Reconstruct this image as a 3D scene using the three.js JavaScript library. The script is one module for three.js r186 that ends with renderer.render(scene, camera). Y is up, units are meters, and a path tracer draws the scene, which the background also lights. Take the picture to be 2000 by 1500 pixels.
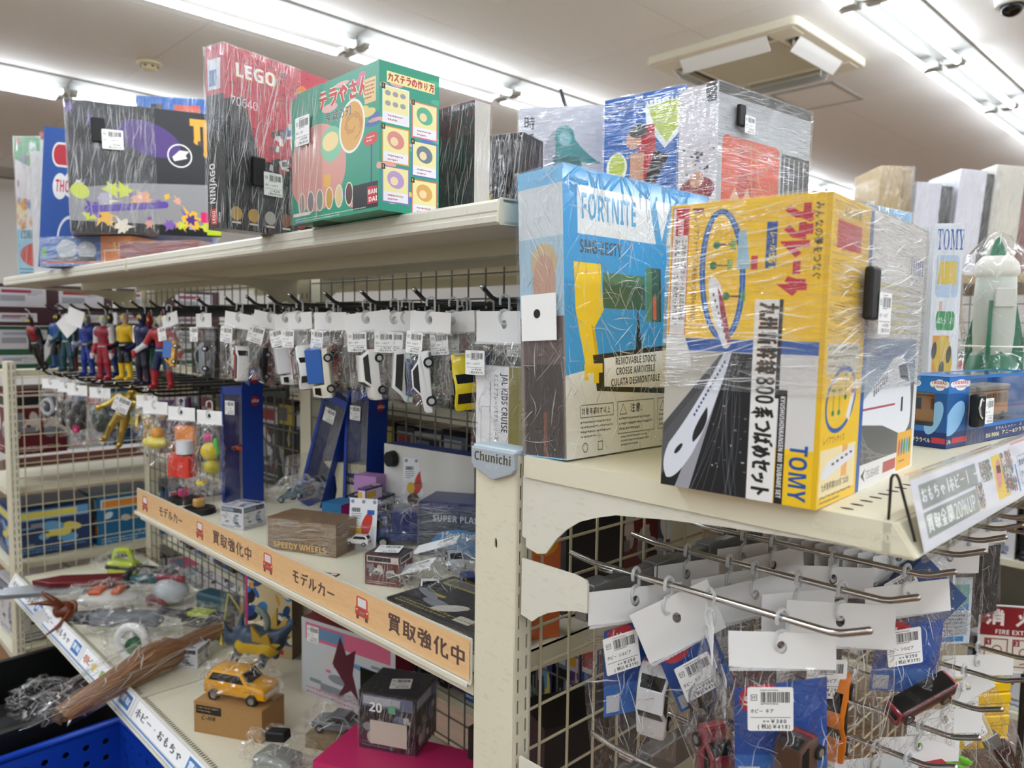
import * as THREE from 'three';
import { RoundedBoxGeometry } from 'three/addons/geometries/RoundedBoxGeometry.js';
import { mergeGeometries, toCreasedNormals } from 'three/addons/utils/BufferGeometryUtils.js';
import { MarchingCubes } from 'three/addons/objects/MarchingCubes.js';
import { FontLoader } from 'three/addons/loaders/FontLoader.js';
import { TextGeometry } from 'three/addons/geometries/TextGeometry.js';
import { RectAreaLightUniformsLib } from 'three/addons/lights/RectAreaLightUniformsLib.js';

// ---------------------------------------------------------------- camera, light, exposure
const scene = new THREE.Scene();
scene.background = new THREE.Color(0.02, 0.02, 0.02);
const camera = new THREE.PerspectiveCamera(53.28, 4 / 3, 0.02, 60);
camera.position.set(0.598, 1.495, 0.597);
camera.rotation.set(THREE.MathUtils.degToRad(-4.27), THREE.MathUtils.degToRad(45.54), THREE.MathUtils.degToRad(0.76), 'YXZ');
camera.focus = 0.95; camera.userData.fStop = 6.5;
const renderer = new THREE.WebGLRenderer();
renderer.toneMapping = THREE.LinearToneMapping;
renderer.toneMappingExposure = 1.17;
renderer.shadowMap.enabled = true;
RectAreaLightUniformsLib.init();
const CEIL = 2.98;
const LAMP_ROWS = [[-4.86, -0.83], [-2.87, -0.54], [-0.79, -0.65], [1.28, -0.6], [3.34, -0.6]];   // x of each lamp row and z of one of its joints
const LAMP_COLOUR = new THREE.Color(0.885, 0.96, 1.05);
const TUBE_GLOW = 12, PANEL_POWER = 9.5;

// ---------------------------------------------------------------- helpers
let seed = 7;
const rnd = (a = 0, b = 1) => { seed = (seed * 1664525 + 1013904223) >>> 0; return a + (b - a) * (seed / 4294967296); };
const pick = (a) => a[Math.floor(rnd() * a.length)];
const taken = new Map();
function numbered(name) { const n = taken.get(name) ?? 0; taken.set(name, n + 1); return n ? name + '_' + String(n).padStart(3, '0') : name; }
const V = (x, y, z) => new THREE.Vector3(x, y, z);
function thing(name, label, category, [x, y, z] = [0, 0, 0], turn = 0, group) {
  const o = new THREE.Group(); o.name = numbered(name); scene.add(o);
  o.position.set(x, y, z); o.rotation.y = turn; o.userData = { label, category };
  if (group) o.userData.group = group;
  return o;
}
function part(parent, name, geometry, material, at, turn) {
  const m = new THREE.Mesh(geometry, material); m.name = name; m.castShadow = m.receiveShadow = true;
  if (at) m.position.set(...at);
  if (turn) m.rotation.set(...turn);
  parent.add(m); return m;
}
function solo(name, label, category, geometry, material, at, turn, group) {
  const m = part(scene, numbered(name), geometry, material, at, turn); m.userData = { label, category };
  if (group) m.userData.group = group;
  return m;
}
function structure(name, geometry, material, at, turn) { const m = part(scene, name, geometry, material, at, turn); m.userData.kind = 'structure'; return m; }
function copy(o, at, turn, label) {
  const c = o.clone(); c.name = numbered(o.name.replace(/_\d{3}$/, '')); scene.add(c);
  if (at) c.position.set(...at);
  if (turn !== undefined) c.rotation.y = turn;
  c.userData = { ...o.userData }; if (label) c.userData.label = label;
  return c;
}
const box = (w, h, d, x = 0, y = 0, z = 0) => new THREE.BoxGeometry(w, h, d).translate(x, y, z);
const rbox = (w, h, d, r = 0.002, x = 0, y = 0, z = 0) => new RoundedBoxGeometry(w, h, d, 2, Math.min(r, w / 2.01, h / 2.01, d / 2.01)).translate(x, y, z);
const cyl = (r1, r2, h, n = 16, x = 0, y = 0, z = 0) => new THREE.CylinderGeometry(r1, r2, h, n).translate(x, y, z);
const tube = (pts, r, seg = 24, n = 8) => new THREE.TubeGeometry(new THREE.CatmullRomCurve3(pts.map((p) => V(...p)), false, 'catmullrom', 0.1), seg, r, n);
const rod = (a, b, r, n = 8) => { const A = V(...a), B = V(...b), d = B.clone().sub(A); return cyl(r, r, d.length(), n).applyQuaternion(new THREE.Quaternion().setFromUnitVectors(V(0, 1, 0), d.normalize())).translate((A.x + B.x) / 2, (A.y + B.y) / 2, (A.z + B.z) / 2); };
const clean = (g) => { const q = g.index ? g.toNonIndexed() : g; for (const k of Object.keys(q.attributes)) if (!['position', 'normal', 'uv'].includes(k)) q.deleteAttribute(k); if (!q.attributes.uv) q.setAttribute('uv', new THREE.BufferAttribute(new Float32Array(q.attributes.position.count * 2), 2)); return q; };
const join = (...gs) => mergeGeometries(gs.flat().map(clean));
const shape = (pts) => { const s = new THREE.Shape(); pts.forEach(([x, y], i) => (i ? s.lineTo(x, y) : s.moveTo(x, y))); s.closePath(); return s; };
const extrude = (s, depth, bevel = 0, seg = 8) => new THREE.ExtrudeGeometry(s, { depth, bevelEnabled: bevel > 0, bevelThickness: bevel, bevelSize: bevel, bevelOffset: -bevel, bevelSegments: 2, curveSegments: seg });
// textures
function canvas(w, h, draw, srgb = true) {
  const c = document.createElement('canvas'); c.width = w; c.height = h; draw(c.getContext('2d'), w, h);
  const t = new THREE.CanvasTexture(c); t.magFilter = THREE.LinearFilter; t.wrapS = t.wrapT = THREE.RepeatWrapping;
  if (srgb) t.colorSpace = THREE.SRGBColorSpace;
  return t;
}
const repeat = (t, x, y) => { const c = t.clone(); c.wrapS = c.wrapT = THREE.RepeatWrapping; c.repeat.set(x, y); return c; };
const paint = (color, roughness = 0.5, more = {}) => new THREE.MeshPhysicalMaterial({ color, roughness, ...more });
const printed = (map, roughness = 0.45, more = {}) => new THREE.MeshPhysicalMaterial({ map, roughness, ...more });
// crinkle maps for film: straight pulled folds, and loose crumples
function folds(w, h, n, spread, long, ctxTilt = 0) {
  return canvas(w, h, (g) => {
    g.fillStyle = '#808080'; g.fillRect(0, 0, w, h); g.lineCap = 'round';
    for (let i = 0; i < n; i++) {
      const x = rnd(-0.1, 1.1) * w, y = rnd(-0.1, 1.1) * h, a = ctxTilt + rnd(-spread, spread), l = rnd(0.2, 1) * long * w, up = rnd() < 0.5 ? 255 : 0, k = rnd(0.25, 0.8);
      for (let j = 5; j > 0; j--) {
        g.strokeStyle = `rgba(${up},${up},${up},${k / 5})`; g.lineWidth = j * rnd(0.5, 1.2); g.beginPath(); g.moveTo(x, y);
        g.quadraticCurveTo(x + Math.cos(a) * l * 0.5 + rnd(-4, 4), y + Math.sin(a) * l * 0.5 + rnd(-4, 4), x + Math.cos(a) * l, y + Math.sin(a) * l); g.stroke();
      }
    }
  }, false);
}
const FOLDS_LONG = folds(512, 512, 420, 0.16, 0.7), FOLDS_LOOSE = folds(512, 512, 300, 3.2, 0.25);
const film = (o = {}) => new THREE.MeshPhysicalMaterial({ color: 0xffffff, transmission: 1, thickness: 0, roughness: 0.09, ior: 1.52, bumpMap: FOLDS_LOOSE, bumpScale: 0.006, ...o });
const FILM_BAG = film();
const FILM_WRAP_H = film({ bumpMap: repeat(FOLDS_LONG, 2, 2), bumpScale: 0.006, roughness: 0.1 });
const wrapV = repeat(FOLDS_LONG, 2, 2); wrapV.rotation = Math.PI / 2 - 0.08;
const FILM_WRAP_V = film({ bumpMap: wrapV, bumpScale: 0.006, roughness: 0.1 });
const CLEAR = new THREE.MeshPhysicalMaterial({ color: 0xffffff, transmission: 1, thickness: 0, roughness: 0.05, ior: 1.5 });
// gathered film creases, whitened to paint bright glints: thin tapering ridges along given paths
const GLINT_FILM = new THREE.MeshPhysicalMaterial({ color: 0xffffff, transmission: 0.55, thickness: 0, roughness: 0.18, ior: 1.6, side: THREE.DoubleSide });
function ridges(paths) {
  const pos = [], idx = [];
  for (const { pts, nrm, w } of paths) {
    const n = pts.length, base = pos.length / 3;
    for (let i = 0; i < n; i++) {
      const t = pts[Math.min(n - 1, i + 1)].clone().sub(pts[Math.max(0, i - 1)]).normalize(), k = w * Math.sin(Math.PI * (i + 0.35) / (n - 0.3)), s = new THREE.Vector3().crossVectors(t, nrm[i]).normalize().multiplyScalar(k), p = pts[i];
      pos.push(p.x - s.x, p.y - s.y, p.z - s.z, p.x + nrm[i].x * k * 0.9, p.y + nrm[i].y * k * 0.9, p.z + nrm[i].z * k * 0.9, p.x + s.x, p.y + s.y, p.z + s.z);
    }
    for (let i = 0; i + 1 < n; i++) { const a = base + i * 3, b = a + 3; idx.push(a, b, a + 1, a + 1, b, b + 1, a + 1, b + 1, a + 2, a + 2, b + 1, b + 2); }
  }
  const g = new THREE.BufferGeometry(); g.setAttribute('position', new THREE.Float32BufferAttribute(pos, 3)); g.setIndex(idx); g.computeVertexNormals(); return g;
}
function boxGlintCreases(w, y0, y1, d, n, angle, spread, long, gap = 0.0027) {   // on the four upright sides of a wrapped box
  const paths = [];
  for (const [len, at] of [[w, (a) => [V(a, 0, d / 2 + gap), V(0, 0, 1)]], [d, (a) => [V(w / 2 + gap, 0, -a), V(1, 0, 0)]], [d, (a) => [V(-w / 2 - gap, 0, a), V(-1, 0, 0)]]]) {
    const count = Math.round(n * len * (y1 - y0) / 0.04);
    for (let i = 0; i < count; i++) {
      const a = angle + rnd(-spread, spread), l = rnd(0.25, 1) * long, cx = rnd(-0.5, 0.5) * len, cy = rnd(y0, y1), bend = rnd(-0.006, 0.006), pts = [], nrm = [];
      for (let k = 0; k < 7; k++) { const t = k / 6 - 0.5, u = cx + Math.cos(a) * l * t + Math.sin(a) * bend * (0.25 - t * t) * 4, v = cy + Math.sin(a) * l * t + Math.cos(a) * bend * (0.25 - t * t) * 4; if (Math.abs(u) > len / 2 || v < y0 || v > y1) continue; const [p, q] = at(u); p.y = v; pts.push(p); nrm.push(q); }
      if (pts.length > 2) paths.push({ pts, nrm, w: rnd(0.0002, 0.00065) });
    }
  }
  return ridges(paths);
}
// shared paints
const speck = canvas(256, 256, (g, w, h) => { g.fillStyle = '#fff'; g.fillRect(0, 0, w, h); for (let i = 0; i < 900; i++) { const v = 243 + rnd(0, 12) | 0; g.fillStyle = `rgb(${v},${v},${v - 4})`; g.fillRect(rnd() * w, rnd() * h, rnd(1, 9), rnd(0.5, 2)); } for (let i = 0; i < 14; i++) { g.strokeStyle = 'rgba(120,110,90,0.16)'; g.lineWidth = 0.6; g.beginPath(); const x = rnd() * w, y = rnd() * h; g.moveTo(x, y); g.lineTo(x + rnd(-30, 30), y + rnd(-8, 8)); g.stroke(); } });
const CREAM = paint(0xe2dcc3, 0.42, { map: repeat(speck, 3, 3) });
const CREAM_WHITE = paint(0xdfdccd, 0.4, { map: repeat(speck, 3, 3) });
const WIRE_CREAM = paint(0xcfc6a6, 0.4), WIRE_GREY = paint(0x77786f, 0.4, { metalness: 0.4 });
const CHROME = paint(0xd0d0d0, 0.14, { metalness: 1 }), STEEL = paint(0x9a9ea0, 0.38, { metalness: 0.85 }), BLACK = paint(0x0b0b0c, 0.55), WHITE = paint(0xf1f1ef, 0.5), DARKSTEEL = paint(0x55585a, 0.25, { metalness: 1 });
const PAPER = paint(0xf4f4f2, 0.55), CLIP = new THREE.MeshPhysicalMaterial({ color: 0xf2f4f4, transmission: 0.55, thickness: 0, roughness: 0.35 });
const font = await new FontLoader().loadAsync('fonts/droid/droid_sans_bold.typeface.json');
// ---------------------------------------------------------------- Japanese lettering, drawn stroke by stroke (x y pairs on a 100 grid, strokes split by |)
const GLYPH = {
  'モ': '18 18 82 18|10 47 90 47|45 18 45 76 52 86 86 86', 'デ': '22 16 66 16|8 40 88 40|50 40 48 62 30 90|74 6 80 20|88 2 94 16', 'ル': '28 16 28 50 8 86|56 10 56 84 94 52', 'カ': '12 32 84 32 80 84 66 80|44 8 42 44 12 88', 'ー': '10 50 90 50',
  'ホ': '10 30 90 30|50 6 50 90 40 84|30 48 10 74|70 48 90 74', 'ビ': '18 12 18 80 26 86 82 86|74 36 20 50|76 8 84 22|90 4 96 18', 'ケ': '32 8 8 46|24 28 92 28|62 28 58 60 34 90', '|': '50 4 50 96', '・': '48 46 52 54', 'ア': '10 16 88 16 58 48|48 34 46 60 22 90', 'イ': '82 10 12 54|52 34 52 92', 'テ': '22 14 78 14|8 42 92 42|52 42 48 66 28 92', 'ム': '42 8 18 80 82 76|62 50 90 92',
  'フ': '12 16 86 16 80 52 36 90', 'ィ': '76 36 26 66|52 54 52 94', 'ギ': '12 34 74 26|8 62 84 52|36 8 54 94|78 6 84 18|90 2 96 14', 'ュ': '28 46 68 46 64 84|16 84 86 84', 'プ': '8 22 76 22 70 58 30 92|86 4 96 12 88 22 78 12 86 4', 'ラ': '20 12 80 12|10 36 86 36 76 66 34 92', 'レ': '24 8 24 86 90 46', 'セ': '34 8 34 74 44 86 86 86|8 40 88 28 66 60', 'ッ': '18 40 26 58|44 36 52 54|82 38 76 70 36 92', 'ト': '38 6 38 94|38 36 86 60', 'ウ': '50 4 50 22|14 44 14 22 88 22 80 60 38 92', 'サ': '8 30 92 30|30 8 30 62|70 8 70 50 36 92', 'ズ': '14 16 72 16 10 88|48 52 86 88|78 4 84 16|90 0 96 12', 'ニ': '20 24 80 24|8 78 92 78', 'ク': '38 6 10 46|32 22 84 22 74 58 26 92', 'ベ': '6 60 34 28 94 80|60 18 68 32|76 10 84 24', 'ス': '16 16 78 16 10 88|48 52 90 88', 'シ': '20 16 42 26|12 40 34 50|18 86 60 72 90 28', 'リ': '24 12 24 58|76 8 76 56 40 92', 'ミ': '24 14 78 26|22 42 74 54|16 70 84 90', 'エ': '18 18 82 18|50 18 50 82|8 82 92 82', 'ン': '14 18 42 32|16 86 60 70 92 26', 'キ': '12 34 84 26|8 62 92 52|42 6 58 94',
  'お': '10 32 62 32|36 8 36 84 16 74 42 54 80 60 74 86 56 86|72 18 92 32', 'も': '44 6 34 72 46 90 72 84 76 62|16 32 68 32|14 56 66 56', 'ち': '12 28 84 28|42 8 24 56 56 44 80 58 70 84 34 90', 'ゃ': '18 56 66 40 84 52 72 66|52 34 58 46|34 40 54 94', 'や': '8 46 66 22 88 40 70 58|48 8 58 26|26 18 54 94', 'つ': '6 32 62 22 92 46 74 78 34 84', 'ば': '18 8 14 92|40 34 86 34|66 12 66 76 46 86 40 72 60 66 90 86|84 4 88 14|94 0 98 10', 'め': '20 20 46 82|62 10 44 70 22 88 10 68 32 40 66 30 90 54 80 82 58 90', 'さ': '12 30 86 30|42 6 72 60 40 54|24 66 30 88 78 88', 'ん': '46 6 10 92 38 52 52 60 60 90 92 62', 'み': '18 18 48 18 18 86 8 70 40 52 92 68|76 40 58 92', 'な': '10 28 56 28|38 6 18 60|70 24 90 38|62 44 62 82 42 88 36 74 56 68 90 88', 'の': '50 18 42 66 20 82 8 56 24 26 58 14 90 42 82 76 54 88', 'を': '14 22 76 22|44 6 20 58 48 46 60 80|88 42 40 66 44 88 84 88', 'ぐ': '56 6 22 48 60 92|68 28 76 40|82 20 90 32', 'こ': '22 20 76 20|18 66 28 84 84 82', 'れ': '26 6 26 94|8 30 38 28 8 72 58 26 64 44 60 80 72 86 92 72', 'か': '10 32 62 32 54 86 40 80|36 6 14 86|72 24 92 52', 'ら': '38 6 58 18|26 30 24 62 60 44 82 62 66 86 30 90', 'は': '16 8 12 92|38 34 90 34|68 8 68 78 46 86 40 72 60 66 92 86', 'じ': '30 6 28 74 46 90 84 66|56 14 64 26|72 8 80 20', 'る': '22 14 72 14 18 60 60 42 84 64 62 90 38 88 44 70 60 82', 'に': '18 8 14 92|44 24 86 24|44 66 54 82 90 80', 'ぴ': '10 30 46 20 22 58 34 86 62 78 66 24 92 56', 'た': '8 28 60 28|36 6 12 90|54 48 88 48|50 66 58 86 92 86', 'だ': '8 28 56 28|34 6 10 90|52 52 84 52|48 68 56 86 90 86|74 8 80 20|86 4 92 16', 'よ': '54 8 54 78 34 88 20 74 44 66 86 88|56 34 86 34', '！': '50 8 50 64|50 82 50 90', '、': '38 60 54 78', 'き': '20 24 78 18|16 44 82 38|42 6 72 62 46 56|26 68 34 90 76 90', 'し': '30 6 30 72 46 90 84 66', 'で': '10 18 88 18 52 44 50 74 74 90|72 34 78 46|84 28 90 40', 'す': '8 24 92 24|56 6 56 58 40 66 36 48 54 46 56 70 36 94', 'と': '34 8 42 44|78 26 26 60 34 86 82 86', 'り': '28 12 26 60 40 44|68 8 70 54 42 92',
  '買': '14 8 86 8 86 26 14 26 14 8|38 8 38 26|62 8 62 26|24 36 76 36 76 76 24 76 24 36|24 49 76 49|24 62 76 62|36 78 12 94|64 78 88 94', '取': '8 14 54 14|16 14 16 76|44 14 44 92|16 34 44 34|16 54 44 54|6 80 54 70|58 22 90 22 80 58 54 92|62 36 76 70 94 92', '強': '8 14 36 14 36 34 10 34 10 54 36 54 34 90 22 84|66 6 48 30 86 28|78 16 92 34|46 42 88 42 88 64 46 64 46 42|66 32 66 86|44 88 92 82|80 70 92 90', '化': '36 6 8 50|24 32 24 94|86 22 54 52|56 8 56 78 64 88 92 88 92 70', '中': '14 26 86 26 86 62 14 62 14 26|50 6 50 96', '金': '50 6 8 42|50 6 92 42|28 42 72 42|14 62 86 62|50 42 50 90|28 70 36 84|72 70 64 84|8 92 92 92', '額': '28 4 28 14|8 24 8 14 50 14 50 24|24 22 10 40|20 28 44 28 10 60|22 38 50 60|14 64 44 64 44 90 14 90 14 64|56 10 94 10|74 10 72 22|60 22 90 22 90 72 60 72 60 22|60 38 90 38|60 55 90 55|66 74 54 92|82 74 94 92',
  '九': '8 32 72 32 70 80 78 88 94 86 94 68|40 6 36 52 10 92', '州': '22 8 20 60 8 92|8 34 12 52|50 8 50 88|36 34 40 52|80 6 80 94|64 34 68 52', '新': '28 4 28 14|8 18 50 18|18 24 22 36|40 24 36 36|6 40 52 40|8 58 50 58|28 40 28 94|28 60 10 80|30 62 48 76|88 10 60 20 60 56 52 92|60 42 94 42|80 42 80 96', '幹': '8 16 46 16|27 4 27 28|12 28 42 28 42 60 12 60 12 28|12 44 42 44|6 74 48 74|27 60 27 96|70 6 50 36|70 6 94 36|58 46 84 46|50 64 94 64|71 46 71 96', '線': '24 6 10 26 28 28|36 18 12 48 40 48|24 48 24 94|10 62 8 80|36 60 42 74|68 4 62 14|50 16 88 16 88 46 50 46 50 16|50 31 88 31|69 46 69 90 60 86|48 60 62 60 46 84|88 54 74 66|70 58 94 86', '系': '84 8 20 18|50 18 24 36 60 34|72 24 24 58 76 56|68 46 82 64|50 58 50 94 42 88|30 68 12 90|68 68 90 88', '注': '14 10 26 22|8 38 20 48|10 90 28 62|58 6 66 18|38 26 92 26|44 54 88 54|34 90 96 90|65 26 65 90', '意': '50 4 50 12|16 14 84 14|34 18 38 28|66 18 62 28|8 30 92 30|26 38 74 38 74 64 26 64 26 38|26 51 74 51|14 74 10 90|34 72 38 92 70 92 70 82|50 70 56 80|82 72 92 88', '警': '8 12 92 12|30 4 30 18|66 4 66 18|10 24 44 24 44 38 14 38 14 24|60 20 90 22 60 44|30 50 70 50|18 58 82 58|26 66 74 66|28 74 72 74 72 94 28 94 28 74', '告': '30 6 16 32|18 26 84 26|50 6 50 46|6 46 94 46|24 60 76 60 76 92 24 92 24 60', '対': '26 6 26 20|6 22 50 22|42 26 8 90|12 38 48 84|52 32 94 32|80 8 80 92 66 86|60 50 68 66', '象': '40 4 16 26|34 12 64 12 54 24|22 26 80 26 80 44 22 44 22 26|50 26 50 44|48 46 10 66|36 54 52 92 40 90|84 50 50 64 92 92|48 68 14 88', '年': '30 6 12 38|24 22 86 22|24 44 82 44|24 44 24 68|6 68 94 68|56 22 56 96', '齢': '50 8 50 22|10 24 52 24|24 12 24 24|14 34 14 92 46 92 46 34|20 46 42 80|42 46 20 80|74 6 54 36|74 6 94 36|64 42 86 42|58 56 90 56 80 74|66 68 84 92', '才': '8 30 92 30|58 6 58 90 42 84|54 34 10 82', '以': '16 14 18 72 40 58|44 22 52 40|80 8 74 54 36 92|70 64 92 92', '上': '50 8 50 88|50 42 84 42|8 88 92 88', '時': '10 16 36 16 36 78 10 78 10 16|10 46 36 46|46 22 92 22|68 6 68 42|42 42 96 42|42 60 96 60|80 48 80 92 66 88|52 70 60 82', '透': '12 12 22 24|6 44 22 44 20 70 6 86 30 80 94 90|84 6 44 14|36 24 92 24|64 10 64 42|62 26 38 44|66 26 90 44|42 50 80 50 72 62 86 62 80 78|54 50 38 78', '無': '28 6 12 28|22 18 88 18|8 40 92 40|6 62 94 62|24 20 24 62|42 20 42 62|60 20 60 62|78 20 78 62|14 74 8 92|34 74 38 90|58 74 62 90|80 74 92 92', '一': '8 50 92 50', '郎': '30 4 30 14|12 16 46 16 46 50 12 50|12 34 46 34|12 16 12 86 38 74|34 60 50 80|60 12 90 12 76 38 90 58 78 74|60 12 60 96', '税': '36 6 10 16|6 34 44 34|26 14 26 94|24 40 8 70|28 44 42 58|58 6 64 18|86 6 78 20|54 24 88 24 88 46 54 46 54 24|62 48 42 92|76 48 78 84 94 84 94 72', '込': '14 10 24 22|6 40 22 40 22 70 6 86 30 80 94 92|56 12 66 14 64 34 36 70|64 34 92 70', '消': '14 10 26 22|8 38 20 48|10 90 28 62|62 4 62 28|42 10 50 24|84 10 76 24|44 32 44 92|44 32 86 32 86 88 76 86|44 50 86 50|44 68 86 68', '火': '22 30 32 52|82 26 66 50|50 6 48 54 10 92|50 48 90 92', '作': '30 6 8 48|22 30 22 94|54 8 36 42|46 26 94 26|62 26 62 94|62 46 88 46|62 66 88 66', '方': '50 4 50 18|6 22 94 22|42 22 38 50 10 92|40 46 80 46 76 90 58 84', '鬼': '50 4 42 14|20 14 80 14 80 50 20 50 20 14|20 32 80 32|50 14 50 50|38 50 34 74 8 92|58 50 58 80 66 88 92 88 92 74|74 54 68 68 84 66', '滅': '12 10 24 22|6 38 18 48|8 90 26 62|34 22 94 22|38 22 36 60 28 92|44 38 66 38|50 50 48 70|50 60 42 84|52 62 66 80|72 4 78 62 94 88 96 74|88 40 64 88|80 6 90 16', '刃': '12 16 84 16 80 84 60 78|46 18 40 52 10 90|14 40 34 54', '夢': '8 14 92 14|32 4 32 24|66 4 66 24|18 30 82 30 82 46 18 46 18 30|40 30 40 46|60 30 60 46|8 62 8 54 92 54 92 62|46 58 16 80|40 66 74 66 60 82 20 96|38 74 50 82', '¥': '14 6 50 46 86 6|50 46 50 94|18 50 82 50|18 68 82 68',
};
function jp(g, text, x, y, size, weight = 0.11, { vertical = false, step = 1, squeeze = 1, color } = {}) {
  g.save(); g.lineCap = 'butt'; g.lineJoin = 'miter'; if (color) { g.strokeStyle = color; g.fillStyle = color; }
  let i = 0;
  for (const ch of text) {
    const ox = vertical ? x : x + i * size * step * squeeze, oy = vertical ? y + i * size * step : y, s = GLYPH[ch];
    if (s) {
      g.lineWidth = size * weight; g.beginPath();
      for (const stroke of s.split('|')) { const n = stroke.trim().split(' ').map(Number); for (let k = 0; k + 1 < n.length; k += 2) { const px = ox + n[k] / 100 * size * squeeze * 0.92, py = oy + n[k + 1] / 100 * size * 0.92; k ? g.lineTo(px, py) : g.moveTo(px, py); } }
      g.stroke();
    } else if (ch !== ' ') { g.font = `bold ${size * 0.95}px sans-serif`; g.textBaseline = 'alphabetic'; g.save(); g.translate(ox, oy + size * 0.84); g.scale(squeeze, 1); g.fillText(ch, 0, 0); g.restore(); }
    i += /[ -~]/.test(ch) && ch !== ' ' && !vertical ? 0.66 : ch === ' ' ? 0.5 : 1;
  }
  g.restore(); return i * size * step;
}
const word = (g, t, x, y, size, color, { font = 'sans-serif', weight = 'bold', align = 'left', squeeze = 1, skew = 0 } = {}) => { g.save(); g.fillStyle = color; g.font = `${weight} ${size}px ${font}`; g.textAlign = align; g.textBaseline = 'alphabetic'; g.translate(x, y); g.transform(squeeze, 0, skew, 1, 0, 0); g.fillText(t, 0, 0); g.restore(); };
// lines of print too small to read, as rows of short marks
const lines = (g, x, y, w, rows, pitch, color, h = 0.45) => { g.fillStyle = color; for (let r = 0; r < rows; r++) { let px = x; const end = x + w * (r === rows - 1 ? 0.6 : rnd(0.9, 1)); while (px < end) { const l = pitch * rnd(0.25, 0.6); g.fillRect(px, y + r * pitch + rnd(0, pitch * 0.1), Math.min(l, end - px), pitch * h * rnd(0.6, 1)); px += l + pitch * 0.18; } } };
const bars = (g, x, y, w, h) => { g.fillStyle = '#161616'; let px = x; while (px < x + w) { const l = w / 95 * (1 + Math.floor(rnd() * 3)); g.fillRect(px, y, l, h); px += l + w / 95 * (1 + Math.floor(rnd() * 2.6)); } };
// ---------------------------------------------------------------- the room
const woodMap = canvas(512, 512, (g, w, h) => { g.fillStyle = '#6e4a26'; g.fillRect(0, 0, w, h); for (let i = 0; i < 700; i++) { const v = rnd(0.75, 1.15); g.strokeStyle = `rgba(${112 * v | 0},${76 * v | 0},${38 * v | 0},0.35)`; g.lineWidth = rnd(0.5, 3); const y = rnd() * h; g.beginPath(); g.moveTo(0, y); g.bezierCurveTo(w * 0.3, y + rnd(-8, 8), w * 0.7, y + rnd(-8, 8), w, y); g.stroke(); } });
const ROOM = { x0: -9, x1: 5, z0: -11, z1: 4 };
const rw = ROOM.x1 - ROOM.x0, rd = ROOM.z1 - ROOM.z0, rcx = (ROOM.x0 + ROOM.x1) / 2, rcz = (ROOM.z0 + ROOM.z1) / 2;
structure('floor', box(rw, 0.1, rd), paint(0xffffff, 0.35, { map: repeat(woodMap, 12, 14) }), [rcx, -0.05, rcz]);
const WALLPAINT = paint(0xe9e7e0, 0.8);
structure('wall_left', box(0.1, CEIL, rd), WALLPAINT, [ROOM.x0 - 0.05, CEIL / 2, rcz]);
structure('wall_right', box(0.1, CEIL, rd), WALLPAINT, [ROOM.x1 + 0.05, CEIL / 2, rcz]);
structure('wall_back', box(rw, CEIL, 0.1), WALLPAINT, [rcx, CEIL / 2, ROOM.z0 - 0.05]);
structure('wall_front', box(rw, CEIL, 0.1), WALLPAINT, [rcx, CEIL / 2, ROOM.z1 + 0.05]);
const boardMap = canvas(512, 1024, (g, w, h) => { g.fillStyle = '#f1efea'; g.fillRect(0, 0, w, h); for (let i = 0; i < 1500; i++) { const v = 200 + rnd(0, 30) | 0; g.fillStyle = `rgba(${v},${v - 2},${v - 6},0.7)`; g.beginPath(); g.ellipse(rnd() * w, rnd() * h, rnd(0.5, 2.2), rnd(0.4, 1.3), rnd(0, 3), 0, 7); g.fill(); } });
const BOARD = [1.0, 0.985, 0.97].map((v) => paint(new THREE.Color(v, v, v), 0.85, { map: boardMap }));
const ceiling = structure('ceiling', box(rw, 0.06, rd), paint(0xc6c3bc, 0.9), [rcx, CEIL + 0.042, rcz]);
const boardG = box(0.831, 0.012, 1.696);
for (let i = -9; i < 8; i++) for (let j = -6; j < 3; j++) {
  const x = -1.6 + 0.835 * (i + 0.5), z = -1.06 + 1.7 * (j + 0.5);
  if (x - 0.42 > ROOM.x0 - 0.1 && x + 0.42 < ROOM.x1 + 0.3 && z + 0.85 < ROOM.z1 + 0.9) part(ceiling, 'board', boardG, BOARD[(i * 3 + j * 5 + 60) % 3], [x - rcx, -0.036, z - rcz]);
}
// lamps
const GLOW = paint(0xffffff, 0.4, { emissive: LAMP_COLOUR, emissiveIntensity: TUBE_GLOW });
const LAMPWHITE = paint(0xf2f2ee, 0.45);
const lamp0 = (() => {
  const o = thing('ceiling_lamp', 'white batten lamp with two bare fluorescent tubes in a long ceiling row', 'lamp', [0, CEIL, 0], 0, 'twin tube ceiling lamps in rows');
  part(o, 'batten', extrude(shape([[-0.13, 0], [0.13, 0], [0.13, -0.012], [0.05, -0.02], [0.03, -0.05], [-0.03, -0.05], [-0.05, -0.02], [-0.13, -0.012]]), 1.085).translate(0, 0, -0.5425), paint(0x9c9c97, 0.5));
  for (const s of [-1, 1]) {
    part(o, 'tube', cyl(0.0155, 0.0155, 1.0, 14).rotateX(Math.PI / 2).translate(s * 0.08, -0.085, 0), GLOW);
    for (const e of [-1, 1]) part(o, 'lamp_holder', rbox(0.085, 0.03, 0.03, 0.004, s * 0.055, -0.078, e * 0.518), paint(0xb4b2aa, 0.6));
  }
  const l = new THREE.RectAreaLight(LAMP_COLOUR, PANEL_POWER, 0.17, 1.03); l.name = 'tube_light'; l.position.set(0, -0.105, 0); l.rotation.x = -Math.PI / 2; o.add(l);
  return o;
})();
let firstLamp = true;
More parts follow.
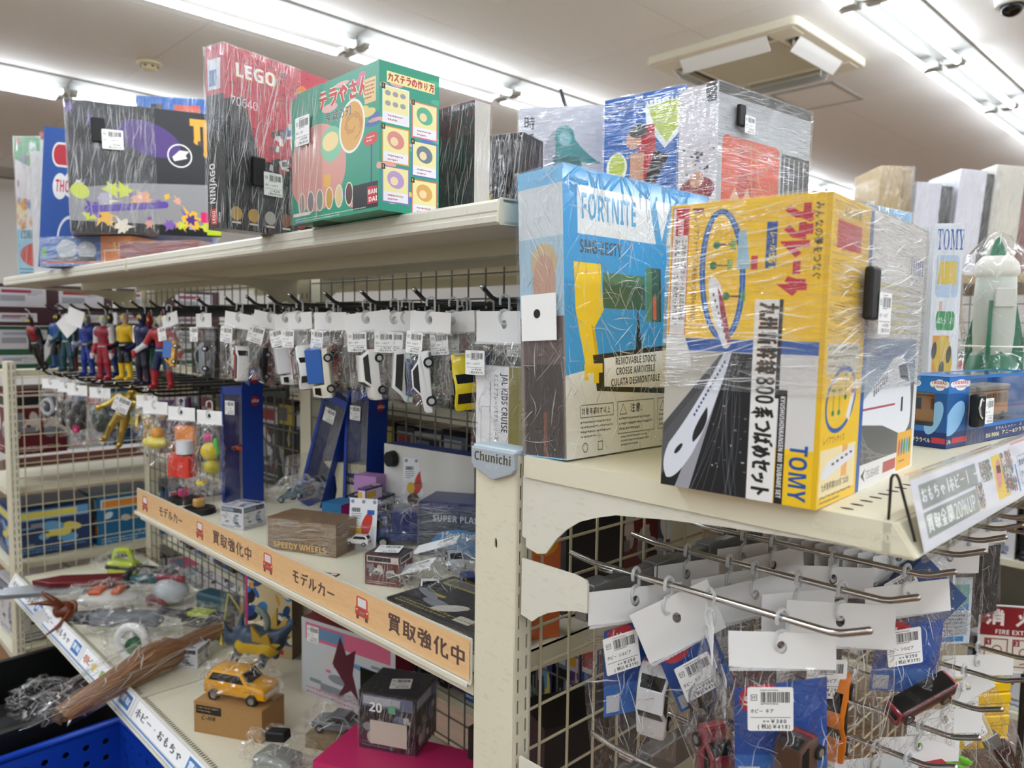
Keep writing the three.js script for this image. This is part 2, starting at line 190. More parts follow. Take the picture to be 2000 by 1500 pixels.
for (const [x, z] of LAMP_ROWS) for (let k = -8; k < 4; k++) {
  const zz = z + 1.09 * k; if (zz < ROOM.z0 + 0.6 || zz > ROOM.z1 - 0.6) continue;
  if (firstLamp) { lamp0.position.set(x, CEIL - 0.0005, zz + 0.545); firstLamp = false; } else copy(lamp0, [x, CEIL - 0.0005, zz + 0.545]);
}
// ceiling air conditioner
{
  const o = thing('air_conditioner', 'cream ceiling cassette air conditioner with four open louvres', 'air conditioner', [-1.57, CEIL, -3.38]);
  const BEIGE = paint(0xe6e0cb, 0.5), H = 0.43;
  const s = new THREE.Shape(); const r = 0.04, q = H; s.moveTo(-q + r, -q); s.lineTo(q - r, -q); s.quadraticCurveTo(q, -q, q, -q + r); s.lineTo(q, q - r); s.quadraticCurveTo(q, q, q - r, q); s.lineTo(-q + r, q); s.quadraticCurveTo(-q, q, -q, q - r); s.lineTo(-q, -q + r); s.quadraticCurveTo(-q, -q, -q + r, -q);
  const hole = (x0, x1, y0, y1) => { const p = new THREE.Path(); p.moveTo(x0, y0); p.lineTo(x1, y0); p.lineTo(x1, y1); p.lineTo(x0, y1); p.closePath(); s.holes.push(p); };
  for (const [x0, x1, y0, y1] of [[-0.25, 0.25, 0.285, 0.355], [-0.25, 0.25, -0.355, -0.285], [0.285, 0.355, -0.25, 0.25], [-0.355, -0.285, -0.25, 0.25], [-0.26, 0.26, -0.26, 0.26]]) hole(x0, x1, y0, y1);
  part(o, 'front_panel', extrude(s, 0.03, 0.008).rotateX(Math.PI / 2), BEIGE);
  part(o, 'duct_back', box(0.8, 0.004, 0.8, 0, -0.003, 0), BLACK);
  for (const a of [0, 1, 2, 3]) {
    const v = new THREE.Group(); v.name = 'louvre'; v.rotation.y = a * Math.PI / 2; o.add(v);
    part(v, 'flap', rbox(0.5, 0.006, 0.085, 0.003).rotateX(-0.85).translate(0, -0.065, 0.345), WHITE);
    for (const e of [-1, 1]) part(v, 'flap_arm', rbox(0.008, 0.05, 0.012, 0.002, e * 0.22, -0.04, 0.322), WHITE);
    part(o, 'corner_cover', rbox(0.13, 0.014, 0.13, 0.006).rotateY(0).translate([1, 1, -1, -1][a] * 0.335, -0.034, [1, -1, -1, 1][a] * 0.335), BEIGE);
  }
  const gr = part(o, 'intake_grille', box(0.515, 0.006, 0.515, 0, -0.026, 0), paint(0xb9b3a2, 0.6));
  for (let k = -12; k <= 12; k++) part(gr, 'slat', box(0.5, 0.006, 0.008, 0, -0.031, k * 0.02), BEIGE);
}
{ // access hatch, smoke detector, camera
  const o = thing('ceiling_hatch', 'square ceiling access hatch with a grey metal rim beside the air conditioner', 'hatch', [-1.62, CEIL, -4.26]);
  for (const [w, d, x, z] of [[0.4, 0.02, 0, 0.225], [0.4, 0.02, 0, -0.225], [0.02, 0.45, 0.19, 0], [0.02, 0.45, -0.19, 0]]) part(o, 'rim', box(w, 0.008, d, x, -0.004, z), paint(0xa9a9a4, 0.5));
  part(o, 'hatch_board', box(0.36, 0.004, 0.43, 0, -0.003, 0), BOARD[1]);
  const d = thing('smoke_detector', 'round cream smoke detector on the ceiling', 'smoke detector', [-4.09, CEIL, -1.06]);
  part(d, 'base', new THREE.LatheGeometry([[0, 0], [0.066, 0], [0.068, -0.012], [0.06, -0.02], [0, -0.02]].map(([x, y]) => new THREE.Vector2(x, y)), 28), paint(0xe8dfb8, 0.5));
  part(d, 'sensing_head', new THREE.LatheGeometry([[0, -0.02], [0.05, -0.02], [0.046, -0.04], [0.03, -0.05], [0, -0.052]].map(([x, y]) => new THREE.Vector2(x, y)), 24), paint(0xe8dfb8, 0.5));
  for (let k = 0; k < 8; k++) part(d, 'vent_slot', box(0.014, 0.008, 0.004).translate(0, -0.032, 0.048).rotateY(k * Math.PI / 4), BLACK);
  const c = thing('dome_camera', 'white ceiling dome camera with a black glass dome', 'camera', [-0.37, CEIL, -3.42]);
  part(c, 'housing', cyl(0.07, 0.065, 0.04, 28, 0, -0.02, 0), WHITE);
  part(c, 'dome', new THREE.SphereGeometry(0.048, 24, 12, 0, 6.3, Math.PI / 2, Math.PI / 2).translate(0, -0.04, 0), paint(0x060606, 0.08));
}
// ---------------------------------------------------------------- display racks
// slotted post, its front face to +z, slots on the +x side; origin at the front right foot
const POST_H = 1.352;
const postSide = (() => {   // the side sheet with two rows of slots, in the z-y plane
  const s = shape([[0, 0], [0.026, 0], [0.026, POST_H], [0, POST_H]]);
  for (let k = 0; k < 52; k++) for (const c of [0.006, 0.019]) { const y = 1.334 - 0.025 * k, h = new THREE.Path(); h.moveTo(c - 0.0014, y - 0.008); h.lineTo(c - 0.0014, y + 0.008); h.lineTo(c + 0.0014, y + 0.008); h.lineTo(c + 0.0014, y - 0.008); h.closePath(); s.holes.push(h); }
  return new THREE.ExtrudeGeometry(s, { depth: 0.0016, bevelEnabled: false }).rotateY(Math.PI / 2).translate(-0.0016, 0, 0);
})();
const postFace = (() => { const s = shape([[-0.069, 0], [-0.0005, 0], [-0.0005, POST_H], [-0.069, POST_H]]); for (const y of [1.245, 0.95]) { const h = new THREE.Path(); h.absellipse(-0.034, y, 0.0022, 0.0058, 0, Math.PI * 2); s.holes.push(h); } return new THREE.ExtrudeGeometry(s, { depth: 0.0014, bevelEnabled: true, bevelSize: 0.0005, bevelThickness: 0.0005, bevelOffset: -0.0005, bevelSegments: 1 }).translate(0, 0, -0.0019); })();
function post(parent, at, turn = 0, flip = false) {
  const o = part(parent, 'post', join(postFace, box(0.069, POST_H, 0.002, -0.0345, POST_H / 2, -0.0255), box(0.0016, POST_H, 0.026, -0.0685, POST_H / 2, -0.0135), box(0.069, 0.0015, 0.026, -0.0345, POST_H, -0.013), box(0.002, POST_H, 0.001, -0.04, POST_H / 2, -0.012)), CREAM, at, [0, turn, 0]);
  part(o, 'slotted_side', postSide, CREAM);
  return o;
}
const bracketShape = (d) => shape([[0, 0], [d * 0.98, 0], [d, -0.001], [d * 0.85, -0.003], [d * 0.62, -0.0085], [d * 0.485, -0.013], [d * 0.4, -0.017], [d * 0.33, -0.02], [d * 0.27, -0.027], [d * 0.21, -0.036], [d * 0.165, -0.048], [d * 0.13, -0.061], [d * 0.092, -0.08], [d * 0.06, -0.083], [0.006, -0.079], [0.006, -0.07], [0, -0.068]]);
const wireH = (l) => new THREE.CylinderGeometry(0.0019, 0.0019, l, 6).rotateZ(Math.PI / 2), wireV = (l) => new THREE.CylinderGeometry(0.0019, 0.0019, l, 6);

const rackR = thing('aisle_display_rack', 'cream slotted-post display rack with wire mesh back, deep top shelf and peg hooks', 'display rack');
post(rackR, [0, 0, 0]); post(rackR, [0, 0, -0.9]); post(rackR, [0, 0, -1.8]);
{
  const badge = part(rackR, 'maker_badge', extrude(shape([[-0.036, 0.011], [0.036, 0.011], [0.036, -0.008], [0.031, -0.014], [0.003, -0.0235], [-0.003, -0.0235], [-0.031, -0.014], [-0.036, -0.008]]), 0.004, 0.0015), paint(0xaab4bb, 0.4), [-0.035, 1.344, 0.001]);
  badge.userData.label = 'grey plastic maker badge with raised lettering';
  const txt = (t, size) => { const g = new TextGeometry(t, { font, size, depth: 0.0012, curveSegments: 4 }); g.computeBoundingBox(); return g.translate(-(g.boundingBox.max.x) / 2, 0, 0); };
  part(badge, 'lettering', txt('Chunichi', 0.0105).translate(0, -0.004, 0.0045), paint(0x6f6750, 0.35, { metalness: 0.6 }));
  part(badge, 'lettering', txt('PAT.P', 0.0055).translate(0, -0.0125, 0.0045), paint(0xb9c3ca, 0.4));
  part(rackR, 'badge_top', rbox(0.072, 0.006, 0.03, 0.002, -0.035, 1.355, -0.012), paint(0xc3d2da, 0.35));
  // mesh back panels
  for (const z0 of [0, -0.9]) {
    const m = new THREE.Group(); m.name = 'mesh_panel'; rackR.add(m);
    const gv = wireV(1.2), gh = wireH(0.86).rotateY(Math.PI / 2);
    for (let k = 0; k < 16; k++) part(m, 'wire', gv, WIRE_CREAM, [-0.02, 0.732, z0 - 0.0645 - 0.0517 * k]);
    for (let k = 0; k < 23; k++) part(m, 'wire', gh, WIRE_CREAM, [-0.0235, 1.2325 - 0.05 * k + 0.05, z0 - 0.46]);
  }
  // top shelf (400 deep) on brackets
  for (const z of [-0.0045, -0.895, -1.795]) { part(rackR, 'shelf_bracket', extrude(bracketShape(0.395), 0.0028).translate(0.006, 1.3295, -0.0014), CREAM_WHITE, [0, 0, z]); }
  for (const z0 of [0, -0.9]) {
    const sh = part(rackR, 'top_shelf', join(box(0.386, 0.0016, 0.896, 0.203, 1.3522, -0.449), box(0.386, 0.0235, 0.0016, 0.203, 1.3412, -0.0009), box(0.386, 0.0235, 0.0016, 0.203, 1.3412, -0.897), extrude(shape([[0.396, 1.3525], [0.4, 1.352], [0.4145, 1.3295], [0.412, 1.3275], [0.372, 1.3275], [0.372, 1.3295], [0.39, 1.3295]]), 0.896).translate(0, 0, -0.8975), extrude(shape([[0.39, 1.3525], [0.3965, 1.3525], [0.4135, 1.3295], [0.39, 1.3295]]), 0.0016).translate(0, 0, -0.0017)), CREAM, [0, 0, z0]);
    for (let k = 0; k < 44; k++) part(sh, 'perforation', cyl(0.0028, 0.0028, 0.0004, 10).scale(1.9, 1, 0.75).translate(0.355, 1.3532, -0.02 - 0.02 * k), BLACK);
  }
  const em = new TextGeometry('Chunichi 400', { font, size: 0.0072, depth: 0.0005, curveSegments: 4 }); part(rackR, 'embossed_mark', em.translate(0.335, 1.337, -0.0002), CREAM);
  // sign holder along the shelf front
  const signMap = canvas(2048, 256, (g, w, h) => {
    g.fillStyle = '#e7e6ec'; g.fillRect(0, 0, w, h);
    const u = w / 0.9;                                  // pixels per metre
    g.fillStyle = '#9ea39d'; g.fillRect(0.015 * u, 26, 0.148 * u, 88); g.fillRect(0.015 * u, 126, 0.136 * u, 92);
    jp(g, 'おもちゃ|ホビー|ゲー', 0.017 * u, 38, 64, 0.09, { color: '#f6f8f6', squeeze: 0.52 });
    jp(g, '買取金額', 0.018 * u, 136, 74, 0.085, { color: '#f6f8f6', squeeze: 0.5 }); word(g, '20%UP', 0.018 * u + 152, 204, 84, '#f6f8f6', { weight: 'normal', squeeze: 0.5 });
    const photo = (x, y, ww, hh, cols) => { for (let i = 0; i < 260; i++) { g.fillStyle = pick(cols); g.fillRect(x + rnd() * ww * 0.9, y + rnd() * hh * 0.9, rnd(3, ww * 0.16), rnd(3, hh * 0.16)); } };
    photo(0.152 * u, 108, 46, 110, ['#8a8078', '#b06a5a', '#e0c46a', '#4d5668', '#d8d4cc', '#365a78', '#a8a2a6']); g.fillStyle = '#8fa3a6'; g.fillRect(0.174 * u, 30, 80, 88); photo(0.174 * u, 30, 80, 88, ['#b86a58', '#3f7a70', '#d9d2c4', '#6a8f88']);
    g.fillStyle = '#f0d046'; g.fillRect(0.214 * u, 26, 96, 194); g.fillStyle = '#e99a94'; g.beginPath(); g.ellipse(0.23 * u, 110, 22, 62, 0.2, 0, 7); g.fill(); g.fillStyle = '#4a3a30'; g.fillRect(0.226 * u, 74, 30, 34);
    photo(0.242 * u, 24, 100, 190, ['#8f7d72', '#a39a94', '#5d5a58', '#c7b8a8', '#b36a54', '#d8d2ca', '#58707a']);
    g.fillStyle = '#3f8ecb'; g.fillRect(0.29 * u, 100, 12, 130); g.fillStyle = '#e58f92'; g.fillRect(0.29 * u, 0, w, 10);
    for (let k = 0; k < 4; k++) { const x = (0.305 + k * 0.15) * u; g.strokeStyle = '#8a90a4'; g.lineWidth = 3; g.strokeRect(x, 70, 92, 130); jp(g, '買取強化', x + 6, 88, 34, 0.09, { color: '#5a5f70', squeeze: 0.6 }); jp(g, 'アイテム', x + 6, 142, 34, 0.09, { color: '#5a5f70', squeeze: 0.6 }); jp(g, 'フィギュア', x + 110, 62, 34, 0.09, { color: '#555', squeeze: 0.7 }); jp(g, 'モデルカー', x + 110, 122, 34, 0.09, { color: '#555', squeeze: 0.7 }); }
  });
  for (const z0 of [0, -0.9]) {
    const h = new THREE.Group(); h.name = 'sign_holder'; rackR.add(h);
    const tilt = 0.24, at = [0.4105, 1.3585, z0 - 0.453];
    const s = part(h, 'sign_sheet', new THREE.PlaneGeometry(0.888, 0.054).rotateY(Math.PI / 2), printed(signMap, 0.6), at, [0, 0, tilt]); s.userData.label = 'printed buy-back campaign strip';
    part(h, 'clear_cover', join(new THREE.PlaneGeometry(0.896, 0.062).rotateY(Math.PI / 2), box(0.003, 0.003, 0.896, -0.0015, 0.031, 0), box(0.003, 0.003, 0.896, -0.0015, -0.031, 0)), CLEAR, [at[0] + 0.0012, at[1], at[2]], [0, 0, tilt]);
    for (const dz of [0.445, 0, -0.44]) part(h, 'wire_loop', tube([[0.391, 1.352, at[2] + dz], [0.3915, 1.385, at[2] + dz], [0.394, 1.389, at[2] + dz], [0.397, 1.385, at[2] + dz], [0.4105, 1.34, at[2] + dz]], 0.0011, 30, 6), BLACK);
  }
  // bars that carry the hooks, on short arms
  for (const [y, z0] of [[1.2035, 0], [0.972, 0], [1.12, -0.9]]) {
    for (const dz of [-0.0045, -0.893]) part(rackR, 'bar_arm', extrude(shape([[0.006, 0.0325], [0.084, 0.0325], [0.1, 0.03], [0.102, 0.026], [0.102, -0.004], [0.088, -0.0055], [0.063, -0.0125], [0.046, -0.0195], [0.033, -0.0275], [0.023, -0.0355], [0.006, -0.032]]), 0.003).translate(0, y, -0.0015), CREAM_WHITE, [0, 0, z0 + dz]);
    const bar = part(rackR, 'hook_bar', rbox(0.016, 0.036, 0.88, 0.002, 0.087, y, -0.45), STEEL, [0, 0, z0]);
    for (let k = 0; k < 8; k++) part(bar, 'bar_sleeve', rbox(0.022, 0.042, 0.034, 0.002, 0.087, y, -0.035 - 0.1145 * k), STEEL);
  }
}
const pegR = (at, len = 0.262) => {
  const o = thing('peg_hook', 'chrome peg hook with upturned tip on the aisle rack bar', 'hook', at, 0, 'chrome peg hooks on the aisle rack');
  part(o, 'peg', tube([[-0.035, 0.004, 0], [0, 0, 0], [len * 0.5, 0, 0], [len, 0, 0], [len + 0.012, 0.002, 0], [len + 0.034, 0.011, 0]], 0.0034, 40, 10), CHROME);
  part(o, 'peg_tip', new THREE.SphereGeometry(0.0034, 10, 8).translate(len + 0.034, 0.011, 0), CHROME);
  part(o, 'peg_saddle', join(rbox(0.02, 0.006, 0.01, 0.002, 0.019, -0.003, 0)), CHROME);
  return o;
};
const HOOK_Y = 1.2345, HOOK_Z = [-0.055, -0.172, -0.285, -0.395, -0.485, -0.57, -0.66, -0.75];
for (const z of HOOK_Z) pegR([0.068, HOOK_Y, z]);
for (const z of [-0.1, -0.215, -0.33, -0.42, -0.52, -0.64, -0.75]) pegR([0.068, 1.003, z]);
for (const z of [-0.95, -1.06, -1.2, -1.35]) pegR([0.068, 1.151, z]);

// the long rack on the other side of the post: back mesh, upper shelf, hooks, middle shelf on the right half, bottom shelf
const rackL = thing('end_display_rack', 'long cream display rack with grey mesh back, three shelves and label rails', 'display rack');
{
  const LX0 = -2.47, LX1 = -0.072, BZ = -0.43;
  for (const x of [-0.045, -1.232, -2.43]) { const p = new THREE.Group(); p.name = 'tall_post'; rackL.add(p); part(p, 'upright', box(0.058, 1.66, 0.03, x - 0.012, 0.83, BZ - 0.022), CREAM); for (let k = 0; k < 18; k++) part(p, 'slot', box(0.0032, 0.014, 0.0006, x - 0.012 + (k % 2 ? 0.012 : -0.012), 1.62 - 0.05 * (k >> 1) - 0.7 * (k > 11), BZ - 0.0068), BLACK); }
  post(rackL, [-2.48, 0, 0]);
  // left flank mesh, between the far post and the back
  { const m = new THREE.Group(); m.name = 'mesh_panel'; rackL.add(m); const gv = wireV(1.2), gh = wireH(0.42).rotateY(Math.PI / 2); for (let k = 0; k < 8; k++) part(m, 'wire', gv, WIRE_CREAM, [-2.497, 0.72, -0.048 - 0.0505 * k]); for (let k = 0; k < 24; k++) part(m, 'wire', gh, WIRE_CREAM, [-2.5, 1.296 - 0.0505 * k, -0.24]); }
  for (const [a, b] of [[-1.2, -0.09], [-2.4, -1.28]]) {
    const m = new THREE.Group(); m.name = 'mesh_panel'; rackL.add(m); const n = Math.floor((b - a) / 0.052), gv = wireV(1.34), gh = wireH(b - a);
    for (let k = 0; k <= n; k++) part(m, 'wire', gv, WIRE_GREY, [b - 0.02 - 0.052 * k, 0.955, BZ]);
    for (let k = 0; k < 27; k++) part(m, 'wire', gh, WIRE_GREY, [(a + b) / 2, 1.6 - 0.05 * k, BZ - 0.0035]);
  }
  const shelf = (name, x0, x1, y, z0, z1) => part(rackL, name, join(box(x1 - x0, 0.002, z0 - z1, (x0 + x1) / 2, y - 0.001, (z0 + z1) / 2), box(0.002, 0.028, z0 - z1, x0 + 0.001, y - 0.014, (z0 + z1) / 2), box(0.002, 0.028, z0 - z1, x1 - 0.001, y - 0.014, (z0 + z1) / 2), box(x1 - x0, 0.028, 0.002, (x0 + x1) / 2, y - 0.014, z0 - 0.001), box(x1 - x0, 0.028, 0.002, (x0 + x1) / 2, y - 0.014, z1 + 0.001), box(x1 - x0, 0.002, 0.05, (x0 + x1) / 2, y - 0.028, z0 - 0.026)), CREAM);
  shelf('middle_shelf', -1.22, LX1, 1.075, -0.004, -0.42); shelf('bottom_shelf', LX0, -1.273, 0.6, -0.004, -0.42); shelf('bottom_shelf', -1.271, LX1, 0.6, -0.004, -0.42);
  for (const x of [-0.08, -1.21]) part(rackL, 'shelf_bracket', extrude(bracketShape(0.4), 0.003).rotateY(-Math.PI / 2).translate(x, 1.046, -0.42), CREAM);
  for (const x of [-0.08, -1.24, -1.3, -2.44]) part(rackL, 'shelf_bracket', extrude(bracketShape(0.4), 0.003).rotateY(-Math.PI / 2).translate(x, 0.572, -0.42), CREAM);
  const bs = rackL.children.filter((c) => c.name === 'bottom_shelf');
  for (const b of bs) for (let k = 0; k < 120; k++) { const x = (b === bs[0] ? LX0 : -1.271) + 0.006 + k * 0.0098; if (x < -0.32) part(b, 'perforation', box(0.0032, 0.0003, 0.008, x, 0.6003, -0.022), BLACK); }
  // upper shelf, front and back halves
  const lip = shape([[0, 0], [0.004, 0.003], [0.0045, 0.009], [0.002, 0.0105], [0.002, 0.014], [0.0035, 0.0155], [0.003, 0.025], [0, 0.0285], [-0.004, 0.0285], [-0.004, 0]]);
  for (const [x0, x1] of [[-2.47, -1.252], [-1.25, -0.03]]) {
    const s = part(rackL, 'upper_shelf', join(box(x1 - x0, 0.003, 0.42, (x0 + x1) / 2, 1.6355, -0.212), box(x1 - x0, 0.003, 0.105, (x0 + x1) / 2, 1.6115, -0.056), box(x1 - x0, 0.024, 0.002, (x0 + x1) / 2, 1.6225, -0.107), box(x1 - x0, 0.026, 0.03, (x0 + x1) / 2, 1.619, -0.25), box(x1 - x0, 0.026, 0.003, (x0 + x1) / 2, 1.6225, -0.42)), CREAM);
    part(s, 'shelf_lip', extrude(lip, x1 - x0 - 0.006).rotateY(-Math.PI / 2).translate(x1 - 0.003, 1.6095, -0.0005), CREAM_WHITE);
    part(s, 'lip_end_cap', extrude(shape([[0.002, -0.001], [0.0055, 0.002], [0.004, 0.027], [0, 0.0295], [-0.1, 0.0295], [-0.1, 0.002]]), 0.003).rotateY(-Math.PI / 2).translate(x1, 1.6095, 0), CREAM);
    part(rackL, 'back_upper_shelf', join(box(x1 - x0, 0.003, 0.42, (x0 + x1) / 2, 1.6355, -0.68), box(x1 - x0, 0.026, 0.003, (x0 + x1) / 2, 1.6225, -0.889)), CREAM);
  }
  for (const x of [-0.036, -1.2505, -2.4665]) { part(rackL, 'upper_bracket', extrude(bracketShape(0.41), 0.003).rotateY(-Math.PI / 2).translate(x, 1.609, -0.42), CREAM); part(rackL, 'upper_bracket', extrude(bracketShape(0.41), 0.003).rotateY(Math.PI / 2).translate(x, 1.633, -0.47), CREAM); }
  // hook bars
  part(rackL, 'hook_bar', rbox(2.36, 0.03, 0.014, 0.002, -1.26, 1.528, -0.405), DARKSTEEL); part(rackL, 'hook_bar', rbox(1.14, 0.03, 0.014, 0.002, -1.85, 1.31, -0.405), DARKSTEEL);
  // label rails
  const railMap = canvas(2048, 128, (g, w, h) => {
    g.fillStyle = '#eec48e'; g.fillRect(0, 0, w, h); for (let i = 0; i < 900; i++) { g.fillStyle = `rgba(${rnd() < 0.5 ? '255,225,180' : '214,160,110'},0.10)`; g.fillRect(rnd() * w, rnd() * h, rnd(4, 60), rnd(2, 14)); }
    const car = (x) => { g.fillStyle = '#d8564a'; g.beginPath(); g.roundRect(x, 22, 52, 74, 10); g.fill(); g.fillStyle = '#ecebea'; g.fillRect(x + 7, 28, 38, 32); g.fillStyle = '#c8453c'; g.fillRect(x - 4, 64, 60, 30); g.fillStyle = '#8a8a88'; g.fillRect(x + 14, 76, 24, 9); g.fillStyle = '#57423a'; g.fillRect(x, 94, 12, 14); g.fillRect(x + 40, 94, 12, 14); g.fillStyle = '#f0d8a0'; g.fillRect(x - 1, 70, 8, 7); g.fillRect(x + 45, 70, 8, 7); };
    for (const [a, t, b] of [[64, 239, 0], [597, 729, 1], [1099, 1272, 0], [1607, 1745, 1]]) { car(a); b ? jp(g, '買取強化中', t, 28, 76, 0.1, { color: '#5b4540', step: 1.0, squeeze: 0.78 }) : jp(g, 'モデルカー', t, 34, 64, 0.11, { color: '#5b4540', squeeze: 0.74 }); }
    
  });
  const rail = new THREE.Group(); rail.name = 'label_rail'; rackL.add(rail);
  part(rail, 'rail_back', join(box(1.146, 0.056, 0.002, -0.6455, 1.0915, 0.0005), box(1.146, 0.002, 0.008, -0.6455, 1.0635, 0.004), box(1.146, 0.006, 0.003, -0.6455, 1.064, 0.007)), CREAM_WHITE);
  part(rail, 'label_strip', new THREE.PlaneGeometry(1.142, 0.05).translate(-0.6455, 1.0925, 0.003), printed(railMap, 0.6)).userData.label = 'orange label strip with red car pictograms';
  part(rail, 'clear_cover', join(new THREE.PlaneGeometry(1.146, 0.06).translate(-0.6455, 1.0945, 0.0045)), CLEAR);
  const lowMap = canvas(2048, 128, (g, w, h) => {
    g.fillStyle = '#e4e4e4'; g.fillRect(0, 0, w, h); g.fillStyle = '#3f78b8'; g.fillRect(0, 112, w, 9);
    for (let k = 0; k < 6; k++) { const x = 20 + k * 345; g.fillStyle = '#f0f0f0'; g.fillRect(x, 4, 330, 104); g.strokeStyle = '#9aa0a8'; g.lineWidth = 2; g.strokeRect(x, 4, 330, 104); jp(g, 'ホビー・おもちゃ', x + 8, 34, 52, 0.1, { color: '#50535a', squeeze: 0.56 }); g.fillStyle = '#3f78b8'; g.fillRect(x + 262, 20, 58, 74); jp(g, '買取', x + 266, 34, 46, 0.1, { color: '#e8eef6', squeeze: 0.55 }); if (k === 2) for (let i = 0; i < 4; i++) { g.fillStyle = ['#e09a84', '#e8c840', '#8fc060', '#b86a50'][i]; g.beginPath(); g.ellipse(x + 30 + i * 55, 60, 12, 26, 0.3, 0, 7); g.fill(); } }
  });
  const rail2 = new THREE.Group(); rail2.name = 'label_rail'; rackL.add(rail2);
  part(rail2, 'rail_back', join(box(2.39, 0.058, 0.002), box(2.39, 0.003, 0.012, 0, -0.029, 0.004)).rotateX(-0.5).translate(-1.271, 0.594, 0.012), CREAM_WHITE);
  part(rail2, 'label_strip', new THREE.PlaneGeometry(2.38, 0.052).translate(0, 0, 0.002).rotateX(-0.5).translate(-1.271, 0.594, 0.0125), printed(lowMap, 0.6)).userData.label = 'white label strip with blue underline';
}
const pegL = (at, len, group, label) => {
  const o = thing('rack_hook', label, 'hook', at, 0, group);
  part(o, 'peg', tube([[0, 0, 0], [0, 0, len * 0.5], [0, 0, len - 0.03], [0, 0.003, len - 0.018], [0, 0.017, len]], 0.0032, 30, 8), DARKSTEEL);
  part(o, 'peg_tip', new THREE.SphereGeometry(0.0034, 8, 6).translate(0, 0.017, len), CHROME);
  return o;
};
const UPPER_PEGS = [-0.15, -0.296, -0.432, -0.541, -0.661, -0.741, -0.83, -0.926, -1.066, -1.2, -1.353, -1.479, -1.62, -1.75, -1.88, -2.02, -2.15, -2.3];
for (const x of UPPER_PEGS) pegL([x, 1.53, -0.395], 0.315, 'pegs under the upper shelf', 'dark steel peg hook under the upper shelf of the long rack');
const LOWER_PEGS = [-1.3, -1.42, -1.54, -1.66, -1.78, -1.9, -2.02, -2.14, -2.26];
for (const x of LOWER_PEGS) pegL([x, 1.318, -0.395], 0.34, 'pegs below the hanging figures', 'dark steel peg hook in the row below the hanging figures');
// ---------------------------------------------------------------- cartons
const priceMap = canvas(256, 512, (g, w, h) => {   // two price labels, one above the other
  for (const [o, a, b, t] of [[0, '380', '418', 'キア'], [256, '290', '319', 'シルビア']]) {
    g.fillStyle = '#f6f6f4'; g.fillRect(0, o, w, 256); lines(g, 70, o + 14, 170, 1, 12, '#333'); bars(g, 74, o + 28, 160, 62); lines(g, 74, o + 94, 160, 1, 14, '#333');
    g.strokeStyle = '#222'; g.lineWidth = 3; g.strokeRect(20, o + 44, 32, 32); word(g, 'TF', 23, o + 68, 22, '#222');
    jp(g, 'ホビー ' + t, 16, o + 126, 30, 0.09, { color: '#222', squeeze: 0.8 }); g.fillRect(16, o + 176, 224, 3);
    g.fillStyle = '#222'; jp(g, '==¥' + a, 84, o + 184, 32, 0.1, { color: '#222' }); jp(g, '(税込¥' + b + ')', 56, o + 216, 32, 0.1, { color: '#222', squeeze: 0.95 });
  }
});
function face(tex, u0, v0, u1, v1) { const t = tex.clone(); t.offset.set(u0, 1 - v1); t.repeat.set(u1 - u0, v1 - v0); t.wrapS = t.wrapT = THREE.ClampToEdgeWrapping; return t; }
const LABEL = [printed(face(priceMap, 0, 0, 1, 0.5), 0.5), printed(face(priceMap, 0, 0.5, 1, 1), 0.5)];
const labelG = (w) => { const s = new THREE.Shape(), r = w * 0.06, a = w / 2; s.moveTo(-a + r, -a); s.lineTo(a - r, -a); s.quadraticCurveTo(a, -a, a, -a + r); s.lineTo(a, a - r); s.quadraticCurveTo(a, a, a - r, a); s.lineTo(-a + r, a); s.quadraticCurveTo(-a, a, -a, a - r); s.lineTo(-a, -a + r); s.quadraticCurveTo(-a, -a, -a + r, -a); const g = new THREE.ExtrudeGeometry(s, { depth: 0.0003, bevelEnabled: false }), p = g.attributes.position, uv = g.attributes.uv; for (let i = 0; i < p.count; i++) uv.setXY(i, p.getX(i) / w + 0.5, p.getY(i) / w + 0.5); return g; };
const LABEL_G = { 32: labelG(0.032), 40: labelG(0.04) };
const filmShell = (w, y0, y1, d, mat, gap = 0.0025) => {
  const g = new THREE.BoxGeometry(w + gap * 2, y1 - y0, d + gap * 2, 10, 10, 8), p = g.attributes.position;
  for (let i = 0; i < p.count; i++) { const k = Math.sin(p.getX(i) * 310 + p.getY(i) * 170) * Math.cos(p.getZ(i) * 230 + p.getY(i) * 410) * 0.0007; p.setX(i, p.getX(i) + Math.sign(p.getX(i)) * k); p.setZ(i, p.getZ(i) + Math.sign(p.getZ(i)) * k); }
  g.computeVertexNormals(); return g.translate(0, (y0 + y1) / 2, 0);
};
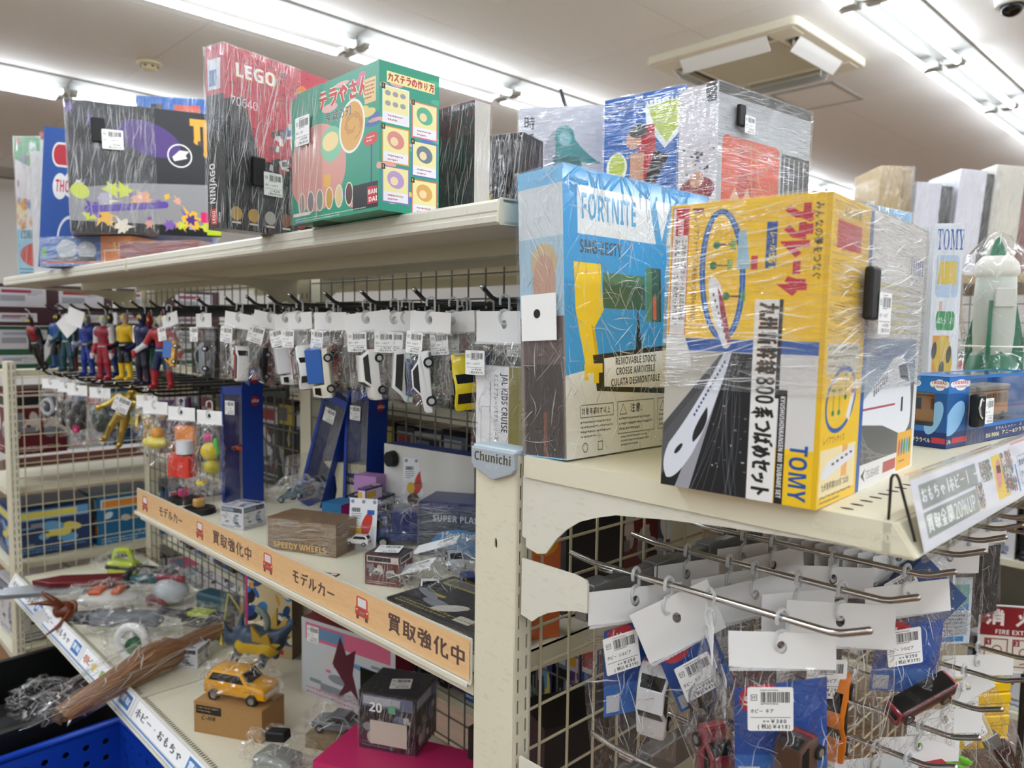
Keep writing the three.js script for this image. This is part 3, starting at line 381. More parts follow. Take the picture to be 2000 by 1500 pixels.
function carton({ name, label, category = 'box', group, at, yaw = 0, rx = 0, rz = 0, size: [w, h, d], map, faces = {}, color = 0xdddddd, rough = 0.42, wrap, range, tag, tape = true, dense = 90, span = [-0.5, 0.5] }) {
  const o = thing(name, label, category, at, 0, group); o.rotation.set(rx, yaw, rz, 'YXZ');
  const plain = paint(color, rough), m = (k) => (faces[k] ? (faces[k].length === 4 ? printed(face(map, ...faces[k]), rough) : paint(faces[k][0], rough)) : plain);
  part(o, 'carton_body', new THREE.BoxGeometry(w, h, d).translate(0, h / 2, 0), [m('right'), m('left'), m('top'), m('bottom'), m('front'), m('back')]);
  if (tape) part(o, 'lid_flap', rbox(w * 0.985, 0.0009, d * 0.97, 0.0004, 0, h + 0.0004, 0), m('top'));
  if (wrap) {   // stretch film, over the whole box or a part of its width
    const fm = wrap === 'v' ? FILM_WRAP_V : wrap === 'l' ? FILM_BAG : FILM_WRAP_H, sw = w * (span[1] - span[0]), sx = w * (span[0] + span[1]) / 2, y0 = h * (range?.[0] ?? 0), y1 = h * (range?.[1] ?? 1.004);
    part(o, 'plastic_wrap', filmShell(sw, y0, y1, d, fm), fm, [sx, 0, 0]);
    part(o, 'wrap_glint_creases', boxGlintCreases(sw, y0, y1, d, dense, wrap === 'v' ? 1.45 : wrap === 'l' ? 1.2 : 0.1, wrap === 'l' ? 1.4 : 0.22, wrap === 'l' ? 0.05 : 0.1), GLINT_FILM, [sx, 0, 0]);  // whitened ridges imitate the bright highlight streaks on the wrap
  }
  if (tag) {
    const g = new THREE.Group(); g.name = 'security_tag'; o.add(g);
    const onRight = tag[0] === 'right', k = tag[3] ?? 1; g.position.set(onRight ? w / 2 + 0.004 : tag[1] * w, tag[2] * h, onRight ? tag[1] * d : d / 2 + 0.004); if (onRight) g.rotation.y = Math.PI / 2;
    part(g, 'tag_case', rbox(0.026 * k, 0.05 * k, 0.008, 0.003, -0.012 * k, 0.012 * k, 0.003), BLACK); part(g, 'price_label', LABEL_G[40].clone().scale(k, k, 1), LABEL[1], [0.014 * k, -0.006 * k, 0.0078]);
  }
  return o;
}
// --- train set box
{
  const map = canvas(1792, 1024, (g, W, H) => {
    const w = 590, h = 1024;  // front 0..590, right side 600..1792
    g.fillStyle = '#f4c616'; g.fillRect(0, 0, w, h);
    g.save(); g.scale(1, 0.815); g.fillStyle = '#d9d6d2'; g.fillRect(8, 12, 66, 560); g.strokeStyle = '#c0392b'; g.lineWidth = 3; g.strokeRect(8, 12, 66, 560); g.fillStyle = '#c5202c'; g.fillRect(20, 16, 52, 118);
    g.save(); g.translate(30, 60); g.rotate(Math.PI / 2); word(g, 'ENTRY', 0, 0, 30, '#fff', { squeeze: 0.8 }); g.restore();
    const turn = (x, y, f) => { g.save(); g.translate(x, y); g.rotate(Math.PI / 2); f(); g.restore(); };
    turn(70, 150, () => jp(g, 'これからプラレールをはじめる', 0, 0, 26, 0.1, { color: '#444' })); turn(42, 150, () => jp(g, 'みんなにぴったりのセットだよ！', 0, 0, 26, 0.1, { color: '#444' }));
    g.fillStyle = '#8c3a26'; g.fillRect(88, 20, 44, 20); turn(118, 60, () => { const n = jp(g, 'レイアウトサイズ', 0, 0, 25, 0.1, { color: '#7a4a20' }); word(g, '(W)650×(D)470×(H)110', n + 6, 22, 25, '#7a4a20', { squeeze: 0.9 }); });
    g.strokeStyle = '#1c57a8'; g.lineWidth = 22; g.beginPath(); g.ellipse(215, 312, 78, 270, -0.05, 0, 7); g.stroke(); g.strokeStyle = '#3f8fd0'; g.lineWidth = 5; g.stroke();
    const palm = (x, y) => { g.fillStyle = '#5a3a22'; g.fillRect(x, y, 52, 7); g.fillStyle = '#2d7a4c'; g.beginPath(); g.ellipse(x - 6, y + 3, 14, 17, 0, 0, 7); g.fill(); g.fillStyle = '#3a9a5c'; for (let k = -2; k < 3; k++) g.fillRect(x + 48, y + k * 9, 20, 6); };
    palm(195, 180); palm(185, 268); palm(240, 400); g.fillStyle = '#9cc2d6'; g.beginPath(); g.moveTo(272, 130); g.lineTo(300, 128); g.lineTo(320, 290); g.lineTo(268, 290); g.fill(); g.fillStyle = '#c8323a'; g.fillRect(322, 236, 24, 58);
    g.fillStyle = '#1c57a8'; g.fillRect(74, 586, w, 58); g.fillStyle = '#d8d6d3'; g.fillRect(0, 640, w, h - 640);
    g.fillStyle = '#e9e8ea'; g.beginPath(); g.moveTo(162, 330); g.quadraticCurveTo(190, 310, 210, 350); g.lineTo(262, 600); g.quadraticCurveTo(254, 634, 232, 622); g.quadraticCurveTo(170, 480, 162, 330); g.fill(); g.fillStyle = '#a12a3c'; g.beginPath(); g.moveTo(200, 360); g.lineTo(226, 420); g.lineTo(262, 600); g.lineTo(250, 612); g.lineTo(216, 480); g.fill(); g.fillStyle = '#333'; for (let k = 0; k < 8; k++) g.fillRect(182 + k * 8, 390 + k * 26, 6, 12);
    // maker's words, turned
    const big = (t, x, y, s, wt, c, sq = 1) => turn(x, y, () => jp(g, t, 0, 0, s, wt, { color: c, squeeze: sq }));
    big('プラレール', 532, 30, 104, 0.25, '#c8183a', 0.72); big('みんなの夢をつなぐ', 568, 36, 34, 0.12, '#403626', 1.0);
    g.fillStyle = '#1e4f9c'; turn(420, 110, () => { g.fillRect(-10, 8, 190, 38); }); big('ひろがる', 412, 122, 38, 0.13, '#f3d23a'); big('レールセット', 412, 140, 30, 0.13, '#f3d23a', 0.9);
    g.restore();
    // photograph of a train on a viaduct
    g.save(); g.translate(0, 525); g.scale(1, 1.3); g.translate(0, -640); g.beginPath(); g.rect(0, 640, 345, 384); g.clip(); g.fillStyle = '#0d0f13'; g.fillRect(0, 640, 345, 384); g.fillStyle = '#b9b5a9'; g.beginPath(); g.moveTo(0, 640); g.lineTo(230, 640); g.lineTo(0, 860); g.fill(); g.fillStyle = '#55565a'; g.beginPath(); g.moveTo(0, 850); g.lineTo(228, 640); g.lineTo(248, 640); g.lineTo(0, 1000); g.fill(); g.strokeStyle = '#2a2a2c'; g.lineWidth = 2; for (let k = 0; k < 40; k++) { g.beginPath(); g.moveTo(k * 6, 850 - k * 5.4); g.lineTo(k * 6, 880 - k * 5.6); g.stroke(); }
    g.fillStyle = '#9a9aa2'; g.beginPath(); g.moveTo(60, 1024); g.lineTo(120, 1024); g.lineTo(262, 640); g.lineTo(254, 640); g.fill();
    g.fillStyle = '#dcdfe8'; g.beginPath(); g.moveTo(236, 640); g.lineTo(266, 640); g.quadraticCurveTo(210, 800, 130, 920); g.quadraticCurveTo(60, 1010, 22, 1000); g.quadraticCurveTo(-8, 960, 30, 900); g.quadraticCurveTo(130, 800, 236, 640); g.fill(); g.fillStyle = '#15171b'; g.beginPath(); g.moveTo(180, 790); g.quadraticCurveTo(196, 840, 130, 892); g.quadraticCurveTo(112, 870, 180, 790); g.fill(); g.beginPath(); g.ellipse(70, 915, 22, 7, -0.75, 0, 7); g.fill(); g.strokeStyle = '#3a4a78'; g.lineWidth = 7; for (let k = 0; k < 14; k++) { g.beginPath(); g.moveTo(238 - k * 8.5, 668 + k * 11.5); g.lineTo(244 - k * 8.5, 662 + k * 11.5); g.stroke(); } g.strokeStyle = 'rgba(200,205,215,0.5)'; g.lineWidth = 1.4; for (let k = 0; k < 12; k++) { g.beginPath(); g.moveTo(rnd(240, 345), 640); g.quadraticCurveTo(rnd(200, 340), 800, rnd(120, 345), 1024); g.stroke(); }
    for (let k = 0; k < 22; k++) { g.fillStyle = pick(['#6a6e76', '#a8abb0', '#8a5a48', '#48505c']); g.fillRect(rnd(200, 340), rnd(780, 960), rnd(2, 12), rnd(2, 6)); } g.restore();
    g.fillStyle = '#d4d1cb'; g.beginPath(); g.moveTo(0, 466); g.lineTo(74, 466); g.lineTo(100, 530); g.lineTo(108, 580); g.lineTo(0, 590); g.fill();
    g.fillStyle = '#e9e8e4'; g.fillRect(345, 340, 98, 684); g.fillStyle = '#101010'; g.fillRect(432, 340, 14, 330); g.fillRect(446, 640, 30, 384);
    turn(437, 350, () => { jp(g, '九州新幹線', 0, 4, 84, 0.14, { color: '#e08a3c', squeeze: 0.58 }); jp(g, '九州新幹線', 0, 2, 84, 0.115, { color: '#0a0a0a', squeeze: 0.58 }); word(g, '800', 248, 74, 92, '#0a0a0a', { squeeze: 0.62 }); jp(g, '系つばめセット', 352, 4, 82, 0.125, { color: '#0a0a0a', squeeze: 0.54 }); });
    turn(453, 660, () => word(g, 'KYUSHUSHINKANSEN 800 TSUBAME SET', 0, 0, 24, '#f2f2f2', { squeeze: 0.76 })); turn(494, 818, () => word(g, 'TOMY', 0, 0, 86, '#1b4fa0', { squeeze: 0.78, font: 'sans-serif' }));
    g.fillStyle = '#e6b80f'; g.fillRect(574, 0, 18, h);
    // right side: narrow yellow strip with text, then the photograph
    const X = 600, SW = 1192; g.fillStyle = '#f4c616'; g.fillRect(X, 0, SW, h); g.fillStyle = '#e9e7e4'; g.fillRect(X + 420, 0, SW, h); g.fillStyle = '#1c57a8'; g.fillRect(X + 400, 0, 40, h);
    g.fillStyle = '#cc1f3c'; g.fillRect(X + 60, 80, 250, 90); jp(g, 'みんなの夢', X + 120, 30, 36, 0.1, { color: '#403626' }); g.fillStyle = '#d8d2c0'; g.fillRect(X + 30, 480, 330, 100); lines(g, X + 40, 490, 300, 3, 30, '#77705c');
    g.strokeStyle = '#1c57a8'; g.lineWidth = 16; g.beginPath(); g.ellipse(X + 190, 670, 150, 100, -0.3, 0, 7); g.stroke(); g.fillStyle = '#2d7a4c'; for (const [x, y] of [[110, 640], [170, 640], [230, 590]]) { g.fillRect(X + x, y, 6, 70); g.fillRect(X + x - 18, y - 6, 42, 8); g.beginPath(); g.ellipse(X + x + 3, y + 74, 14, 10, 0, 0, 7); g.fill(); } g.fillStyle = '#e9e8ea'; g.beginPath(); g.moveTo(X + 250, 730); g.lineTo(X + 330, 600); g.lineTo(X + 356, 612); g.lineTo(X + 282, 752); g.fill(); g.fillStyle = '#a12a3c'; g.fillRect(X + 296, 640, 40, 14);
    jp(g, 'レイアウトサイズ', X + 34, 790, 30, 0.09, { color: '#7a4a20', squeeze: 0.9 }); g.fillStyle = '#f2dfae'; g.fillRect(X + 16, 832, 360, 160); g.fillStyle = '#f0b060'; g.fillRect(X + 230, 832, 60, 110); g.fillStyle = '#e4e4ea'; g.beginPath(); g.moveTo(X + 30, 930); g.quadraticCurveTo(X + 60, 880, X + 120, 872); g.lineTo(X + 360, 842); g.lineTo(X + 364, 882); g.lineTo(X + 90, 930); g.fill(); g.fillStyle = '#5a2a30'; for (let k = 0; k < 5; k++) g.fillRect(X + 130 + k * 46, 884 - k * 6, 26, 8);
    jp(g, '九州新幹線800系つばめ', X + 40, 944, 32, 0.09, { color: '#3a3226', squeeze: 0.8 }); lines(g, X + 30, 988, 330, 2, 17, '#4a4232');
    word(g, 'TOMY', X + 960, 190, 92, '#1b4fa0', { squeeze: 0.8, font: 'serif' }); lines(g, X + 980, 206, 180, 1, 26, '#7d94bb');
    for (let k = 0; k < 6; k++) { g.fillStyle = '#c9c7ba'; g.fillRect(X + 470, 250 + k * 34, 680, 22); g.fillStyle = '#d8cf8a'; g.fillRect(X + 560 + k * 30, 256 + k * 34, 300, 10); }
    g.fillStyle = '#9db4c6'; g.fillRect(X + 440, 460, 700, 480); g.fillStyle = '#7f96b4'; g.fillRect(X + 440, 460, 700, 120); g.fillStyle = '#5c5c5c'; g.beginPath(); g.moveTo(X + 440, 760); g.lineTo(X + 1140, 640); g.lineTo(X + 1140, 940); g.lineTo(X + 440, 940); g.fill(); g.fillStyle = '#83807a'; for (let k = 0; k < 5; k++) { g.beginPath(); g.moveTo(X + 440, 790 + k * 30); g.lineTo(X + 470 + k * 130, 940); g.lineTo(X + 490 + k * 130, 940); g.lineTo(X + 440, 780 + k * 30); g.fill(); }
    g.fillStyle = '#eceef3'; g.beginPath(); g.moveTo(X + 440, 690); g.lineTo(X + 800, 540); g.quadraticCurveTo(X + 960, 500, X + 1060, 600); g.quadraticCurveTo(X + 1130, 740, X + 1100, 820); g.quadraticCurveTo(X + 1020, 880, X + 940, 850); g.lineTo(X + 700, 800); g.lineTo(X + 440, 780); g.fill(); g.fillStyle = '#2a3448'; g.beginPath(); g.moveTo(X + 880, 570); g.lineTo(X + 1000, 560); g.lineTo(X + 1060, 640); g.lineTo(X + 920, 620); g.fill(); for (let k = 0; k < 7; k++) g.fillRect(X + 560 + k * 26, 640 - k * 8, 14, 40); g.fillStyle = '#b04050'; g.fillRect(X + 440, 720, 420, 8); g.fillStyle = '#2f3340'; g.fillRect(X + 950, 700, 30, 60);
    g.fillStyle = '#e9e7e4'; g.fillRect(X + 440, 930, 720, 94); jp(g, '九州', X + 460, 900, 28, 0.09, { color: '#333' }); word(g, 'TSUBAME', X + 520, 990, 44, '#6a5a5a', { weight: 'normal', squeeze: 0.9 }); g.fillStyle = '#b84a48'; g.fillRect(X + 740, 950, 180, 44); g.fillStyle = '#20242c'; g.beginPath(); g.moveTo(X + 458, 972); g.lineTo(X + 510, 948); g.lineTo(X + 490, 974); g.lineTo(X + 512, 1000); g.fill();
    g.fillStyle = '#f5b51e'; g.fillRect(X + 930, 850, 230, 160); for (let k = 0; k < 5; k++) { g.fillStyle = ['#d0552c', '#2f7ab8', '#3a9a48', '#4aa0c8', '#2f8a5c'][k]; g.beginPath(); g.ellipse(X + 965 + k * 40, 915, 17, 36, 0, 0, 7); g.fill(); } lines(g, X + 970, 970, 150, 1, 20, '#7a5a10');
  });
  const o = carton({ name: 'train_set_box', label: 'yellow, blue and black toy train set box standing on end, wrapped in film', at: [0.263, 1.3535, -0.126], yaw: 0.08, rx: -0.011, rz: -0.009, size: [0.138, 0.247, 0.287], map, faces: { front: [0, 0, 592 / 1792, 1], right: [600 / 1792, 0, 1, 1], top: [0xf4c616], left: [0xf4c616] }, color: 0xf4c616, rough: 0.35, wrap: 'h', range: [0.36, 1.006], tag: ['right', 0.16, 0.66, 0.9] });
  part(o, 'orange_sticker', rbox(0.009, 0.016, 0.0006, 0.0002), paint(0xf0682a, 0.5), [0.0755, 0.151, 0.028], [0, Math.PI / 2, 0]);
}
// --- blaster box
{
  const map = canvas(1400, 1024, (g, W, H) => {
    const w = 1100; g.fillStyle = '#2f9bdc'; g.fillRect(0, 0, w, H);
    g.fillStyle = '#e4e9ee'; g.fillRect(90, 60, w, 170); word(g, 'FORTNITE', 110, 176, 130, '#4a9fd2', { squeeze: 0.62 }); g.save(); g.fillStyle = '#4a9fd2'; g.beginPath(); g.moveTo(590, 60); g.lineTo(640, 60); g.lineTo(690, 230); g.lineTo(640, 230); g.fill(); g.beginPath(); g.moveTo(760, 60); g.lineTo(800, 60); g.lineTo(720, 230); g.lineTo(680, 230); g.fill(); g.restore();
    word(g, 'SMG-ZESTY', 100, 296, 66, '#4a4e58', { squeeze: 0.82 });
    g.fillStyle = '#3c6148'; g.fillRect(250, 360, 300, 130); g.fillStyle = '#4e7a58'; g.fillRect(250, 360, 300, 34); g.fillStyle = '#345c44'; g.fillRect(560, 325, 110, 210); g.fillStyle = '#5a8a60'; g.fillRect(560, 325, 44, 210); g.fillStyle = '#27402f'; g.fillRect(660, 325, 16, 210); g.fillStyle = '#e06038'; g.fillRect(612, 436, 26, 90); g.fillStyle = '#3c6148'; g.fillRect(760, 400, 300, 110); g.fillStyle = '#2d5038'; g.beginPath(); g.moveTo(760, 800); g.lineTo(840, 680); g.lineTo(1000, 720); g.lineTo(1000, 900); g.fill();
    g.fillStyle = '#f3cf2a'; g.beginPath(); g.moveTo(62, 330); g.lineTo(236, 330); g.lineTo(250, 500); g.lineTo(190, 560); g.lineTo(236, 752); g.lineTo(150, 770); g.lineTo(70, 500); g.fill(); g.fillStyle = '#d8ae1c'; g.beginPath(); g.moveTo(190, 560); g.lineTo(236, 752); g.lineTo(214, 756); g.lineTo(168, 548); g.fill();
    g.fillStyle = '#e6eaec'; g.beginPath(); g.moveTo(0, 700); g.lineTo(0, H); g.lineTo(w, H); g.lineTo(w, 660); g.quadraticCurveTo(500, 660, 0, 730); g.fill(); g.fillStyle = '#14171a'; g.beginPath(); g.moveTo(496, 470); g.lineTo(520, 640); g.lineTo(512, 700); g.lineTo(470, 700); g.fill();
    g.beginPath(); g.moveTo(176, 660); g.lineTo(740, 625); g.lineTo(722, 820); g.lineTo(200, 790); g.fill(); g.fillStyle = '#f2f2f2'; g.beginPath(); g.moveTo(250, 672); g.lineTo(724, 645); g.lineTo(700, 796); g.lineTo(250, 776); g.fill(); g.fillStyle = '#f3cf2a'; g.fillRect(120, 690, 120, 34); g.fillRect(180, 700, 34, 62); g.fillRect(120, 690, 26, 60);
    g.save(); g.translate(478, 0); g.transform(1, -0.03, 0, 1, 0, 0); for (const [t, y] of [['REMOVABLE STOCK', 694], ['CROSSE AMOVIBLE', 732], ['CULATA DESMONTABLE', 772]]) word(g, t, 0, y, 38, '#1a1a1a', { align: 'center', squeeze: 0.86 }); g.restore();
    g.strokeStyle = '#4a4e52'; g.lineWidth = 3; g.strokeRect(90, 838, 220, 44); jp(g, '対象年齢8才以上', 98, 846, 30, 0.1, { color: '#2c2e30', squeeze: 0.84 }); lines(g, 90, 896, 220, 4, 17, '#55585c'); for (const [x, t] of [[340, '注意:'], [640, '警告:']]) { g.strokeRect(x, 836, 270, 120); jp(g, t, x + 90, 844, 40, 0.12, { color: '#2c2e30' }); g.beginPath(); g.moveTo(x + 40, 846); g.lineTo(x + 64, 884); g.lineTo(x + 16, 884); g.closePath(); g.stroke(); lines(g, x + 10, 896, 250, 3, 19, '#55585c'); }
    lines(g, 360, 966, 210, 3, 15, '#55585c'); g.lineWidth = 4; g.beginPath(); g.arc(118, 990, 16, 0, 7); g.stroke(); g.strokeRect(202, 974, 30, 30);
    // end face: a plain portrait of a man in a dark jacket, out of focus
    const X = 1100; g.fillStyle = '#7fc0ea'; g.fillRect(X, 0, 300, H); g.fillStyle = '#d5dde2'; g.fillRect(X, 60, 300, 180); g.fillStyle = '#a9c6d8'; g.fillRect(X, 240, 300, 420); g.fillStyle = '#8a7f72'; g.fillRect(X, 520, 300, 500);
    g.fillStyle = '#c8b48e'; g.beginPath(); g.ellipse(X + 170, 330, 88, 70, 0, 0, 7); g.fill(); g.fillStyle = '#c39a84'; g.beginPath(); g.ellipse(X + 170, 400, 78, 100, 0, 0, 7); g.fill(); g.fillStyle = '#5f4f4c'; g.fillRect(X + 20, 520, 270, 500); g.fillStyle = '#3d3532'; g.fillRect(X + 30, 690, 250, 330); g.fillStyle = '#7a4b38'; g.fillRect(X + 150, 860, 26, 160);
  });
  const o = carton({ name: 'blaster_toy_box', label: 'tall light blue and white toy blaster box in crinkled clear film beside the rack post', at: [0.037, 1.3535, -0.146], yaw: 1.56, rx: -0.048, rz: -0.002, size: [0.281, 0.31, 0.066], map, faces: { front: [0, 0, 1100 / 1400, 1], left: [1100 / 1400, 0, 1, 1], top: [0x2f9bdc] }, color: 0x2f9bdc, rough: 0.5, wrap: 'l' });
  part(o, 'hang_tab', join(box(0.052, 0.05, 0.0006)), PAPER, [-0.1435, 0.152, -0.002], [0, -Math.PI / 2, 0]); part(o, 'tab_hole', cyl(0.005, 0.005, 0.0004, 14).rotateX(Math.PI / 2), BLACK, [-0.1439, 0.156, -0.004], [0, -Math.PI / 2, 0]);
}
// --- coach box with clear windows
{
  const map = canvas(1024, 512, (g, w, h) => {
    g.fillStyle = '#2a78c8'; g.fillRect(0, 0, w, h); g.fillStyle = '#12306e'; g.fillRect(0, 400, w, 112);
    const cloud = (x) => { g.fillStyle = '#f4f4f4'; for (const [a, b, r] of [[0, 0, 34], [44, -8, 38], [90, 0, 34], [46, 18, 40]]) { g.beginPath(); g.ellipse(x + a, 56 + b, r, r * 0.7, 0, 0, 7); g.fill(); } word(g, 'THOMAS', x - 20, 56, 34, '#c8273a', { squeeze: 0.85 }); word(g, '& FRIENDS', x - 6, 82, 22, '#c8273a', { squeeze: 0.85 }); };
    cloud(60); cloud(290); g.fillStyle = '#1c5a9c'; g.fillRect(240, 120, 160, 280); g.fillStyle = '#8fc0e8'; g.beginPath(); g.ellipse(300, 300, 60, 130, 0.4, 0, 7); g.fill();
    g.fillStyle = '#e8d23c'; g.fillRect(10, 372, 120, 26); word(g, 'Diapet', 24, 394, 26, '#20262e'); jp(g, 'きかんしゃ', 6, 410, 28, 0.1, { color: '#f0f0f0' }); jp(g, 'アニー&クララベル', 14, 446, 40, 0.13, { color: '#f0e2a8', squeeze: 0.78 }); g.fillStyle = '#c83a48'; g.fillRect(290, 440, 110, 40);
    jp(g, 'きかんしゃトーマス', 640, 410, 28, 0.1, { color: '#f0f0f0' }); word(g, 'DK-9006', 560, 486, 44, '#f0e2a8', { squeeze: 0.7 }); jp(g, 'アニー&クララベル', 700, 446, 40, 0.13, { color: '#f0e2a8', squeeze: 0.84 });
  });
  const o = thing('model_coach_box', 'long blue window box holding brown toy railway coaches behind the shelf sign', 'box', [0.296, 1.3535, -0.575], -0.115); const w = 0.06, h = 0.088, d = 0.29, F = (u0, v0, u1, v1) => printed(face(map, u0, v0, u1, v1), 0.35);
  const frameFace = (W, x0, x1, y0, y1) => { const s = shape([[-W / 2, 0], [W / 2, 0], [W / 2, h], [-W / 2, h]]), r = 0.004, p = new THREE.Path(); p.moveTo(x0 + r, y0); p.lineTo(x1 - r, y0); p.quadraticCurveTo(x1, y0, x1, y0 + r); p.lineTo(x1, y1 - r); p.quadraticCurveTo(x1, y1, x1 - r, y1); p.lineTo(x0 + r, y1); p.quadraticCurveTo(x0, y1, x0, y1 - r); p.lineTo(x0, y0 + r); p.quadraticCurveTo(x0, y0, x0 + r, y0); s.holes.push(p); const g = new THREE.ShapeGeometry(s), u = g.attributes.uv, q = g.attributes.position; for (let i = 0; i < u.count; i++) u.setXY(i, q.getX(i) / W + 0.5, q.getY(i) / h); return g; };
  part(o, 'end_panel', frameFace(w, -0.024, 0.014, 0.026, 0.068).translate(0, 0, d / 2), F(0, 0, 0.4, 1)); part(o, 'side_panel', frameFace(d, -0.085, 0.143, 0.024, 0.084).rotateY(Math.PI / 2).translate(w / 2, 0, 0), F(0.24, 0, 1, 1));
  part(o, 'carton_shell', join(box(0.0008, h, d, -w / 2, h / 2, 0), box(w, 0.0008, d, 0, 0.0004, 0), box(w, h, 0.0008, 0, h / 2, -d / 2), box(w, 0.0008, 0.07, 0, h - 0.0004, d / 2 - 0.035)), paint(0x2f78c0, 0.4)); part(o, 'inner_tray', join(box(w - 0.004, 0.02, d - 0.004, 0, 0.012, 0)), paint(0x6d7076, 0.4));
  part(o, 'clear_window', join(box(0.0004, h - 0.002, d - 0.002, w / 2 - 0.001, h / 2, 0), box(w, 0.0004, d - 0.07, 0, h - 0.001, -0.035), box(w - 0.002, h - 0.01, 0.0004, 0, h / 2, d / 2 - 0.0008)), CLEAR);
  for (const z of [0.085, -0.03]) { const t = thing('toy_coach', z > 0 ? 'brown toy railway coach behind the end window of the blue box' : 'brown toy railway coach behind the long side window', 'toy', [0.296 + Math.sin(-0.115) * z, 1.376, -0.575 + Math.cos(-0.115) * z], -0.115); const tan = paint(0xa8702c, 0.5); part(t, 'coach_body', rbox(0.034, 0.034, 0.1, 0.003, 0, 0.024, 0), tan); part(t, 'coach_roof', rbox(0.037, 0.008, 0.104, 0.003, 0, 0.045, 0), paint(0x8d8a84, 0.5)); for (let k = 0; k < 5; k++) part(t, 'coach_window', rbox(0.0006, 0.013, 0.012, 0.0002, 0.0175, 0.031, -0.037 + k * 0.0185), paint(0x5a4630, 0.3)); for (const k of [-0.03, 0.03]) part(t, 'wheel', cyl(0.006, 0.006, 0.036, 12).rotateZ(Math.PI / 2).translate(0, 0.006, k), BLACK); for (const s of [-1, 1]) part(t, 'end_window', rbox(0.006, 0.014, 0.0008, 0.0002, s * 0.009, 0.03, 0.0505), paint(0x2a2018, 0.3)); }
  part(o, 'wrap_band', filmShell(w, -0.001, h + 0.0015, 0.05, FILM_WRAP_V).translate(0, 0, 0.068), FILM_WRAP_V); const tg = new THREE.Group(); tg.name = 'security_tag'; o.add(tg); part(tg, 'tag_case', rbox(0.012, 0.042, 0.024, 0.004, 0.04, 0.045, 0.085), BLACK); part(tg, 'price_label', LABEL_G[40].clone().scale(0.62, 0.8, 1).rotateY(Math.PI / 2).translate(0.0465, 0.044, 0.066), LABEL[0]); part(tg, 'tag_loop', tube([[0.047, 0.058, 0.088], [0.048, 0.06, 0.096], [0.048, 0.05, 0.1], [0.048, 0.04, 0.096], [0.047, 0.036, 0.088]], 0.0016, 20, 6), CHROME);
}
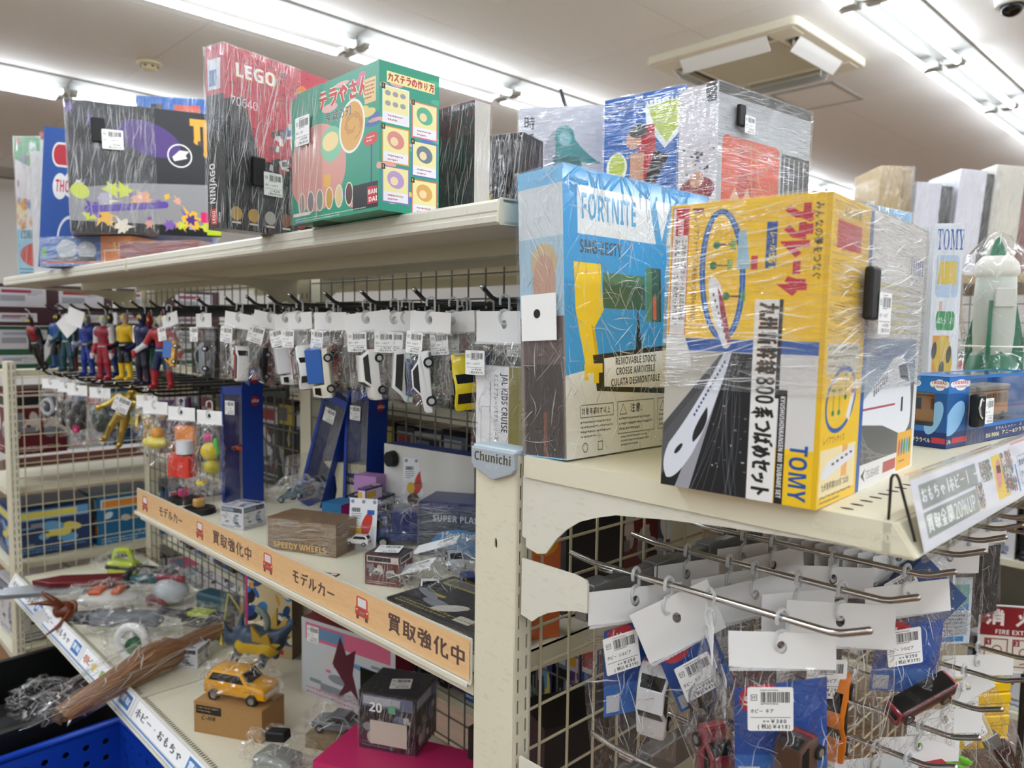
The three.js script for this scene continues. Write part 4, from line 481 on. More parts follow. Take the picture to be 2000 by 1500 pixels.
// --- other boxes on the aisle rack's top shelf
{
  const map = canvas(512, 512, (g, w, h) => { // white box with maker's words and a picture of a digger
    g.fillStyle = '#e9edf2'; g.fillRect(0, 0, w, h); word(g, 'TOMY', 20, 66, 74, '#2a5fae', { squeeze: 0.9, font: 'serif' }); g.fillStyle = '#bcd2ea'; g.beginPath(); g.roundRect(24, 80, 170, 110, 20); g.fill(); g.fillStyle = '#e6c84a'; g.fillRect(40, 96, 140, 60); g.fillStyle = '#e2b49a'; g.fillRect(60, 200, 22, 60); g.fillStyle = '#2f9a56'; g.beginPath(); g.roundRect(40, 226, 140, 50, 18); g.fill(); jp(g, 'はたらくよ！', 54, 240, 22, 0.12, { color: '#eee' }); g.fillStyle = '#e8972a'; g.fillRect(26, 290, 120, 110); g.fillStyle = '#e2bf36'; g.beginPath(); g.ellipse(110, 350, 70, 60, 0.4, 0, 7); g.fill(); g.fillStyle = '#3a3a3c'; for (const [x, y] of [[40, 330], [100, 380], [150, 340]]) { g.beginPath(); g.ellipse(x, y, 18, 24, 0.5, 0, 7); g.fill(); } g.fillStyle = '#d0483a'; g.fillRect(120, 400, 40, 30); g.fillStyle = '#efd25a'; g.beginPath(); g.ellipse(130, 450, 52, 40, 0, Math.PI, 7); g.fill(); g.fillStyle = '#d8a586'; g.beginPath(); g.ellipse(120, 480, 40, 42, 0, 0, 7); g.fill();
  });
  carton({ name: 'digger_toy_box', label: 'narrow white toy box with a yellow digger picture behind the coach box', at: [0.15, 1.3535, -0.83], yaw: 0.72, size: [0.045, 0.315, 0.15], map, faces: { front: [0, 0, 0.42, 1], right: [0.02, 0, 0.4, 1], top: [0xe9edf2] }, color: 0xe9edf2, wrap: 'v' });
  const map2 = canvas(256, 512, (g, w, h) => { g.fillStyle = '#8fbfe4'; g.fillRect(0, 0, w, h); g.fillStyle = '#3a9cb0'; g.fillRect(0, 0, 60, 60); g.fillStyle = '#6fae86'; g.fillRect(20, 250, 220, 120); g.fillStyle = '#c9574e'; g.beginPath(); g.ellipse(80, 400, 40, 50, 0, 0, 7); g.fill(); g.fillStyle = '#e2e6e2'; g.fillRect(10, 440, 230, 70); });
  carton({ name: 'playset_box', label: 'pale blue toy box in clear film behind the yellow train set box', at: [0.168, 1.3535, -0.377], yaw: -0.12, size: [0.16, 0.288, 0.13], map: map2, faces: { front: [0, 0, 1, 1], right: [0, 0, 1, 1], top: [0x8fbfe4] }, color: 0x8fbfe4, wrap: 'l' });
  // rocket toy in a knotted clear bag
  const r = thing('toy_rocket', 'grey and green toy rocket standing inside a clear bag', 'toy', [0.212, 1.3535, -1.01], 0.7);
  const lathe = (pts, n = 24) => new THREE.LatheGeometry(pts.map(([x, y]) => new THREE.Vector2(x, y)), n), GRN = paint(0x1d6a4c, 0.4), GRY = paint(0xb9bdb2, 0.5);
  part(r, 'launch_base', lathe([[0.052, 0], [0.05, 0.05], [0.036, 0.1], [0.03, 0.11], [0, 0.112]], 6), GRN); part(r, 'rocket_body', lathe([[0.03, 0.1], [0.033, 0.14], [0.034, 0.2], [0.032, 0.245], [0, 0.247]]), GRY); part(r, 'collar', lathe([[0.032, 0.243], [0.037, 0.25], [0.034, 0.268], [0.024, 0.28], [0, 0.282]]), paint(0xd9d6ca, 0.5)); part(r, 'nose_cone', lathe([[0.014, 0.28], [0.011, 0.295], [0.004, 0.312], [0, 0.316]]), GRN);
  for (let k = 0; k < 3; k++) part(r, 'fin', extrude(shape([[0.028, 0.1], [0.052, 0.075], [0.052, 0.12], [0.034, 0.2]]), 0.006).rotateY(k * 2.09), GRN); part(r, 'hatch', rbox(0.034, 0.034, 0.004, 0.002, 0, 0.205, 0.034), paint(0xc9cac0, 0.5));
  const bagG = new THREE.LatheGeometry([[0.072, 0.002], [0.074, 0.05], [0.055, 0.1], [0.047, 0.12], [0.054, 0.18], [0.056, 0.25], [0.044, 0.285], [0.02, 0.315], [0.004, 0.324]].map(([x, y]) => new THREE.Vector2(x, y)), 30); const bp = bagG.attributes.position; for (let i = 0; i < bp.count; i++) { const a = Math.atan2(bp.getZ(i), bp.getX(i)), k = 1 + 0.06 * Math.sin(a * 7 + bp.getY(i) * 60) + 0.04 * Math.sin(a * 13); bp.setX(i, bp.getX(i) * k); bp.setZ(i, bp.getZ(i) * k); } bagG.computeVertexNormals();
  const bg = thing('toy_bag', 'crinkled clear bag gathered around the grey toy rocket', 'bag', [0.212, 1.3535, -1.01]); part(bg, 'bag_film', bagG, FILM_BAG); part(bg, 'tie', new THREE.TorusGeometry(0.05, 0.0016, 6, 24).rotateX(Math.PI / 2).translate(0, 0.118, 0), paint(0xe8e6dc, 0.4)); part(bg, 'gathered_tail', new THREE.ConeGeometry(0.03, 0.07, 12, 4, true).rotateZ(1.1).translate(-0.085, 0.06, 0), FILM_BAG);
}
// --- boxes on the upper shelf of the long rack
{
  const UY = 1.638;
  const blots = (g, w, h, cols, n) => { for (let i = 0; i < n; i++) { g.fillStyle = pick(cols); const x = rnd() * w, y = rnd() * h, r = rnd(0.02, 0.075) * w, sx = rnd(0.6, 1.7); g.beginPath(); for (let k = 0; k <= 18; k++) { const a = k / 18 * 6.283, q = r * (k % 3 ? rnd(0.5, 0.75) : rnd(0.7, 1.35)) * (k % 2 ? 1 : sx); g.lineTo(x + Math.cos(a) * q, y + Math.sin(a) * q); } g.fill(); } };
  const ink = canvas(768, 700, (g, w, h) => {
    g.fillStyle = '#16161a'; g.fillRect(0, 0, w, h); g.fillStyle = '#4b2c7a'; g.beginPath(); g.ellipse(400, 170, 170, 90, 0.3, 0, 7); g.fill(); g.fillStyle = '#e0a52c'; for (const [x, l] of [[640, 120], [690, 190], [735, 150]]) { g.fillRect(x, 40, 34, l); g.beginPath(); g.arc(x + 17, 40 + l, 20, 0, 7); g.fill(); } g.fillRect(620, 36, 148, 40);
    g.strokeStyle = '#f2f2f2'; g.lineWidth = 7; g.beginPath(); g.arc(560, 250, 62, 0, 7); g.stroke(); g.fillStyle = '#f2f2f2'; g.beginPath(); g.moveTo(520, 260); g.lineTo(560, 220); g.lineTo(610, 222); g.lineTo(590, 246); g.lineTo(600, 262); g.lineTo(530, 282); g.fill();
    g.fillStyle = '#8d8d92'; g.beginPath(); g.moveTo(0, 470); g.lineTo(300, 420); g.lineTo(768, 400); g.lineTo(768, 640); g.lineTo(0, 640); g.fill(); blots(g, w, h * 0.28, ['#6a4a96', '#3a3a40'], 5);
    g.save(); g.translate(0, 430); blots(g, w, 230, ['#7a5cae', '#c7d23a', '#e8b23a', '#d8a08a', '#e0d8c8', '#4c2f80', '#a8a2b8'], 34); g.restore(); g.fillStyle = '#5c46a0'; g.save(); g.translate(60, 560); g.rotate(-0.12); g.beginPath(); g.roundRect(0, 0, 430, 38, 18); g.fill(); g.restore(); g.fillStyle = '#d21f72'; g.fillRect(660, 560, 108, 60); g.fillStyle = '#b8d020'; g.fillRect(690, 660, 78, 30); g.fillStyle = '#c7d23a'; g.beginPath(); g.ellipse(50, 480, 46, 40, 0.4, 0, 7); g.fill();
  });
  carton({ name: 'game_toy_box', label: 'black toy box with purple and yellow ink splashes, wrapped in film on upper shelf', at: [-1.554, 1.721, -0.152], yaw: 1.28, rz: 0.023, size: [0.351, 0.322, 0.12], map: ink, faces: { front: [0, 0, 1, 1], bottom: [0x8a7a68] }, color: 0x16161a, rough: 0.22, wrap: 'v', range: [0, 1.004], span: [-0.5, 0.06], dense: 110, tag: ['front', -0.26, 0.74, 1.2] });
  const brick = canvas(1024, 1024, (g, w, h) => {
    const W = 880; g.fillStyle = '#c8283c'; g.fillRect(0, 0, W, 620); g.fillStyle = '#1b1b1e'; g.fillRect(0, 600, W, 424); g.fillStyle = '#8e1c2c'; for (let i = 0; i < 120; i++) g.fillRect(rnd() * W, rnd(20, 600), rnd(8, 50), rnd(4, 14)); g.fillStyle = '#1f2024'; g.beginPath(); g.moveTo(0, 300); g.lineTo(130, 260); g.lineTo(240, 620); g.lineTo(0, 700); g.fill();
    g.save(); g.translate(70, 160); g.rotate(-0.03); word(g, 'LEGO', 0, 0, 110, '#f2d23c', { squeeze: 1.05 }); word(g, 'LEGO', 5, -4, 104, '#f6f6f6', { squeeze: 1.05 }); g.restore(); word(g, '70640', 40, 320, 68, '#f0d8dc', { weight: 'normal' }); g.fillStyle = '#e87a28'; g.beginPath(); g.ellipse(560, 210, 70, 120, 0, 0, 7); g.fill(); g.fillStyle = '#f2c83a'; g.fillRect(516, 150, 88, 90);
    for (let i = 0; i < 90; i++) { g.fillStyle = pick(['#d8d4d0', '#3a3a42', '#b5202e', '#e8e4de', '#6a6e78', '#1d1d22', '#4a70a8']); g.save(); g.translate(rnd(260, 860), rnd(340, 640)); g.rotate(rnd(-0.4, 0.4)); g.fillRect(0, 0, rnd(20, 90), rnd(10, 50)); g.restore(); } g.strokeStyle = '#2a2a2c'; g.lineWidth = 40; for (const [x, y] of [[560, 690], [760, 730]]) { g.beginPath(); g.arc(x, y, 60, 0, 7); g.stroke(); } for (let i = 0; i < 7; i++) { g.fillStyle = pick(['#6a8a4a', '#a04038', '#5a6a9a', '#c8a040', '#8a5a40', '#b8b8b0']); g.beginPath(); g.arc(70 + i * 118, 930, 40, 0, 7); g.fill(); g.fillStyle = '#e0d8c8'; g.fillRect(40 + i * 118, 975, 60, 12); } g.fillStyle = '#e0b830'; g.beginPath(); g.ellipse(760, 850, 70, 90, 0.2, 0, 7); g.fill();
    g.fillStyle = '#17181b'; g.fillRect(W, 0, 144, h); g.fillStyle = '#b83848'; g.fillRect(W, 0, 144, 270); g.fillStyle = '#d0d4da'; g.fillRect(W + 16, 70, 100, 170); g.fillStyle = '#4a78a8'; g.fillRect(W + 26, 130, 60, 90); g.fillStyle = '#4a4c50'; g.fillRect(W, 270, 60, 220); g.save(); g.translate(W + 62, 880); g.rotate(-Math.PI / 2); word(g, 'NINJAGO', 0, 0, 62, '#f2f2f2', { squeeze: 0.85 }); g.restore(); g.fillStyle = '#d8281e'; g.fillRect(W + 20, 905, 50, 90); g.save(); g.translate(W + 58, 990); g.rotate(-Math.PI / 2); word(g, 'LEGO', 0, 0, 34, '#f6f6f6', { squeeze: 0.85 }); g.restore(); g.save(); g.translate(W + 100, 990); g.rotate(-Math.PI / 2); word(g, '70640', 0, 0, 22, '#e0e0e0'); g.restore();
  });
  carton({ name: 'building_brick_box', label: 'tall red and black building brick set box wrapped in film', at: [-0.586, UY, -0.023], yaw: 1.78, rx: 0.004, rz: 0.005, size: [0.237, 0.271, 0.043], map: brick, faces: { front: [0, 0, 880 / 1024, 1], left: [880 / 1024, 0, 1, 1], bottom: [0x8a8070], top: [0xc8283c] }, color: 0x1b1b1e, rough: 0.25, wrap: 'v', range: [0, 1.006], span: [-0.5, 0.1], dense: 120, tag: ['front', -0.22, 0.3, 0.9] });
  const cake = canvas(1536, 1024, (g, w, h) => {
    const W = 960; g.fillStyle = '#2a9a7c'; g.fillRect(0, 0, W, h); for (let i = 0; i < 26; i++) { g.fillStyle = pick(['#d8a090', '#e6d27a', '#3a6ab0', '#e0b0a8', '#c86a8a']); g.beginPath(); g.ellipse(rnd() * W, rnd() * h, rnd(30, 90), rnd(14, 34), 0, 0, 7); g.fill(); }
    g.fillStyle = '#d89a8c'; g.beginPath(); g.ellipse(300, 620, 330, 330, 0, 0, 7); g.fill(); g.fillStyle = '#7fc49a'; g.beginPath(); g.ellipse(470, 470, 120, 130, 0, 0, 7); g.fill(); g.fillStyle = '#f0d890'; g.beginPath(); g.ellipse(460, 450, 90, 70, 0, 0, 7); g.fill(); g.fillStyle = '#e4b048'; g.fillRect(380, 690, 80, 90); g.fillStyle = '#f4f0e6'; g.beginPath(); g.ellipse(690, 390, 134, 190, 0.1, 0, 7); g.fill(); g.fillStyle = '#dfa84a'; g.beginPath(); g.ellipse(690, 390, 116, 172, 0.1, 0, 7); g.fill(); g.strokeStyle = '#b9832e'; g.lineWidth = 8; for (let k = 0; k < 6; k++) { g.beginPath(); g.arc(690, 390, 30 + k * 14, k, k + 2.6); g.stroke(); }
    jp(g, 'テラやさん', 330, 60, 150, 0.24, { color: '#f4e8c8', squeeze: 0.72 }); jp(g, 'テラやさん', 330, 62, 150, 0.15, { color: '#c8282c', squeeze: 0.72 }); jp(g, '鬼滅の刃', 400, 230, 92, 0.12, { color: '#f0ece0', squeeze: 0.8 }); jp(g, '鬼滅の刃', 400, 230, 92, 0.08, { color: '#20242a', squeeze: 0.8 });
    g.fillStyle = '#e8c884'; g.fillRect(820, 100, 110, 170); lines(g, 826, 120, 96, 5, 26, '#a03838'); g.fillStyle = '#d83a34'; g.beginPath(); g.ellipse(880, 520, 70, 44, -0.1, 0, 7); g.fill(); lines(g, 840, 502, 80, 2, 22, '#fff'); g.fillStyle = '#38506a'; g.fillRect(880, 560, 14, 400);
    for (let i = 0; i < 6; i++) { g.fillStyle = '#e6e0d2'; g.beginPath(); g.ellipse(120 + i * 108, 870, 44, 86, 0, 0, 7); g.fill(); g.fillStyle = ['#a89088', '#8a8088', '#8a9a88', '#c89a38', '#e0c890', '#5a3a30'][i]; g.beginPath(); g.ellipse(120 + i * 108, 870, 34, 76, 0, 0, 7); g.fill(); } g.fillStyle = '#23262c'; g.fillRect(700, 820, 250, 180); g.fillStyle = '#c8282c'; g.fillRect(846, 850, 96, 120); word(g, 'BAN', 852, 904, 46, '#f6f6f6', { squeeze: 0.95 }); word(g, 'DAI', 856, 956, 46, '#f6f6f6', { squeeze: 1.1 }); lines(g, 40, 985, 860, 2, 18, '#e8e0d0'); g.fillStyle = 'rgba(236,224,220,1)'; g.fillRect(10, 940, 210, 26);
    g.fillStyle = '#2a9a7c'; g.fillRect(W, 0, 576, h); for (let i = 0; i < 26; i++) { g.fillStyle = pick(['#e0a8a0', '#d8d060', '#3a7ac0', '#48b08c']); g.beginPath(); g.ellipse(W + rnd() * 576, rnd() * h, rnd(20, 70), rnd(10, 26), 0, 0, 7); g.fill(); } g.fillStyle = '#f0e6a0'; g.fillRect(W + 70, 60, 460, 76); jp(g, 'カステラの作り方', W + 78, 66, 68, 0.14, { color: '#b82c38', squeeze: 0.83 });
    for (let k = 0; k < 6; k++) { const x = W + 30 + (k % 2) * 278, y = 160 + (k >> 1) * 275 + (k % 2) * 60; g.fillStyle = ['#f2f0f0', '#e06a80', '#e89a40', '#4a6ab0', '#8a70c0', '#e06a50'][k]; g.fillRect(x, y, 250, 255); g.fillStyle = '#efe6a2'; g.fillRect(x + 8, y + 8, 234, 170); g.fillStyle = '#ecebf2'; g.fillRect(x + 8, y + 178, 234, 68); lines(g, x + 50, y + 196, 150, 2, 26, '#b0606a'); g.fillStyle = '#1a1a1a'; g.fillRect(x - 8, y - 10, 34, 38); word(g, String(k + 1), x, y + 18, 28, '#f0d040'); const c = ['#9a9aa0', '#58b08a', '#d88a80', '#6a7a88', '#b89ac8', '#dfa85a'][k]; g.fillStyle = c; if (k === 0) for (let j = 0; j < 6; j++) { g.beginPath(); g.ellipse(x + 50 + (j % 3) * 70, y + 50 + (j > 2 ? 70 : 0), 26, 18, 0, 0, 7); g.fill(); } else { g.beginPath(); g.ellipse(x + 124, y + 90, 80, 60, 0.2, 0, 7); g.fill(); g.fillStyle = '#f0d8a8'; g.beginPath(); g.ellipse(x + 110, y + 100, 36, 30, 0, 0, 7); g.fill(); } }
  });
  carton({ name: 'sponge_cake_toy_box', label: 'green sponge cake maker toy box with numbered picture steps on its side', at: [-0.325, UY + 0.001, -0.011], yaw: -0.014, size: [0.224, 0.183, 0.094], map: cake, faces: { front: [0, 0, 960 / 1536, 1], right: [960 / 1536, 0, 1, 1], top: [0x2a9a7c] }, color: 0x2a9a7c, rough: 0.28, wrap: 'v', range: [0, 1.004], span: [-0.5, -0.14], dense: 120 });
  part(scene.children[scene.children.length - 1], 'price_label', LABEL_G[40], LABEL[0], [-0.075, 0.128, 0.0505]);
  const record = carton({ name: 'slim_toy_box', label: 'slim black and white toy box between the cake box and dark box', at: [-0.298, UY, -0.135], yaw: 0.05, size: [0.16, 0.17, 0.03], color: 0x26262a, faces: { right: [0xd8d2ca], top: [0xa02834] }, wrap: 'v' });
  const dark = canvas(512, 512, (g, w, h) => { g.fillStyle = '#17171b'; g.fillRect(0, 0, w, h); g.fillStyle = '#5a4a9a'; g.fillRect(0, 120, 210, 60); word(g, 'ROCK', 20, 168, 50, '#d8d8e0', { squeeze: 0.9 }); g.fillStyle = '#c83a86'; g.beginPath(); g.roundRect(0, 260, 130, 260, 60); g.fill(); g.fillStyle = '#e8c41c'; g.beginPath(); for (let k = 0; k <= 24; k++) { const a = k / 24 * 6.283, r = k % 2 ? 120 : 78; g.lineTo(270 + Math.cos(a) * r * 0.6, 360 + Math.sin(a) * r); } g.fill(); });
  carton({ name: 'ink_toy_box', label: 'black wrapped toy box with a yellow ink splash near the shelf end', at: [-0.4, UY, -0.33], yaw: 0.3, size: [0.155, 0.178, 0.075], map: dark, faces: { front: [0, 0, 1, 1], right: [0x17171b] }, color: 0x17171b, rough: 0.3, wrap: 'v' });
  const nick = canvas(256, 512, (g, w, h) => { g.fillStyle = '#1f70c8'; g.fillRect(0, 0, w, h); g.fillStyle = '#e8562a'; g.fillRect(130, 20, 90, 44); word(g, 'nickelodeon', 134, 52, 24, '#fff', { squeeze: 0.62 }); g.fillStyle = '#20262e'; g.fillRect(50, 20, 40, 50); g.fillStyle = '#cfe0ee'; g.beginPath(); g.ellipse(110, 130, 90, 40, 0, 0, 7); g.fill(); });
  carton({ name: 'tall_blue_toy_box', label: 'tall blue toy box with an orange corner patch behind the ink splash box', at: [-1.81, UY, -0.33], yaw: 0.95, size: [0.21, 0.525, 0.06], map: nick, faces: { front: [0, 0, 1, 1], top: [0x1f70c8] }, color: 0x1f70c8, wrap: 'v' });
  const hero = canvas(512, 768, (g, w, h) => { g.fillStyle = '#dcd8da'; g.fillRect(0, 0, w, h); g.fillStyle = '#4aa060'; g.beginPath(); g.moveTo(0, 0); g.lineTo(w, 0); g.lineTo(w, 250); g.lineTo(0, 120); g.fill(); blots(g, w, 380, ['#c8405a', '#8a94b8', '#d0c8d4', '#a03a48', '#5a6a90'], 30); g.save(); g.translate(0, 360); blots(g, w, 150, ['#d8a050', '#b86a40', '#e8d8a0'], 30); g.restore(); g.fillStyle = '#8ec4dc'; g.fillRect(0, 510, w, 258); word(g, 'CONVERT', 40, 560, 64, '#30343c', { squeeze: 0.8, skew: -0.2 }); g.fillStyle = '#c0392b'; g.beginPath(); g.ellipse(250, 650, 220, 70, 0, 0, 7); g.fill(); g.fillStyle = '#e0a848'; g.beginPath(); g.ellipse(350, 640, 130, 60, 0, 0, 7); g.fill(); g.fillStyle = '#26282c'; g.beginPath(); g.arc(250, 655, 56, 0, 7); g.fill(); g.fillStyle = '#9aa0a8'; g.beginPath(); g.arc(250, 655, 36, 0, 7); g.fill(); lines(g, 20, 725, 470, 2, 20, '#3a3e46'); });
  carton({ name: 'wheel_toy_box', label: 'white, green and red toy car box in film at the far shelf end', at: [-2.27, UY, -0.08], yaw: 0.78, size: [0.14, 0.44, 0.07], map: hero, faces: { front: [0, 0, 1, 1], right: [0xd8d8dc] }, color: 0xd8d8dc, wrap: 'v' });
  const wh = canvas(256, 512, (g, w, h) => { g.fillStyle = '#dfe3e8'; g.fillRect(0, 0, w, h); g.fillStyle = '#c0342c'; g.fillRect(0, 0, w, 26); for (const [c, y] of [['#d89a6a', 300], ['#6aa8a0', 360], ['#e0b070', 260]]) { g.fillStyle = c; g.beginPath(); g.ellipse(140 + (y % 50), y, 34, 60, 0.3, 0, 7); g.fill(); } });
  carton({ name: 'white_toy_box', label: 'slim white wrapped toy box with red top beside the blue box', at: [-2.02, UY, -0.065], yaw: 0.9, size: [0.04, 0.4, 0.14], map: wh, faces: { front: [0, 0, 1, 1], right: [0x141416], top: [0xc8453c] }, color: 0xe0e2e4, wrap: 'v' });
  carton({ name: 'pale_toy_box', label: 'slim pale toy box with dark round print by the far shelf end', at: [-2.12, UY, -0.055], yaw: 0.95, size: [0.035, 0.36, 0.14], color: 0xe4e4e6, wrap: 'v' });
  const rail = canvas(512, 512, (g, w, h) => { g.fillStyle = '#1c52a4'; g.fillRect(0, 0, w, h); g.fillStyle = '#f2f2f2'; g.beginPath(); g.roundRect(60, 50, 300, 90, 44); g.fill(); g.fillStyle = '#c8283a'; g.beginPath(); g.roundRect(70, 58, 280, 74, 36); g.fill(); for (const [x, y] of [[120, 210], [190, 200], [250, 220]]) { g.fillStyle = '#f2f2f2'; g.beginPath(); g.arc(x, y, 48, 0, 7); g.fill(); } word(g, 'THOMAS', 90, 230, 60, '#c8283a', { squeeze: 0.8 }); g.strokeStyle = '#e8e8ec'; g.lineWidth = 12; g.beginPath(); g.arc(200, 400, 80, 0, 7); g.stroke(); });
  carton({ name: 'railway_toy_box', label: 'blue toy railway box with white oval badge leaning behind the ink splash box', at: [-1.83, UY, -0.06], yaw: 0.95, rz: -0.07, size: [0.2, 0.385, 0.05], map: rail, faces: { front: [0, 0, 1, 1] }, color: 0x1c52a4, wrap: null });
  const low = canvas(768, 192, (g, w, h) => { g.fillStyle = '#2a64b0'; g.fillRect(0, 0, w, h); g.fillStyle = '#b8c0c8'; g.beginPath(); g.ellipse(230, 80, 90, 60, 0, 0, 7); g.fill(); g.beginPath(); g.ellipse(400, 90, 80, 56, 0, 0, 7); g.fill(); g.fillStyle = '#26282c'; g.fillRect(120, 130, 360, 40); g.fillStyle = '#d8433a'; g.fillRect(0, 160, 520, 12); g.fillStyle = '#58a848'; g.fillRect(10, 70, 40, 60); g.fillStyle = '#e88a48'; g.fillRect(520, 0, 248, h); g.strokeStyle = '#f4e2c8'; g.lineWidth = 7; g.strokeRect(550, 90, 190, 80); word(g, '5', 620, 84, 60, '#f4d860'); });
  carton({ name: 'low_toy_box', label: 'low blue and orange toy box lying under the ink splash box', at: [-1.66, UY, -0.06], yaw: 0.6, size: [0.27, 0.078, 0.1], map: low, faces: { front: [0, 0, 1, 1], right: [0xe88a48] }, color: 0x2a64b0, wrap: 'h' });
  carton({ name: 'flat_toy_box', label: 'flat dark red toy box with yellow edge under the ink splash box', at: [-1.36, UY, -0.16], yaw: 0.5, size: [0.22, 0.05, 0.16], color: 0x7a1c2c, faces: { top: [0xd8b030] }, wrap: 'h' });
  // figure boxes on the rear half
  const fig1 = canvas(512, 768, (g, w, h) => { g.fillStyle = '#cdcfdc'; g.fillRect(0, 0, w, h); g.fillStyle = '#a4a6b4'; g.beginPath(); g.ellipse(230, 260, 90, 150, 0.2, 0, 7); g.fill(); jp(g, '時透無一郎', 28, 40, 78, 0.1, { color: '#20242a', vertical: true, step: 1.16 }); g.translate(0, 30); g.scale(1, 0.62); g.fillStyle = '#2f8f94'; g.beginPath(); g.moveTo(250, 110); g.quadraticCurveTo(330, 80, 340, 220); g.quadraticCurveTo(420, 360, 500, 420); g.quadraticCurveTo(400, 420, 380, 400); g.lineTo(420, 768); g.lineTo(150, 768); g.quadraticCurveTo(240, 420, 220, 220); g.quadraticCurveTo(214, 130, 250, 110); g.fill(); g.fillStyle = '#7fb8c0'; g.beginPath(); g.ellipse(280, 210, 40, 58, 0, 0, 7); g.fill(); g.fillStyle = '#2a6e72'; g.fillRect(210, 360, 160, 400); });
  carton({ name: 'figure_box', label: 'pale grey figure box with a teal long-haired silhouette and brush lettering', at: [-0.531, UY, -0.665], yaw: 0.613, size: [0.175, 0.307, 0.18], map: fig1, faces: { front: [0, 0, 1, 1], top: [0x2a2c30] }, color: 0xcdcfdc, wrap: 'h' });
  part(scene.children[scene.children.length - 1], 'hanging_strap', tube([[0.01, 0.308, 0], [-0.005, 0.34, 0.005], [-0.014, 0.368, 0]], 0.004, 16, 6).scale(1, 1, 0.4), DARKSTEEL);
  const fig2 = canvas(512, 768, (g, w, h) => { g.fillStyle = '#1f63b4'; g.fillRect(0, 0, w, h); g.scale(1, 0.66); g.fillStyle = '#e6eef2'; g.beginPath(); for (let k = 0; k < 20; k++) g.lineTo(270 + k * 13, k % 2 ? 60 : 96); g.lineTo(512, 300); g.lineTo(400, 420); g.lineTo(280, 240); g.fill(); g.fillStyle = '#b8c84a'; g.beginPath(); g.moveTo(290, 110); g.lineTo(500, 80); g.lineTo(480, 280); g.lineTo(410, 380); g.lineTo(330, 250); g.fill(); g.fillStyle = '#b82a38'; g.beginPath(); g.moveTo(240, 240); g.lineTo(330, 230); g.lineTo(360, 620); g.lineTo(220, 640); g.fill(); g.fillStyle = '#c89272'; g.beginPath(); g.ellipse(200, 330, 50, 70, 0, 0, 7); g.fill(); g.fillRect(180, 430, 90, 240); g.fillStyle = '#1d1c20'; g.beginPath(); g.ellipse(230, 270, 60, 50, 0, 0, 7); g.fill(); g.beginPath(); g.moveTo(340, 420); g.lineTo(430, 480); g.lineTo(300, 760); g.lineTo(240, 768); g.fill(); g.fillStyle = '#e4ecd8'; g.beginPath(); g.ellipse(90, 520, 70, 110, 0, 0, 7); g.fill(); g.fillStyle = '#b8c84a'; g.beginPath(); g.ellipse(90, 510, 54, 90, 0, 0, 7); g.fill(); });
  carton({ name: 'figure_box', label: 'bright blue figure box with a red-coated silhouette', at: [-0.283, UY, -0.677], yaw: 0.116, size: [0.166, 0.291, 0.18], map: fig2, faces: { front: [0, 0, 1, 1], top: [0x1f63b4] }, color: 0x1f63b4, wrap: 'h' });
  const fig3 = canvas(1024, 768, (g, w, h) => { g.scale(1, 0.74); h = 1040; g.fillStyle = '#c9c4cc'; g.fillRect(0, 0, 220, h); g.fillStyle = '#2a2a30'; g.fillRect(150, 0, 60, 120); blots(g, 220, 300, ['#d0c0c8', '#b8a8b4'], 6); g.save(); g.translate(20, 380); blots(g, 190, 200, ['#4a4a5a', '#b09060', '#6a6a90', '#2e2e3a'], 24); g.restore(); g.fillStyle = '#8a2a34'; g.beginPath(); g.ellipse(110, 690, 100, 90, 0, 0, 7); g.fill(); g.fillStyle = '#c49478'; g.beginPath(); g.ellipse(110, 620, 40, 54, 0, 0, 7); g.fill(); g.fillStyle = '#b9bcc0'; g.fillRect(220, 0, 804, h); g.fillStyle = '#3a3c40'; g.fillRect(220, 0, 804, 70); g.fillStyle = '#e0593a'; g.beginPath(); g.roundRect(260, 330, 480, 700, 40); g.fill(); g.fillStyle = '#c8402a'; g.beginPath(); g.moveTo(400, 340); g.lineTo(470, 560); g.lineTo(560, 520); g.lineTo(500, 768); g.lineTo(380, 768); g.fill(); g.strokeStyle = '#e8a050'; g.lineWidth = 5; for (let k = 0; k < 10; k++) { g.beginPath(); g.moveTo(rnd(300, 700), rnd(340, 700)); g.lineTo(rnd(300, 700), rnd(340, 740)); g.stroke(); } g.fillStyle = '#e8b890'; for (const x of [320, 420]) { g.beginPath(); g.moveTo(x, 768); g.lineTo(x + 50, 660); g.lineTo(x + 100, 768); g.fill(); } g.fillStyle = '#26282c'; g.fillRect(760, 360, 264, 408); g.fillStyle = '#b8bcc2'; for (let k = 0; k < 5; k++) g.fillRect(780 + k * 46, 380, 12, 388); });
  carton({ name: 'figure_box', label: 'film-wrapped grey figure box with an orange window on its side', at: [-0.088, UY, -0.64], yaw: -0.097, size: [0.077, 0.249, 0.272], map: fig3, faces: { front: [0, 0, 220 / 1024, 1], right: [220 / 1024, 0, 1, 1], top: [0xb9bcc0] }, color: 0xb9bcc0, wrap: 'h', tag: ['right', 0.28, 0.78, 0.7] });
}
